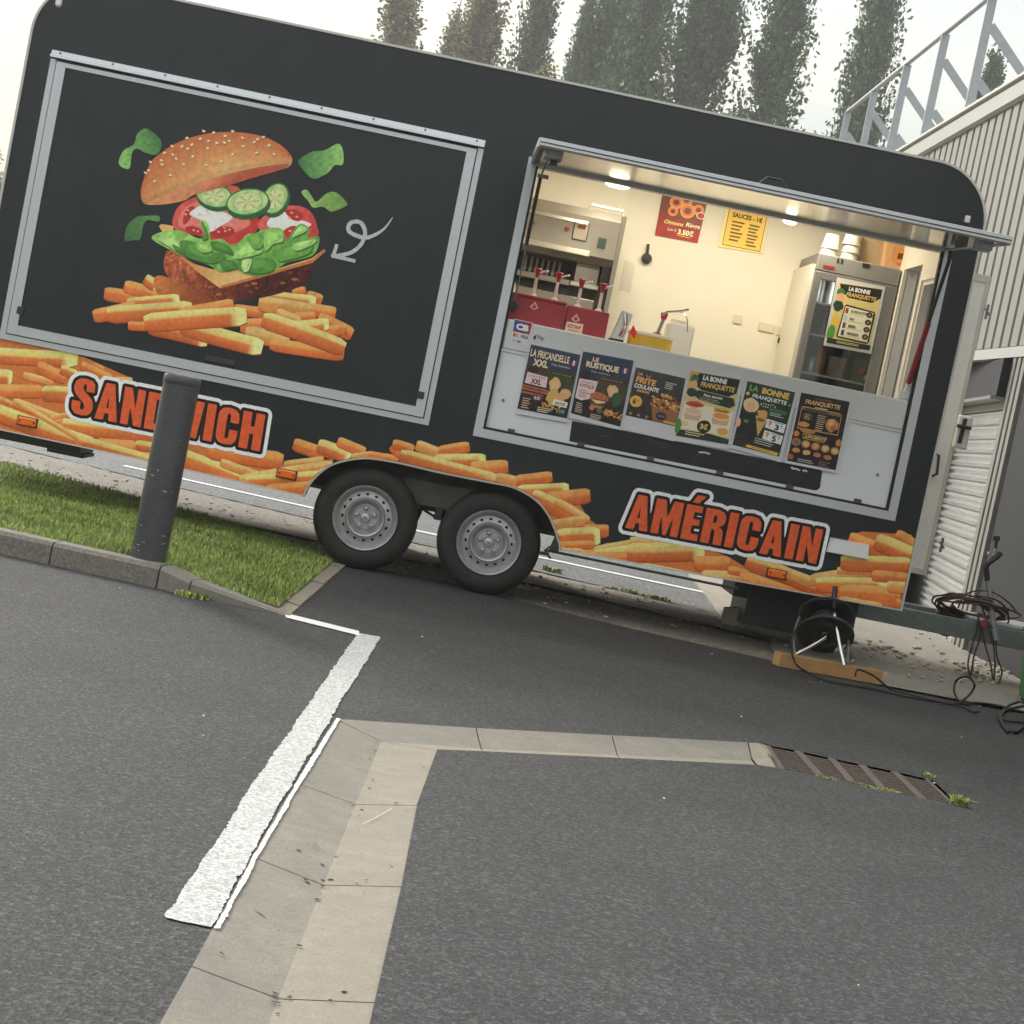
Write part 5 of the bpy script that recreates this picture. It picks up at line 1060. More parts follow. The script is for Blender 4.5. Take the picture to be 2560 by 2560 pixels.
# 5 cones
p = Poster([(1866,948),(1996,977),(1951,1156),(1824,1119)], PY); P = p.P
P.poly([(.03,.02),(.95,.03),(.95,.93),(.04,.95)], mott(shade((50,62,46),(46,42,36)), .08, 30), 12)
P.text('LA', .10,.06,.27,.145,(112,166,92), bold=.05); P.text('BONNE', .34,.06,.86,.15,(230,190,98), bold=.05); P.text('FRANQUETTE', .18,.175,.84,.24,(240,238,230), skew=.12, bold=.03); blob(P,.09,.19,.035,.025,(226,180,104)); blob(P,.90,.22,.03,.022,(96,150,80))
blob(P,.20,.34,.15,.10,(232,202,150), amp=.05); blob(P,.20,.37,.085,.075,(228,182,146), amp=.04); P.poly([(.04,.50),(.15,.45),(.30,.45),(.40,.52),(.38,.82),(.05,.86)], (34,38,36)); blob(P,.04,.62,.05,.07,(226,178,146)); lines(P,.14,.26,.56,.02,2,(120,180,90), .010)
blob(P,.45,.42,.10,.06,(222,160,84)); P.poly([(.33,.46),(.57,.47),(.46,.74)], (214,166,104)); blob(P,.44,.51,.09,.025,(150,90,50)); P.poly([(.36,.49),(.54,.50),(.52,.52),(.38,.51)], (80,120,60))
for k in range(14): blob(P,.38+.045*(k % 7), .27+.03*(k//7)+random.uniform(0,.02), .012,.010,(220,210,180), 6)
P.poly([(.55,.30),(.90,.32),(.88,.37),(.55,.355)], (60,110,70)); lines(P,.58,.86,.375,.028,2,(206,204,190), .010)
for y in (.47,.63): P.poly([(.56,y),(.93,y+.015),(.92,y+.14),(.55,y+.125)], (240,238,230)); P.poly([(.59,y+.02),(.67,y+.02),(.63,y+.11)], (206,150,84)); P.text('3' if y < .5 else '5', .73,y+.045,.81,y+.125,(40,38,34), bold=.04); P.text('€', .84,y+.04,.88,y+.075,(40,38,34)); P.rect(.70,y+.02,.88,y+.03,(120,116,106))
blob(P,.16,.84,.10,.065,(70,66,40), amp=.02, n=20); blob(P,.16,.84,.085,.055,(40,40,34), amp=.02, n=20); lines(P,.42,.84,.765,.03,3,(196,190,170), .011); P.poly([(.30,.885),(.92,.885),(.90,.93),(.28,.925)], (216,176,72)); P.text('A TOUS PRIX !', .40,.893,.78,.918,(50,44,24))
p.done('dark green poster of a blonde woman with a cone of fries and two price tags')
# 6 menu
p = Poster([(2000,976),(2131,1000),(2093,1183),(1961,1157)], PY-.002); P = p.P
P.poly([(.03,.025),(.96,.03),(.96,.965),(.04,.965)], mott((40,34,34), .10, 30), 12); P.text('FRANQUETTE', .14,.10,.80,.17,(226,180,120), skew=.12, bold=.03); P.text('LA BONNE', .32,.06,.62,.085,(160,120,90)); lines(P,.34,.62,.185,.02,1,(220,200,170))
P.stroke([(.10,.22),(.12,.205),(.82,.215),(.86,.235),(.86,.50),(.10,.50),(.10,.22)], .012, (206,160,100)); P.poly([(.10,.215),(.86,.225),(.86,.255),(.10,.245)], (140,104,64)); lines(P,.16,.78,.222,.1,1,(46,36,30), .018)
blob(P,.24,.33,.10,.065,(70,72,52), amp=.03); lines(P,.18,.30,.30,.025,3,(190,170,110), .010); lines(P,.42,.60,.28,.028,8,(206,180,140), .010); blob(P,.72,.38,.12,.09,(196,140,80)); blob(P,.70,.36,.05,.05,(226,176,100)); blob(P,.75,.42,.05,.04,(176,96,60)); blob(P,.20,.44,.10,.035,(206,150,80)); blob(P,.30,.52,.14,.03,(190,130,70))
P.text('SUPPLEMENTS', .26,.575,.66,.615,(226,186,120), bold=.03); P.stroke([(.22,.56),(.68,.565),(.64,.63),(.24,.625),(.22,.56)], .010, (200,160,100))
for k in range(5): blob(P,.13+.185*k,.69+.006*k,.085,.055,(166,120,80), amp=.03); blob(P,.13+.185*k,.69+.006*k,.06,.038,random.choice([(206,150,90),(150,96,64),(216,176,120)]), amp=.15)
for k in range(4): blob(P,.16+.20*k,.80+.006*k,.075,.035,random.choice([(206,140,80),(190,110,70),(220,170,100)]))
lines(P,.22,.56,.905,.026,2,(160,170,160), .012); lines(P,.62,.84,.89,.026,3,(150,120,100), .008); blob(P,.10,.58,.05,.04,(206,130,60)); blob(P,.90,.60,.05,.05,(206,130,60)); blob(P,.08,.90,.06,.04,(176,90,80))
p.done('nearly black menu poster with rows of round dishes, last before the drawbar end')
# chalk strip
cs = [(1430,1052),(1600,1085),(1800,1125),(2050,1174),(2056,1178),(2050,1219),(2044,1225),(2036,1226),(1800,1178),(1600,1138),(1423,1103)]
a = MB(); pl = [T(*q, .0105) for q in cs]; a.prism([(q.x, .0105, q.z) for q in pl], (0, .001, 0)); cb = a.build('chalk_strip', M('blackboard', (.013, .014, .016), .6, noise=(25, .5, (.03, .031, .033))), None, label='long scuffed black chalkboard strip below the row of posters', cat='chalkboard')
Pc = Print(lambda u, v, l: (T(u, v).x, .0102-l, T(u, v).z))
for a, b, c_, d in ((1748,1131,1775,1135),(1982,1172,2000,1176),(2008,1177,2018,1179),(1979,1170,1983,1171)): Pc.stroke([(a, b), ((a+c_)/2, (b+d)/2-2), (c_, d)], 4, (206,206,204))
Pc.text('Mexicano', 1620, 1092, 1676, 1114, (64,66,68), rise=10); Pc.stroke([(1500,1088),(1530,1094)], 2, (70,72,74)); Pc.stroke([(1860,1140),(1868,1160)], 2, (56,58,60))
Pc.build('chalk_marks', ink_paper, cb, kind='stuff')
# card sign
p = Poster([(1286,797),(1333,807),(1319,868),(1276,858)], -.0035); P = p.P
P.poly([(.03,.03),(.96,.03),(.93,.50),(.03,.50)], lambda u, v: tuple(np.array((50,82,150))*(1-u)+np.array((176,46,64))*u), 8); P.text('CB', .16,.14,.84,.40,(240,240,240), bold=.06)
P.poly(circ(.15,.63,.09,16,ry=.075), (206,74,40)); P.poly(circ(.28,.63,.09,16,ry=.075), (226,150,50)); P.text('VISA', .48,.57,.93,.70,(40,52,110), skew=.1, bold=.03); lines(P,.10,.22,.84,.06,1,(130,130,130), .05); blob(P,.45,.86,.12,.04,(110,110,112))
p.done('small white card sign with CB emblem stuck on the counter lip', 'card_sign')
p = Poster([(1335,834),(1364,840),(1359,856),(1331,850)], -.0035); P = p.P; P.text('Pay', .40,.1,.97,.85,(60,62,66), bold=.02); P.poly(circ(.15,.55,.12,14,ry=.32), (60,62,66)); P.poly(circ(.22,.15,.05,8,ry=.12), (60,62,66))
p.done('tiny Pay sticker on the counter lip beside the card sign', 'payment_sticker', counter_m)
# wall posters
WY = 2.094
p = Poster([(1661,460),(1773,484),(1744,608),(1637,588)], WY); P = p.P
P.poly([(0,0),(1,0),(1,1),(0,1)], mott(shade((96,50,40),(158,58,56)), .06, 30), 8); P.poly([(0,.2),(1,.2),(1,.55),(.4,.62),(0,.5)], (110,62,40), 0)
for cx, cy, r in ((.34,.30,.15),(.62,.42,.17),(.55,.22,.13),(.85,.36,.12),(.30,.48,.11)):
    P.poly(circ(cx,cy,r,22,ry=r*.85), (226,146,84)); P.poly(circ(cx,cy,r*.78,20,ry=r*.64), (206,116,62)); P.poly(circ(cx,cy,r*.46,18,ry=r*.36), (110,50,34))
P.poly(circ(.93,.46,.10,16,ry=.07), (236,214,190)); P.poly(circ(.93,.46,.08,16,ry=.055), (170,50,40))
P.text('Oignons', .14,.66,.58,.76,(244,214,130), skew=.2, bold=.02); P.text('Rings', .64,.64,.96,.75,(244,226,190), skew=.2, bold=.02); P.text('Les 6', .26,.80,.46,.86,(240,226,200)); P.text('3.50€', .50,.79,.86,.90,(244,226,180), bold=.04); P.stroke([(.50,.92),(.80,.93)], .012, (226,180,90))
p.done('red onion rings poster on the back wall')
p = Poster([(1826,505),(1921,528),(1900,630),(1805,612)], WY); P = p.P
P.poly([(-.08,.0),(1.04,.0),(1.06,1.03),(-.10,1.06)], (226,206,150), 0); P.poly([(0,0),(1,0),(1,1),(0,1)], (120,104,52)); P.poly([(.02,.0),(.98,.0),(.98,.98),(.02,.98)], (232,190,92)); P.poly(circ(.5,.08,.2,18,ry=.08), (70,76,50))
P.text('SAUCES - 1€', .12,.20,.90,.32,(70,58,34), bold=.04)
for k in range(6): P.rect(.14, .40+k*.085, .46-.04*(k % 3), .44+k*.085, (110,92,50))
for k in range(7): P.rect(.60-.02*(k % 2), .40+k*.08, .86-.03*(k % 3), .44+k*.08, (110,92,50))
p.done('yellow sauces price list in a frame on the back wall')

# ================================================================== inside the trailer
# frying range against the back wall
FYR = 1.38
tR = T(1569, 539, FYR); fx1 = tR.x; fx0 = .105
fry_u = thing('frying_range', (.5, 1.7, .5), 'stainless steel frying range with hood and control panel behind the sauce boxes', 'fryer')
zt = tR.z
m = MB(); m.box(fx0, fx1, 2.0, 2.09, .50, zt); m.box(fx0, fx0+.03, FYR+.05, 2.0, .5, zt-.02); m.box(fx1-.03, fx1, FYR, 2.0, .50, zt-.01); m.build('cabinet', fryer_steel, fry_u)
z1 = T(1440, 560, FYR).z; zb_ = T(1440, 640, FYR).z
m = MB(); m.prism([(fx0, FYR-.02, zb_+.02), (fx0, FYR+.0, zt-.06), (fx0, FYR+.09, zt), (fx0, 2.0, zt), (fx0, 2.0, zb_-.03), (fx0, FYR+.03, zb_-.03)], (fx1-fx0-.032, 0, 0)); m.build('hood', fryer_steel, fry_u)
m = MB(); zz = T(1400, 545, FYR).z; m.box(fx0, fx1-.25, FYR-.03, FYR-.012, zz-.012, zz+.012, .003); zz = T(1400, 622, FYR).z; m.box(fx0, fx1-.2, FYR-.045, FYR-.021, zz-.02, zz+.02, .006); m.build('hood_rail', M('warm_steel', (.72, .66, .52), .25, metal=.8), fry_u)
a, b = T(1440, 556, FYR), T(1475, 600, FYR); p = T(1452, 579, FYR)
m = MB(); m.box(p.x-.055, p.x+.05, FYR-.016, FYR-.002, p.z-.065, p.z+.065, .004); cp_ = m.build('control_panel', M('panel_dark', (.10, .09, .08), .5), fry_u)
m = MB(); m.box(p.x-.047, p.x+.042, FYR-.020, FYR-.0165, p.z-.055, p.z+.055); m.build('control_face', M('panel_pale', (.60, .54, .44), .5), cp_)
m = MB(); m.box(p.x-.028, p.x+.024, FYR-.022, FYR-.0205, p.z+.018, p.z+.042); m.build('display', M('red_display', (.30, .02, .02), .4), cp_)
q = T(1417, 573, FYR); m = MB(); m.lathe([(0, -.02), (.016, -.018), (.018, 0)], (q.x, FYR-.002, q.z), seg=14); m.build('knob', red_p, fry_u)
q = T(1331, 556, FYR); m = MB(); m.lathe([(0, -.02), (.016, -.018), (.018, 0)], (q.x, FYR-.002, q.z), seg=14); m.build('knob', M('green_knob', (.03, .12, .07), .4), fry_u)
q = T(1504, 609, FYR); m = MB(); m.box(q.x-.028, q.x+.028, FYR-.024, FYR-.0205, q.z-.035, q.z+.035); m.build('badge', M('green_badge', (.05, .10, .08), .4), fry_u)
# grill recess with tools, side tray
za = T(1380, 640, FYR+.35).z; zc = T(1380, 690, FYR+.35).z
m = MB(); m.box(fx0+.03, T(1435, 660, FYR).x, FYR+.40, FYR+.42, zc-.02, za); m.build('recess', M('oven_dark', (.07, .065, .06), .4, metal=.5), fry_u)
for k in range(7):
    x = T(1315+k*14, 650+k*3, FYR+.37).x; m = MB(); m.box(x-.008, x+.008, FYR+.36, FYR+.375, zc, zc+.16); m.lathe([(0, -.01), (.014, -.01), (.014, .012), (0, .012)], (x, FYR+.36, zc+.02), seg=8); m.build('tool', fryer_steel, fry_u)
m = MB(); m.box(fx0+.03, T(1430, 690, FYR).x, FYR+.10, FYR+.40, zc-.06, zc-.02, .004); m.build('tray', fryer_steel, fry_u)
m = MB(); x = T(1440, 680, FYR).x; m.box(x, fx1-.10, FYR+.12, FYR+.16, T(1480, 715, FYR).z, T(1480, 655, FYR).z, .004); m.build('splash_plate', fryer_steel, fry_u)
m = MB(); m.box(x-.02, fx1-.09, FYR+.06, FYR+.12, T(1480, 722, FYR).z, T(1480, 710, FYR).z, .004); m.build('shelf_lip', M('pale_steel', (.75, .70, .60), .3, metal=.6), fry_u)
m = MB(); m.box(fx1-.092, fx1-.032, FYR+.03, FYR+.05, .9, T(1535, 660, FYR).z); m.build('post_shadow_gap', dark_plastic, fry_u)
m = MB(); m.box(fx0+.03, fx1-.10, FYR+.02, FYR+.36, 1.2, T(1400, 715, FYR).z-.05, .006); m.build('fryer_body', fryer_steel, fry_u)
m = MB(); q0, q1 = T(1472, 517, FYR+.2), T(1556, 535, FYR+.2); m.tube([(q0.x, FYR+.2, zt), (q0.x+.02, FYR+.2, zt+.045), (q1.x, FYR+.2, zt+.045), (q1.x+.01, FYR+.2, zt)], .010); m.build('top_rail', M('warm_steel', (.72, .66, .52)), fry_u)
# white chopping board beside it
q = [T(1563, 650, 1.55), T(1588, 665, 1.55), T(1576, 730, 1.55), T(1548, 725, 1.55)]
m = MB(); m.prism([(q[0].x, 1.55, q[0].z), (q[0].x+.06, 1.55, q[0].z-.01), (q[1].x, 1.55, q[1].z), (q[2].x, 1.55, q[2].z), (q[3].x, 1.55, q[3].z)], (0, .02, 0)); m.build('chopping_board', M('board_cream', (.70, .66, .55), .5), None, label='cream chopping board hanging on the side of the frying range', cat='chopping board')

# sauce boxes with pumps on the counter
def sauce_box(x0, x1, y0, y1, z0, z1, label, pumps, lid=True, emblem=None):
    b = thing('sauce_box', ((x0+x1)/2, (y0+y1)/2, z0), label, 'sauce dispenser', 'red sauce boxes on the counter')
    m = MB(); m.box(x0, x1, y0, y1, z0, z1, .006); m.build('box', red_p, b)
    if lid: m = MB(); m.box(x0-.004, x1+.004, y0-.005, y1+.004, z1+.0005, z1+.014, .003); m.build('lid', red_p, b)
    zt = z1+(.0145 if lid else .0005)
    for px in pumps:
        yy = (y0+y1)/2
        m = MB(); m.lathe([(0, 0), (.024, 0), (.022, .012), (.011, .020), (.0095, .12), (0, .12)], (px, yy, zt), axis='z', seg=14); pu = m.build('pump', clear_p, b)
        m = MB(); m.lathe([(.010, .118), (.013, .135), (.018, .15), (.024, .172), (.020, .178), (0, .178)], (px, yy, zt), axis='z', seg=14); m.build('pump_head', red_p, pu)
        m = MB(); m.tube([(px+.012, yy-.005, zt+.15), (px+.045, yy-.02, zt+.165), (px+.060, yy-.03, zt+.17)], .0065); m.build('spout', white_p, pu)
    if emblem:
        ex, ez, word = emblem; P = Print(lambda u, v, l: (ex+(u-.5)*.09, y0-.0006-l, ez+(.5-v)*.09), 1e-4)
        P.poly([(.5,-.35),(.8,.05),(.5,.22),(.2,.05)], (206,176,172)); P.poly([(.5,-.2),(.66,.04),(.5,.14),(.34,.04)], (176,40,48))
        if word: P.poly([(-.05,.28),(1.08,.24),(1.1,1.0),(-.08,1.0)], (226,196,172)); P.text(word, .06,.42,.94,.66,(70,40,34), bold=.03); P.rect(.1,.75,.9,.85,(206,130,70))
        P.build('emblem', ink_paper, b)
    return b
CY = .16; zc_ = 1.6585
a0, a1 = T(1279, 735, CY), T(1417, 758, CY)
sauce_box(a0.x-.02, a1.x, CY, CY+.2, zc_, a1.z-.012, 'red sauce box with two pumps nearest the strut at the serving opening', [T(1341, 700, CY+.1).x, T(1396, 700, CY+.1).x], True, (T(1332, 785, CY).x, T(1332, 785, CY).z, None))
b0, b1 = T(1420, 766, CY), T(1524, 784, CY)
sauce_box(b0.x, b1.x, CY-.02, CY+.18, zc_, b1.z, 'red ketchup box with two pumps beside the yellow bucket', [T(1450, 730, CY+.1).x, T(1503, 740, CY+.1).x], False, (T(1436, 812, CY).x, T(1436, 812, CY).z-.01, 'KETCHUP'))
q = T(1285, 700, .45)
m = MB(); m.lathe([(0, 0), (.034, 0), (.036, .02), (.036, .12), (.02, .16), (.012, .165), (.010, .21), (0, .215)], (q.x, .45, zc_), axis='z', seg=16); sb_ = m.build('sauce_bottle', yellow_p, None, smooth=40, label='yellow squeeze bottle with pale cap at the end of the counter', cat='bottle')
m = MB(); m.lathe([(.022, .16), (.020, .19), (.008, .26), (0, .262)], (q.x, .45, zc_), axis='z', seg=12); m.build('nozzle', white_p, sb_)
# mustard bucket with pump
q0, q1 = T(1577, 826, .28), T(1690, 846, .28); bx, br = (q0.x+q1.x)/2, (q1.x-q0.x)/2
bk = thing('sauce_bucket', (bx, .28+br, zc_), 'yellow mayonnaise bucket with clear rim and red pump on the counter', 'bucket')
bz = T(1633, 838, .3).z
m = MB(); m.lathe([(0, 0), (br*.86, 0), (br*.97, bz-zc_-.05)], (bx, .28+br, zc_-.0), axis='z', seg=32); m.build('bucket_body', white_p, bk, smooth=40)
m = MB(); m.lathe([(br*.975, bz-zc_-.075), (br*.99, bz-zc_-.01)], (bx, .28+br, zc_), axis='z', seg=32); m.build('bucket_band', yellow_p, bk, smooth=40)
m = MB(); m.lathe([(br*.97, bz-zc_-.01), (br*1.03, bz-zc_-.008), (br*1.03, bz-zc_+.008), (br*.9, bz-zc_+.012), (0, bz-zc_+.014)], (bx, .28+br, zc_), axis='z', seg=32); m.build('bucket_lid', clear_p, bk, smooth=40)
pz = bz+.014; px_ = T(1650, 800, .28+br).x
m = MB(); m.tube([(px_, .28+br, pz), (px_+.02, .28+br, pz+.10)], .011); m.build('pump', M('grey_tube', (.25, .24, .23), .4), bk)
m = MB(); m.lathe([(0, 0), (.016, .0), (.024, .035), (.022, .042), (0, .044)], (px_+.02, .28+br, pz+.10), axis='z', seg=14); m.lathe([(0, 0), (.026, 0), (.024, .012), (0, .014)], (px_, .28+br, pz), axis='z', seg=14); m.build('pump_head', red_p, bk)
hw = [T(*p_, .4) for p_ in ((1655,788),(1668,780),(1700,778),(1722,774))]; m = MB(); m.tube(hw, .007); m.build('spout', chrome, bk)
hw = [T(*p_, .5) for p_ in ((1655,805),(1660,792),(1672,780),(1692,778),(1710,785),(1718,800),(1718,830))]; m = MB(); m.tube([tuple(v_) for v_ in spline([tuple(p_) for p_ in hw], 4, closed=False)], .004, 6); m.build('wire_bail', chrome, bk)
P = Print(lambda u, v, l: (T(u, v, .28).x, .276-l+br*.05, T(u, v, .28).z), 1e-4); P.poly([(1583,812),(1592,830),(1586,848),(1574,832)], (190,44,48)); P.build('bucket_emblem', ink_paper, bk)
# chrome slicer / dispenser and white tub behind it
q = T(1552, 820, .45)
sl_ = thing('chip_cutter', (q.x, .45, zc_), 'chromed counter machine between the ketchup box and the bucket', 'kitchen machine')
m = MB(); m.box(q.x-.06, q.x+.03, .40, .52, zc_, zc_+.03, .006); m.build('base_block', dark_plastic, sl_)
m = MB(); m.prism([(q.x-.05, .42, zc_+.03), (q.x+.03, .42, zc_+.03), (q.x+.055, .42, zc_+.20), (q.x-.01, .42, zc_+.21)], (0, .09, 0)); m.build('housing', steel, sl_)
m = MB(); m.tube([(q.x+.01, .41, zc_+.19), (q.x+.025, .40, zc_+.12), (q.x+.005, .40, zc_+.05)], .012); m.build('spout', chrome, sl_)
q = T(1705, 822, .75); m = MB(); m.box(q.x-.09, q.x+.08, .72, .92, 1.40, q.z+.03, .015); tb = m.build('white_tub', white_p, None, label='white plastic tub behind the yellow bucket', cat='tub')
m = MB(); m.lathe([(0, 0), (.06, .0), (.055, .02), (0, .026)], (q.x-.02, .80, q.z+.031), axis='z', seg=18); m.build('lid', M('cream_lid', (.66, .60, .48), .5), tb)
m = MB(); m.box(.75, 2.1, .56, .95, 1.36, 1.399, .005); m.box(.80, .84, .6, .64, .5, 1.36); m.box(2.0, 2.04, .6, .64, .5, 1.36); m.box(.80, .84, .87, .91, .5, 1.36); m.box(2.0, 2.04, .87, .91, .5, 1.36); m.build('work_table', steel, None, label='low steel work table behind the counter', cat='table')
# ladle on the wall
q = T(1620, 617, 2.07); q2 = T(1617, 646, 2.07)
m = MB(); m.tube([(q.x, 2.085, q.z+.02), (q2.x, 2.08, q2.z)], .010); m.lathe([(0, -.012), (.034, -.010), (.038, 0), (.036, .014)], (q2.x, 2.08, q2.z), seg=20); m.build('hanging_scoop', dark_plastic, None, label='black round scoop hanging on the cream back wall', cat='scoop')
# keys by the fridge
for (px, py), lab, mt in (((1958, 838), 'dark key hanging from a hook left of the fridge', dark_plastic), ((1982, 838), 'silver keys hanging right beside the fridge', chrome)):
    q = T(px, py, 2.05); m = MB(); m.lathe([(.012, -.002), (.014, 0), (.012, .002), (.010, 0), (.012, -.002)], (q.x, 2.07, q.z+.03), seg=12); m.tube([(q.x, 2.07, q.z+.02), (q.x-.012, 2.07, q.z-.05)], .007); m.box(q.x-.028, q.x+.012, 2.064, 2.076, q.z-.06, q.z-.02, .003); m.tube([(q.x, 2.07, q.z+.044), (q.x, 2.098, q.z+.05)], .004); m.build('key_bunch', mt, None, label=lab, cat='keys')

# ---- fridge
FRY_ = 1.40
f0, f1 = T(2045, 631, FRY_), T(2287, 674, FRY_); gx0, gx1, gzt = f0.x+.01, min(f1.x, 2.765), f0.z
fr = thing('display_fridge', ((gx0+gx1)/2, 1.7, .5), 'tall grey glass-door fridge with a price poster on its door', 'fridge')
cab = M('fridge_grey', (.20, .195, .185), .4, metal=.3); dark_in = M('fridge_inside', (.12, .12, .115), .5)
m = MB(); m.box(gx0, gx0+.03, FRY_+.04, 2.05, .5, gzt); m.box(gx1-.03, gx1, FRY_+.04, 2.05, .5, gzt); m.box(gx0+.031, gx1-.031, FRY_+.04, 2.05, gzt-.05, gzt); m.box(gx0+.031, gx1-.031, FRY_+.04, 2.05, .5, .62); m.build('cabinet', cab, fr)
m = MB(); m.box(gx0+.031, gx1-.031, 2.02, 2.05, .62, gzt-.051); m.build('back_panel', dark_in, fr)
m = MB(); hz = gzt-.115; m.box(gx0, gx1, FRY_, FRY_+.039, hz, gzt, .006); hd = m.build('header', M('header_grey', (.27, .265, .25), .45), fr)
q = T(2165, 664, FRY_); m = MB(); m.box(q.x-.025, q.x+.025, FRY_-.004, FRY_-.0005, q.z-.014, q.z+.014); m.build('display', dark_plastic, hd)
q = T(2072, 668, FRY_); m = MB(); m.box(q.x-.04, q.x+.04, FRY_-.003, FRY_-.0005, q.z-.010, q.z+.010); m.build('badge', red_p, hd)
for k in range(2): q = T(2095+k*10, 651+2*k, FRY_); m = MB(); m.box(q.x-.006, q.x+.006, FRY_-.004, FRY_-.0005, q.z-.014, q.z+.014); m.build('vent_slot', dark_plastic, hd)
dz1, dz0 = hz-.006, .64; m = MB(); wf = .05
m.box(gx0, gx0+wf, FRY_, FRY_+.036, dz0, dz1, .004); m.box(gx1-wf-.03, gx1, FRY_, FRY_+.036, dz0, dz1, .004); m.box(gx0+wf, gx1-wf-.03, FRY_, FRY_+.036, dz1-.05, dz1, .003); m.box(gx0+wf, gx1-wf-.03, FRY_, FRY_+.036, dz0, T(2090, 968, FRY_).z, .003); dr = m.build('door', M('door_grey', (.24, .235, .225), .4, metal=.2), fr)
m = MB(); m.box(gx0+wf+.001, gx1-wf-.031, FRY_+.012, FRY_+.016, T(2090, 968, FRY_).z, dz1-.05); m.build('glass', M('fridge_glass', (.85, .9, .9), .04, trans=1.0, spec=.5), dr)
shz = [T(2090, 768, 1.6).z, T(2085, 848, 1.6).z, T(2080, 945, 1.6).z]
for z in shz: MB().box(gx0+.04, gx1-.04, FRY_+.06, 2.0, z-.012, z).build('shelf', M('shelf_white', (.6, .6, .58), .4), fr)
ldf = bpy.data.lights.new('fridge_light', 'POINT'); ldf.energy = 1.2; ldf.color = (1, .93, .8); ldf.shadow_soft_size = .05; lf = bpy.data.objects.new('fridge_light', ldf); COL.objects.link(lf); lf.parent = fr; lf.matrix_parent_inverse = Matrix.Translation(Vector(fr['_inv'])); lf.location = ((gx0+gx1)/2, FRY_+.12, dz1-.10)
def stock(name, x, y, z, prof, mat, label, cat, cap=None, capmat=None):
    m = MB(); m.lathe(prof, (x, y, z), axis='z', seg=18); o = m.build(name, mat, None, smooth=40, label=label, cat=cat)
    if cap: m = MB(); m.lathe(cap, (x, y, z), axis='z', seg=14); m.build('cap', capmat, o)
    return o
green_glass = M('green_bottle', (.05, .14, .05), .15); tin = M('tin', (.5, .5, .48), .25, metal=.8); amberg = M('brown_bottle', (.36, .20, .06), .2); pinkc = M('pink_tub', (.48, .36, .32), .5)
zs = shz[2]
xk = lambda px, py, y=1.62: T(px, py, y).x
stock('drink_can', xk(2025, 915), 1.60, zs+.001, [(0, 0), (.03, 0), (.033, .01), (.033, .11), (.028, .12), (0, .118)], tin, 'silver can on the bottom fridge shelf by the door hinge', 'can')
stock('beer_bottle', xk(2046, 915), 1.60, zs+.001, [(0, 0), (.03, 0), (.031, .01), (.031, .13), (.014, .18), (.013, .21), (0, .212)], amberg, 'amber bottle between the can and the pink tub in the fridge', 'bottle')
stock('sauce_tub', xk(2088, 920), 1.60, zs+.001, [(0, 0), (.055, 0), (.062, .13), (.066, .132), (.066, .145), (0, .148)], pinkc, 'pinkish tub with lid on the bottom fridge shelf', 'tub')
qb = xk(2150, 930)
m = MB(); m.box(qb-.07, qb+.075, 1.56, 1.68, zs+.001, zs+.17, .006); bxx = m.build('beer_pack', M('green_carton', (.055, .15, .065), .5), None, label='green beer pack with a red star at the bottom of the fridge', cat='carton')
P = Print(lambda u, v, l: (qb+u, 1.5594-l, zs+.09+v), 1e-4)
P.poly([(.035*math.cos(PI/2+k*PI/5)*(1 if k % 2 == 0 else .42)-.01, .035*math.sin(PI/2+k*PI/5)*(1 if k % 2 == 0 else .42)) for k in range(10)], (206,52,56)); P.poly([(.02,-.06),(.06,-.06),(.06,-.03),(.02,-.03)], (226,226,220)); P.build('star_print', ink_paper, bxx)
for k in range(5): stock('soda_bottle', gx0+.09+.028*k*2, 1.72+.02*(k % 2), shz[1]+.001, [(0, 0), (.026, 0), (.028, .01), (.028, .12), (.012, .16), (.012, .19), (0, .192)], [amberg, green_glass, pinkc, green_glass, amberg][k], ['amber bottle nearest the hinge on the middle fridge shelf', 'green bottle second from the hinge on the middle fridge shelf', 'pink bottle in the middle of the middle fridge shelf', 'green bottle second from the handle side of the middle fridge shelf', 'amber bottle behind the poster edge on the middle fridge shelf'][k], 'bottle')
for k in range(6): stock('water_bottle', gx0+.075+.04*k, 1.60+.12*(k % 2), shz[0]+.001, [(0, 0), (.024, 0), (.026, .01), (.026, .14), (.012, .18), (.012, .20), (0, .202)], M('clear_pet', (.55, .57, .58), .2), 'clear water bottle on the upper fridge shelf', 'bottle').update({'group': 'water bottles on the upper fridge shelf'}) if False else stock('water_bottle', gx0+.075+.045*k, 1.60+.10*(k % 2), shz[0]+.001, [(0, 0), (.020, 0), (.021, .01), (.021, .14), (.012, .18), (.012, .20), (0, .202)], M('clear_pet', (.45, .47, .48), .2), 'clear water bottle on the upper fridge shelf', 'bottle').__setitem__('group', 'water bottles on the upper fridge shelf')
p = Poster([(2093,693),(2214,717),(2178,885),(2058,863)], FRY_-.003); P = p.P
P.poly([(.06,.055),(.95,.05),(.95,.95),(.05,.955)], shade((222,200,140),(206,196,120)), 8); P.poly([(.08,.08),(.95,.05),(.95,.18),(.80,.27),(.30,.26),(.12,.16)], (36,40,36)); P.text('LA BONNE', .28,.095,.72,.16,(242,240,232), bold=.05); P.text('FRANQUETTE', .25,.18,.86,.25,(226,190,104), skew=.15, bold=.03)
blob(P,.14,.20,.09,.055,(70,120,70)); blob(P,.15,.27,.08,.055,(226,172,132)); blob(P,.14,.40,.10,.08,(40,66,48)); blob(P,.10,.80,.08,.12,(90,150,60)); blob(P,.14,.62,.07,.08,(226,190,70))
P.poly([(.27,.38),(.30,.36),(.88,.39),(.91,.42),(.90,.84),(.86,.87),(.24,.85),(.22,.82)], (40,38,32)); P.poly([(.29,.385),(.87,.41),(.87,.845),(.25,.83)], (238,228,206))
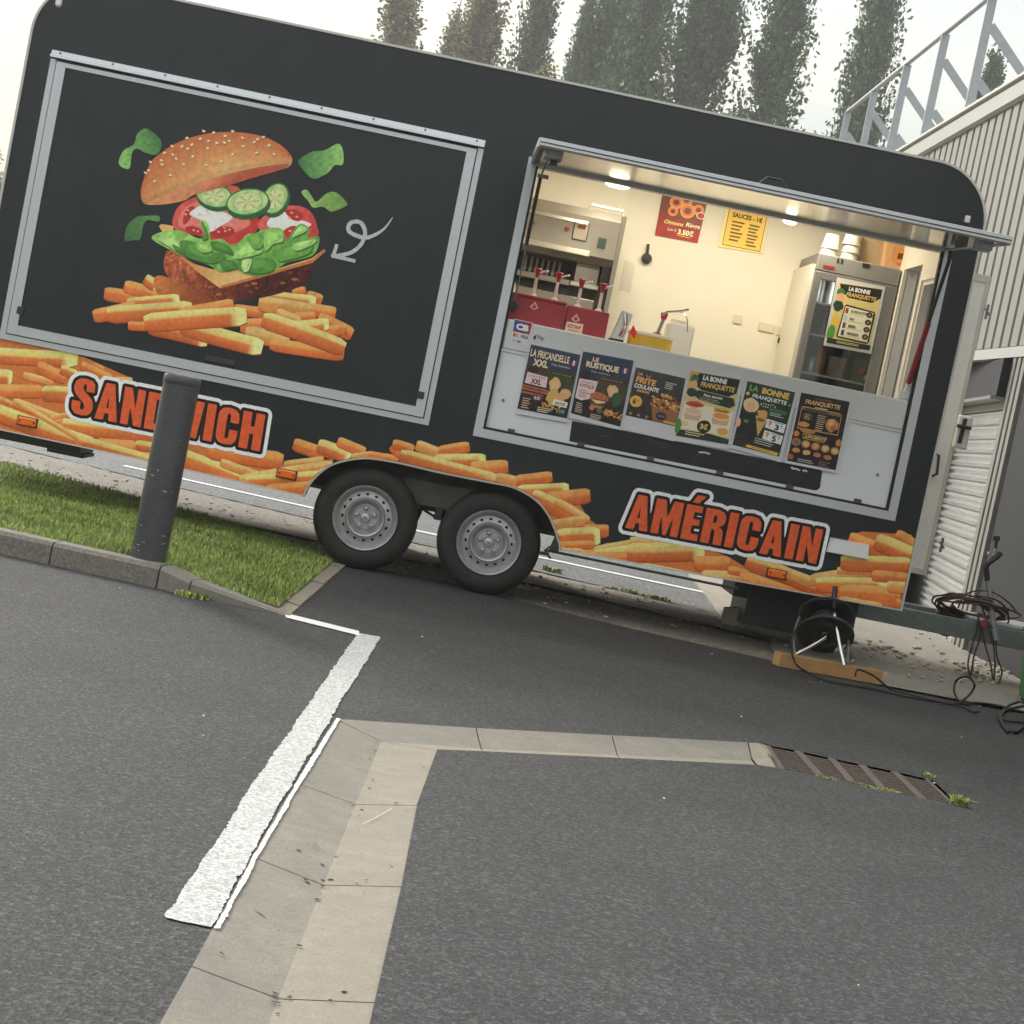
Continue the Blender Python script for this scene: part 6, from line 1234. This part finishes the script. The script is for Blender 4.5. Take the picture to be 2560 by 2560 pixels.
for k, w_ in enumerate(('BOISSON SOFT', 'EAU', 'BIERE', 'HEINEKEN')):
    y = .425+k*.108; P.text(w_, .42,y,.42+.03*len(w_),y+.04,(50,46,40), bold=.04); P.stroke([(.40,y+.055),(.70,y+.06)], .008, (200,176,110)); P.poly(circ(.80,y+.025,.065,16,ry=.042), (46,36,26)); P.text('2€', .77,y+.005,.83,y+.045,(226,190,120)); P.rect(.30,y-.02,.36,y+.06,[(176,50,46),(176,206,220),(120,80,60),(60,76,120)][k])
P.rect(.05,.88,.95,.955,(44,50,40)); lines(P,.25,.75,.90,.02,2,(190,186,130), .010)
p.done('drinks price poster taped on the fridge door')
MB().box(gx0-.03, gx0-.002, FRY_+.02, 2.0995, .50, 2.50).build('fridge_partition', cream, trailer)
# things on top of the fridge
def carton(px0, py0, px1, py1, y, d, col, label, name='paper_bag'):
    a, b = T(px0, py1, y), T(px1, py1, y); top_ = T((px0+px1)/2, py0, y).z
    z0 = gzt+.001; x0, x1 = a.x, b.x; m = MB()
    rj = [random.uniform(-.012, .012) for _ in range(8)]
    m.hexa([(x0, y, z0), (x1, y, z0), (x1, y+d, z0), (x0, y+d, z0), (x0-.02+rj[0], y+rj[1], top_+rj[2]), (x1+.02+rj[3], y+rj[4], top_+rj[5]), (x1+.01, y+d, top_-.02), (x0-.01, y+d, top_-.01)])
    return m.build(name, M('paper_'+name+str(col), srgb(col), .7, noise=(12, .4, tuple(c*.85 for c in srgb(col)))), None, label=label, cat='packaging')
pale = M('pale_bowl', (.62, .58, .50), .5)
def bowls(px, py, n, label):
    c = T(px, py, 1.56); r_ = .062
    b_ = thing('bowl_stack', (c.x, 1.56, gzt+.001), label, 'packaging')
    for k in range(n):
        m = MB(); z = gzt+.001+k*.055; m.lathe([(0, .10), (r_*.72, .10), (r_*.76, .095), (r_*.98, .008), (r_*1.06, .008), (r_*1.06, .0), (r_*.9, .0)], (c.x+.006*(k % 2), 1.56, z), axis='z', seg=20); m.build('bowl', pale, b_, smooth=40)
bowls(2073, 620, 2, 'two pale paper bowls upturned at the hinge end on top of the fridge')
bowls(2124, 630, 3, 'three pale paper bowls upturned next along the top of the fridge')
carton(2150, 590, 2200, 650, 1.62, .18, (186,164,130), 'tan carton at the back on top of the fridge', 'carton')
o = carton(2208, 606, 2288, 672, 1.5, .15, (216,170,120), 'orange printed bun carton at the wall end on top of the fridge', 'carton')
P = Print(lambda u, v, l: (T(u, v, 1.49).x, 1.488-l, T(u, v, 1.49).z), 1e-4); P.poly([(2238,620),(2278,628),(2288,640),(2270,664),(2234,655)], (206,130,66)); P.poly([(2246,632),(2272,637),(2268,652),(2242,647)], (90,60,30)); P.poly([(2270,655),(2290,640),(2292,672),(2262,668)], (140,50,46)); P.build('carton_print', ink_paper, o)
# white paper note and blind strips by the entrance

# ================================================================== building on the right
XB, AB = 4.20, .018
def bpnt(off, y, z): return Vector((XB+AB*(y-3.0)+off, y-off*AB, z))
bd = thing('metal_clad_building', (XB, 3.0, 0), 'grey ribbed metal building with roof guard rail and roller shutter behind the trailer end', 'building')
clad = M('beige_grey_cladding', (.235, .230, .212), .5, metal=.1, noise=[(1.2, .4, (.20, .19, .17)), (25, .25, (.27, .255, .225))])
dark_clad = M('groove_dark', (.05, .05, .05), .7); dark_panel = M('anthracite_panel', (.014, .017, .021), .5, spec=.3)
def bbox(off0, off1, y0, y1, z0, z1): return MB().hexa([bpnt(off0, y0, z0), bpnt(off1, y0, z0), bpnt(off1, y1, z0), bpnt(off0, y1, z0), bpnt(off0, y0, z1), bpnt(off1, y0, z1), bpnt(off1, y1, z1), bpnt(off0, y1, z1)])
ZR = 4.74
bbox(.05, .30, -6, 15.2, 2.42, ZR).build('wall_core', dark_clad, bd)
bbox(.31, 9, -6, 15.2, 0, ZR).build('wall_body', clad, bd)
y = -6.0; pw = .25; cm = None
while y < 15.1:
    m = MB(); a = bpnt(0, y, 0)
    P = [(.048, .012), (.0, .030), (.0, pw-.045), (.048, pw-.028)]
    m.prism([bpnt(o_, y+yy, 2.40) for o_, yy in P], (0, 0, ZR-.16-2.40)); m.build('cladding_rib', clad, bd); y += pw
m = MB(); m.prism([bpnt(-.02, -6, ZR-.16), bpnt(-.05, -6, ZR-.14), bpnt(-.05, -6, ZR), bpnt(.25, -6, ZR+.03), bpnt(.25, -6, ZR-.16)], bpnt(0, 15.2, 0)-bpnt(0, -6, 0)); m.build('fascia', M('fascia_grey', (.42, .42, .39), .5, noise=(2, .5, (.33, .33, .31))), bd)
m = MB(); m.prism([bpnt(-.07, -6, ZR+.035), bpnt(-.07, -6, ZR+.06), bpnt(.28, -6, ZR+.075), bpnt(.28, -6, ZR+.035)], bpnt(0, 15.2, 0)-bpnt(0, -6, 0)); m.build('roof_capping', M('capping_pale', (.60, .59, .54), .5), bd)
rr = MB()
for k in range(46): q = bpnt(.0, 1.0+k*.31, ZR+.075); rr.box(q.x-.03, q.x+.03, q.y-.02, q.y+.02, q.z, q.z+.03)
rr.build('roof_clips', M('capping_pale', (.6, .59, .54)), bd)
bbox(-.03, .05, -6, 15.2, 2.30, 2.385).build('sill_beam', M('pale_beam', (.42, .42, .40), .5), bd)
# guard rail
rail_m = M('rail_galvanised', (.40, .42, .44), .45, metal=.4, noise=(8, .4, (.30, .32, .34)))
gdr = thing('roof_guard_rail', tuple(bpnt(.1, 8.9, ZR)), 'galvanised guard rail with slanting braces along the roof edge', 'guard rail')
RT = 6.06
m = MB(); m.tube([bpnt(.1, -6, RT), bpnt(.1, 14.4, RT)], .028, 10); m.build('top_rail', galv_light, gdr)
for y in (-1.0, 1.05, 3.1, 5.1, 7.1, 8.95, 10.75, 12.6, 14.35):
    q = bpnt(.1, y, 0); m = MB(); m.box(q.x-.045, q.x+.045, y-.012, y+.012, ZR+.08, RT-.02); m.build('post', rail_m, gdr)
    for zz in (RT-.30, RT-.86):
        reach = (zz-ZR)*1.0; m = MB(); e = bpnt(.1+reach, y, ZR+.08); s_ = bpnt(.14, y, zz)
        n_ = Vector((.7, 0, .7))*.045
        m.hexa([s_-n_+Vector((0, .012, 0)), e-n_+Vector((0, .012, 0)), e-n_+Vector((0, .03, 0)), s_-n_+Vector((0, .03, 0)), s_+n_+Vector((0, .012, 0)), e+n_+Vector((0, .012, 0)), e+n_+Vector((0, .03, 0)), s_+n_+Vector((0, .03, 0))]); m.build('brace', rail_m, gdr)
    m = MB(); q = bpnt(.04, y, 0); m.box(q.x-.05, q.x+.09, y-.05, y+.05, ZR+.0765, ZR+.10); m.build('foot_plate', rail_m, gdr)
# roller shutter in a splayed recess
SY0 = XB/.2995-DCAM; sa = .14
def sp(u, off, z): return Vector((XB+.02+sa*u+off, SY0+u-off*sa, z))
shut = thing('roller_shutter', tuple(sp(1, 0, 0)), 'bright horizontal-slatted metal roller shutter behind the trailer door', 'shutter')
slat_m = M('shutter_slat', (.60, .60, .585), .25, metal=.45, noise=(6, .4, (.48, .49, .48)))
zz = 0.0; SH = .118; first = None
sm = MB(); prof = [(.0, .0), (-.026, .010), (-.030, .034), (-.006, .052), (.004, .060), (-.004, .070), (-.028, .084), (-.024, .104), (.0, SH-.002)]
k = len(prof); sm.add([sp(0.02, o_, z) for o_, z in prof]+[sp(2.4, o_, z) for o_, z in prof], [(i, i+1, i+1+k, i+k) for i in range(k-1)])
first = sm.build('slat', slat_m, shut, smooth=50)
for i in range(1, 16):
    o = bpy.data.objects.new('slat', first.data); COL.objects.link(o); o.parent = shut; o.matrix_parent_inverse = first.matrix_parent_inverse.copy(); o.location = (0, 0, SH*i)
def sbox(u0, u1, o0, o1, z0, z1): return MB().hexa([sp(u0, o0, z0), sp(u1, o0, z0), sp(u1, o1, z0), sp(u0, o1, z0), sp(u0, o0, z1), sp(u1, o0, z1), sp(u1, o1, z1), sp(u0, o1, z1)])
sbox(.0, 2.4, -.10, .15, 1.985, 2.285).build('shutter_box', dark_panel, shut)
sbox(.0, 2.4, -.14, .05, 1.955, 1.98).build('box_lip', M('lip_grey', (.2, .2, .19), .5), shut)
sbox(.0, 2.4, -.02, .10, 1.89, 1.952).build('head_rail', M('head_tan', (.34, .31, .26), .6), shut)
for i in range(3):
    bbox(-.02+.0, .05, SY0-.10-.13*i, SY0-.002-.13*i-.02, 0, 2.298).build('door_post', clad, bd)
bbox(.0, .05, SY0-2.4, SY0-.42, 0, 2.295).build('dark_door', dark_panel, bd)
bbox(.02, .05, SY0+2.45, 15.2, 0, 2.295).build('lower_wall', clad, bd)
bbox(.0, .05, -6, SY0-2.41, 0, 2.295).build('lower_wall', clad, bd)

# ================================================================== bollard
bc = G(352, 1408, .1); bx_, by_ = bc.x, bc.y+.19
topz = T(440, 935, by_).z
r0 = .5*(T(405, 1409, by_).x-T(315, 1398, by_).x)
bol = thing('bollard', (bx_, by_, .06), 'tall dark grey metal bollard standing in the lawn behind the kerb', 'bollard')
bm_ = M('bollard_paint', (.045, .047, .051), .30, noise=[(4, .6, (.085, .085, .085)), (70, .25, (.12, .12, .12))], bump=(20, .05, .004))
axis0 = Vector((bx_, by_, .05)); tx = T(440, 930, by_); tilt = Vector((tx.x-bx_, 0, 0))
m = MB(); R0 = r0
prof = [(R0, .08), (R0, topz-.05), (R0*1.0, topz-.045), (R0*1.035, topz-.040), (R0*1.035, topz-.012), (R0*.98, topz-.004), (0, topz)]
m.lathe([(r, z) for r, z in prof[:3]], (bx_, by_, 0), axis='z', seg=40); m.build('post_tube', bm_, bol, smooth=40)
m = MB(); m.lathe(prof[2:], (bx_, by_, 0), axis='z', seg=40); m.build('cap', bm_, bol, smooth=40)
sc = MB()
for _ in range(16):
    a = random.uniform(-2.6, -.6); z = random.choice([random.uniform(.1, .2), random.uniform(.42, .55), random.uniform(.1, .7)]); d = Vector((math.cos(a), math.sin(a), 0)); s_ = Vector((-math.sin(a), math.cos(a), 0)); ww = random.uniform(.002, .012); hh = random.uniform(.0015, .004)
    c = Vector((bx_, by_, z))+d*(R0+.0006); sc.add([c-s_*ww, c+s_*ww+Vector((0, 0, random.uniform(-.006, .006))), c+s_*ww*.8+Vector((0, 0, hh)), c-s_*ww*.7+Vector((0, 0, hh))], [(0, 1, 2, 3)])
sc.build('paint_chips', M('bare_primer', (.45, .45, .42), .7), bol)

# ================================================================== cable reel, timber, cables
A, B, Cp = G(1947, 1668), G(2201, 1714), G(1919, 1655); dv = (Cp-A); dv = dv*(.085/dv.length); up_ = Vector((0, 0, .075))
lo = [A+Vector((0, 0, .0045)), B+Vector((0, 0, .0045)), B+dv+Vector((0, 0, .0045)), A+dv+Vector((0, 0, .0045))]; ch = (B-A).normalized()*.004
tb_ = thing('timber_block', tuple(lo[0]), 'short sawn timber beam lying on the asphalt in front of the cable reel', 'timber')
MB().hexa(lo+[p_+up_ for p_ in lo]).build('beam', wood, tb_)
e0 = [p_-ch for p_ in (lo[0], lo[3])]; MB().hexa([e0[0], lo[0]-ch*.01, lo[3]-ch*.01, e0[1]]+[p_+up_ for p_ in (e0[0], lo[0]-ch*.01, lo[3]-ch*.01, e0[1])]).build('end_grain', wood_end, tb_)
ry = -.40
C1 = T(2064, 1585, ry); axv = Vector((.05, .70, .71)).normalized(); C2 = C1+axv*.135; RD = .166
reel = thing('cable_reel', (C1.x, C1.y, .01), 'black drum cable reel on a chromed tube stand behind the timber', 'cable reel')
rot = axv.to_track_quat('Y', 'Z').to_matrix()
def rlathe(prof, c, seg=40):
    m = MB(); m.lathe(prof, (0, 0, 0), seg=seg); m.v = [tuple(rot @ Vector(v_)+c) for v_ in m.v]; return m
blackp = M('reel_black', (.016, .016, .018), .35, noise=(15, .4, (.028, .028, .030)))
rlathe([(.03, -.012), (RD*.55, -.012), (RD*.62, -.004), (RD*.92, -.004), (RD, -.010), (RD*1.01, 0), (RD, .008), (.03, .006)], C1).build('front_flange', blackp, reel, smooth=40)
rlathe([(.03, -.006), (RD*.95, -.006), (RD, .002), (RD*1.0, .010), (.03, .010)], C2).build('back_flange', blackp, reel, smooth=40)
rlathe([(.07, .008), (.07, .128)], C1).build('drum', blackp, reel, smooth=40)
wp = []; 
for k in range(24*7): a = 2*PI*k/24; wp.append(tuple(rot @ Vector((.085*math.cos(a), .016+.10*k/(24*7), .085*math.sin(a)))+C1))
MB().tube(wp, .009, 6).build('wound_cable', cable_m, reel)
rlathe([(.0, -.030), (.028, -.028), (.034, -.012)], C1, 20).build('hub', blackp, reel, smooth=40)
P_ = lambda x, y, yy: tuple(T(x, y, yy))
fg = [P_(2084, 1522, -.36), P_(2086, 1535, -.42), P_(2092, 1570, -.47), P_(2100, 1615, -.53), (T(2110, 1668, -.60).x, -.60, max(.075, T(2110, 1668, -.60).z))]
MB().tube([tuple(q) for q in spline(fg, 4, closed=False)], .0115, 10).build('stand_tube', chrome, reel, smooth=40)
fg = [tuple(C1-axv*.03), P_(2064, 1587, -.47), P_(2058, 1597, -.50), P_(2020, 1620, -.53), P_(1988, 1637, -.56)]
MB().tube([tuple(q) for q in spline(fg, 4, closed=False)], .0115, 10).build('stand_tube', chrome, reel, smooth=40)
MB().tube([P_(1988, 1637, -.56), P_(1983, 1600, -.46), P_(1992, 1560, -.36), P_(2000, 1540, -.25)], .008, 8).build('stand_tube', galv, reel)
MB().tube([P_(2118, 1660, -.56), P_(2122, 1600, -.40), P_(2118, 1565, -.3)], .008, 8).build('stand_tube', galv, reel)
MB().tube([P_(2085, 1500, -.34), P_(2087, 1520, -.36)], .024, 10).build('handle_socket', blackp, reel, smooth=40)
MB().tube([P_(2088, 1466, -.32), P_(2086, 1490, -.33), P_(2085, 1502, -.34)], [.014, .017, .018], 10).build('handle', blackp, reel, smooth=40)
q = T(2078, 1556, -.44); MB().box(q.x-.03, q.x+.03, -.452, -.448, q.z-.010, q.z+.010).build('reel_label', M('grey_label', (.35, .34, .32), .5), reel)
q = T(2098, 1622, -.505); MB().prism([(q.x-.03, -.52, q.z-.02), (q.x+.02, -.52, q.z-.005), (q.x+.03, -.52, q.z+.035), (q.x-.02, -.52, q.z+.005)], (0, .002, 0)).build('reel_label', M('grey_label', (.35, .34, .32), .5), reel)
def cable(name, pts, r, mat, label, n=5, parent=None):
    return MB().tube([tuple(q) for q in spline([tuple(p_) for p_ in pts], n, closed=False)], r, 7).build(name, mat, parent, smooth=True, label=label, cat='cable' if label else None)
gc = lambda x, y, z=.012: tuple(G(x, y, z))
cable('power_cable', [P_(1998, 1560, -.38), P_(1983, 1590, -.50), P_(1978, 1625, -.58), gc(1990, 1660, .07), gc(2010, 1676, .03), gc(2060, 1700), gc(2120, 1712), gc(2200, 1726), gc(2260, 1740), gc(2330, 1752), gc(2400, 1760), gc(2440, 1757), gc(2500, 1765), gc(2600, 1790), (4.2, -.9, .012)], .0065, cable_m, 'black power cable leaving the reel and running along the asphalt edge')
cable('power_cable', [gc(2138, 1690, .09), gc(2146, 1674, .11), gc(2185, 1690, .09), gc(2224, 1722, .02), gc(2250, 1730), gc(2300, 1742), gc(2360, 1757), gc(2405, 1766), gc(2430, 1779), gc(2448, 1779)], .0055, cable_m, 'thin black cable looped behind the timber and ending on the asphalt')
cable('power_cable', [gc(2520, 1830), gc(2498, 1795), gc(2520, 1765), gc(2556, 1757), gc(2580, 1790), gc(2540, 1830), gc(2510, 1815), gc(2505, 1785), gc(2535, 1770), gc(2600, 1772), (4.0, -.95, .012)], .0075, cable_m, 'coil of black cable at the right edge of the asphalt')
cable('power_cable', [gc(2500, 1788), gc(2510, 1800), gc(2550, 1806), gc(2620, 1810)], .0075, M('cable_dark2', (.02, .02, .02), .5), 'straight black cable end lying by the cable coil')
coil_y = .83
def cy_(x, y, d=0.0): return tuple(T(x, y, coil_y-.06+d))
cc = thing('extension_cable', tuple(T(2440, 1535, coil_y)), 'tangled brown extension cable draped over the drawbar with a red plug', 'extension cable')
for k in range(9):
    pts = []; cxk = 2430+random.gauss(0, 22); cyk = 1520+random.gauss(0, 6); rx = random.uniform(45, 105); ryk = random.uniform(14, 30); ph = random.uniform(0, 6)
    for i in range(14): a = ph+i*2*PI/12; pts.append(tuple(T(cxk+rx*math.cos(a)+random.gauss(0, 3), min(1556+.2*(cxk+rx*math.cos(a)-2440), cyk+.2*rx*math.cos(a)+ryk*math.sin(a)+random.gauss(0, 3)), coil_y+.10*math.sin(a)+.02*k/9)))
    MB().tube([tuple(q) for q in spline(pts, 3, closed=False)], .0065, 6).build('loop', cable_b, cc, smooth=True)
for pts in ([(2395, 1520), (2410, 1490), (2440, 1477), (2480, 1480), (2520, 1505), (2545, 1535)], [(2445, 1495), (2455, 1520), (2470, 1555), (2487, 1580), (2492, 1640), (2505, 1680), (2490, 1715), (2460, 1720), (2435, 1705)], [(2450, 1500), (2470, 1560), (2483, 1610), (2487, 1660), (2485, 1700)], [(2448, 1530), (2440, 1580), (2428, 1620), (2420, 1660), (2425, 1690)], [(2445, 1540), (2450, 1590), (2435, 1640), (2428, 1688)], [(2455, 1560), (2460, 1600), (2476, 1660), (2482, 1698)]):
    MB().tube([tuple(q) for q in spline([cy_(x, y) for x, y in pts], 5, closed=False)], .006, 6).build('hanging_length', cable_b, cc, smooth=True)
q = T(2419, 1704, coil_y-.06); MB().tube([tuple(T(2428, 1690, coil_y-.06)), tuple(T(2423, 1700, coil_y-.06)), tuple(T(2416, 1716, coil_y-.06))], [.012, .030, .030], 10).build('plug', deep_red, cc, smooth=40)
MB().tube([tuple(T(2410, 1706, coil_y-.06)), tuple(T(2400, 1712, coil_y-.06))], [.018, .010], 8).build('plug_pins', deep_red, cc)
q = T(2462, 1560, coil_y-.07); MB().tube([tuple(q+Vector((0, 0, .03))), tuple(q-Vector((0, 0, .02)))], [.013, .02], 10).build('plug', deep_red, cc, smooth=40)
MB().tube([tuple(q) for q in spline([gc(2395, 1752), gc(2385, 1725, .05), gc(2392, 1700, .10), gc(2420, 1692, .16), gc(2436, 1712, .10), gc(2425, 1735, .05), gc(2400, 1757)], 6, closed=False)], .007, 7).build('standing_loop', cable_m, cc, smooth=True)
# black conduit coil on the drawbar, green bin at the edge
gb = G(2551, 1778); gx = gb.x+.13; gy = gb.y
bn = thing('garden_bin', (gx+.3, gy+.3, 0), 'bright green plastic wheelie bin cut by the frame edge beside the coiled cable', 'bin')
gm = M('bin_green', (.045, .23, .05), .45)
m = MB(); m.hexa([(gx+.03, gy+.03, .03), (gx+.50, gy+.03, .03), (gx+.50, gy+.55, .03), (gx+.03, gy+.55, .03), (gx+.0, gy, .42), (gx+.56, gy, .42), (gx+.56, gy+.60, .42), (gx, gy+.60, .42)]); m.build('bin_body', gm, bn)
m = MB(); m.box(gx-.02, gx+.58, gy-.02, gy+.62, .421, .45, .008); m.build('bin_rim', gm, bn)
for s_ in (.06, .47): m = MB(); m.lathe([(0, -.02), (.045, -.02), (.05, 0), (.045, .02), (0, .02)], (gx+s_+.0, gy+.50, .05), axis='x', seg=18); m.build('wheel', dark_plastic, bn)

# ================================================================== trees
leaf_cols = {'poplar': ((.036, .082, .028), (.105, .175, .060)), 'olive': ((.125, .115, .045), (.25, .21, .085)), 'yellow': ((.13, .13, .03), (.25, .22, .06))}
bark = M('bark', (.10, .085, .065), .9, noise=(8, .6, (.05, .042, .034)))
def leaf_mat(kind):
    m = bpy.data.materials.new('leaves_'+kind); m.use_nodes = True; n = m.node_tree; b = n.nodes['Principled BSDF']
    at = n.nodes.new('ShaderNodeAttribute'); at.attribute_name = 'ink'; n.links.new(at.outputs['Color'], b.inputs['Base Color']); b.inputs['Roughness'].default_value = .55
    tr = n.nodes.new('ShaderNodeBsdfTranslucent'); n.links.new(at.outputs['Color'], tr.inputs['Color']); mx = n.nodes.new('ShaderNodeMixShader'); mx.inputs[0].default_value = .38
    n.links.new(b.outputs[0], mx.inputs[1]); n.links.new(tr.outputs[0], mx.inputs[2]); n.links.new(mx.outputs[0], n.nodes['Material Output'].inputs[0])
    return m
LM = {k: leaf_mat(k) for k in leaf_cols}
def crown_mesh(kind, H, Rm, z0, nb, npb, seed, leaf, columnar=True, sparse=1.0):
    """leaf quads hung in clumps along steep branches"""
    r = np.random.default_rng(seed); C = []; 
    tips = []; br = MB()
    for b in range(nb):
        t = r.uniform(0, 1)**.9; zb = z0+(H-z0)*t*.86; a = r.uniform(0, 2*PI); prof = Rm*(1-t)**.55*(.55+.45*min(1, t*5)) if columnar else Rm*math.sqrt(max(.05, 1-(2*t-.9)**2))
        prof *= r.uniform(.65, 1.15); L = (H-zb)*r.uniform(.18, .34) if columnar else r.uniform(.6, 1.4)
        p0 = np.array((0, 0, zb)); p1 = np.array((prof*math.cos(a), prof*math.sin(a), zb+L)); tips.append((p0, p1))
        br.tube([tuple(p0), tuple(p0*.4+p1*.6+np.array((0, 0, -.1*L))), tuple(p1)], [.05, .03, .012], 5)
        n = int(npb*r.uniform(.35, 1.2)*sparse*.92); s = r.uniform(.25, 1.05, n); c = p0[None]*(1-s[:, None])+p1[None]*s[:, None]
        c += np.clip(r.normal(0, 1, (n, 3)), -1.5, 1.5)*np.array((.14, .14, .30))*(Rm/1.5)*(.5+s[:, None]*.6); C.append(c)
    c = np.concatenate(C); n = len(c); q = r.normal(0, 1, (n, 3)); q /= np.linalg.norm(q, axis=1)[:, None]; w_ = r.normal(0, 1, (n, 3)); w_ -= q*(w_*q).sum(1)[:, None]; w_ /= np.linalg.norm(w_, axis=1)[:, None]
    s = leaf*r.uniform(.6, 1.35, n)[:, None]; pts = np.stack([c-q*s, c+w_*s*.62, c+q*s, c-w_*s*.62], 1).reshape(-1, 3)
    b4 = np.arange(n)*4; fa = np.stack([b4, b4+1, b4+2, b4+3], 1)
    me = bpy.data.meshes.new('crown'); me.vertices.add(len(pts)); me.vertices.foreach_set('co', pts.ravel().astype(np.float32)); me.loops.add(fa.size); me.loops.foreach_set('vertex_index', fa.ravel().astype(np.int32)); me.polygons.add(n); me.polygons.foreach_set('loop_start', (np.arange(n)*4).astype(np.int32)); me.update(); me.validate()
    lo_, hi_ = [np.array(x) for x in leaf_cols[kind]]; k = r.uniform(0, 1, n)[:, None]; cl = .5+.5*np.sin(c[:, 0:1]*3+c[:, 2:3]*1.7)*np.sin(c[:, 1:2]*3.3-c[:, 2:3]*1.1)
    col = (lo_*(1-k)+hi_*k)*(.7+.6*cl); at = me.color_attributes.new('ink', 'FLOAT_COLOR', 'POINT'); cc4 = np.ones((n, 4, 4), np.float32); cc4[:, :, :3] = col[:, None, :]; at.data.foreach_set('color', cc4.ravel()); me.materials.append(LM[kind])
    tk = MB(); tk.tube([(0, 0, -.3), (.03, 0, z0*.6), (0, .03, H*.6), (0, 0, H*.95)], [.30, .22, .11, .02], 10)
    tme = tk; 
    return me, tk, br
PROTO = {}
def tree(name, px, py_top, ydist, width_px, kind, label, variant, columnar=True, group=None, sparse=1.0):
    d = ray(px, py_top); t = (DCAM+ydist)/d.y; topp = EYE+d*t; H = topp.z
    Rm = .5*1.22*width_px/FPX*t
    key = (kind, variant, columnar, sparse)
    if key not in PROTO:
        me, tk, br = crown_mesh(kind, 24.0, 1.9, 3.0, 230 if columnar else 150, 120, 100+variant*17, .115, columnar, sparse)
        tmp = tk.build('trunk', bark, None, smooth=True); tmesh = tmp.data; bpy.data.objects.remove(tmp); tmp = br.build('limbs', bark, None, smooth=True); bmesh_ = tmp.data; bpy.data.objects.remove(tmp)
        PROTO[key] = (me, tmesh, bmesh_)
    me, tmesh, lmesh = PROTO[key]
    r = bpy.data.objects.new(name, None); COL.objects.link(r); r.location = (topp.x, topp.y, 0); r.rotation_euler = (0, 0, random.uniform(0, 6)); r.scale = (Rm/1.9, Rm/1.9, H/24.0); tag(r, label, 'tree', group)
    for nm, dat in (('crown', me), ('trunk', tmesh), ('limb_frame', lmesh)):
        o = bpy.data.objects.new(nm, dat); COL.objects.link(o); o.parent = r
    return r
GRP = 'poplars beyond the trailer roof'
tree('poplar_tree', 1040, -150, 74, 215, 'olive', 'thin yellowing tree standing farthest toward the burger hatch end', 1, True, GRP, .55)
tree('poplar_tree', 1165, -60, 78, 150, 'olive', 'sparse pale tree between the yellowing tree and the brownish poplar', 2, True, GRP, .30)
tree('poplar_tree', 1270, -260, 72, 165, 'olive', 'dense brownish poplar above the middle of the black trailer', 3, True, GRP, .9)
tree('poplar_tree', 1418, -330, 76, 135, 'poplar', 'dark green poplar rising directly behind the small yellow bushy tree', 4, True, GRP, .9)
tree('poplar_tree', 1502, -120, 80, 95, 'poplar', 'slimmest of the poplars, just beyond the yellow bushy tree', 5, True, GRP, .8)
tree('bushy_tree', 1375, 105, 58, 180, 'yellow', 'low rounded yellow-green tree showing just above the trailer roof', 6, False, None, 1.3)
tree('poplar_tree', 1622, -420, 74, 170, 'poplar', 'tall poplar of a close pair above the serving hatch, nearer the burger end', 7, True, GRP, 1.0)
tree('poplar_tree', 1735, -500, 70, 185, 'poplar', 'tall poplar of a close pair above the serving hatch, nearer the drawbar end', 4, True, GRP, 1.0)
tree('poplar_tree', 1885, -480, 72, 200, 'poplar', 'broad dense poplar standing alone above the onion rings poster', 8, True, GRP, 1.0)
tree('poplar_tree', 2052, -360, 72, 190, 'poplar', 'loose poplar with sky gaps left of the guard rail end', 9, True, GRP, .75)
tree('poplar_tree', 2300, -420, 76, 165, 'poplar', 'poplar seen through the roof guard rail posts', 5, True, GRP, .8)
tree('poplar_tree', 2518, 20, 78, 150, 'poplar', 'shorter poplar peeping over the metal building beyond the braces', 7, True, GRP, .7)
tree('poplar_tree', 1570, -100, 88, 120, 'olive', 'distant brownish poplar in the gap before the close pair', 3, True, GRP, .6)
tree('hill_tree', -40, 330, 95, 220, 'poplar', 'dark rounded tree on the far horizon past the burger end of the trailer', 6, False, None, 1.3)


for (px, pt, yd, wd, kd, lab, va) in ((1165, 95, 60, 150, 'olive', 'low brownish bushy tree just above the roof beneath the sparse pale tree', 6), (1860, 215, 60, 180, 'poplar', 'low green bushy tree at the foot of the broad dense poplar', 10), (2100, 300, 60, 150, 'olive', 'low olive shrubby tree showing beside the guard rail end', 6)):
    tree('bushy_tree', px, pt, yd, wd, kd, lab, va, False, 'low trees above the roof edge', 1.3)
# ================================================================== thin autumn haze
hz_ = MB().box(-60, 60, -25, 118, -1.2, 40).build('haze', M('haze_placeholder', (.9, .9, .9)), kind='stuff')
hm = bpy.data.materials.new('haze'); hm.use_nodes = True; hn = hm.node_tree; hn.nodes.remove(hn.nodes['Principled BSDF'])
pv = hn.nodes.new('ShaderNodeVolumePrincipled'); pv.inputs['Color'].default_value = (.95, .96, .97, 1); pv.inputs['Density'].default_value = .0013; pv.inputs['Anisotropy'].default_value = .5
hn.links.new(pv.outputs[0], hn.nodes['Material Output'].inputs['Volume']); hz_.data.materials.clear(); hz_.data.materials.append(hm)
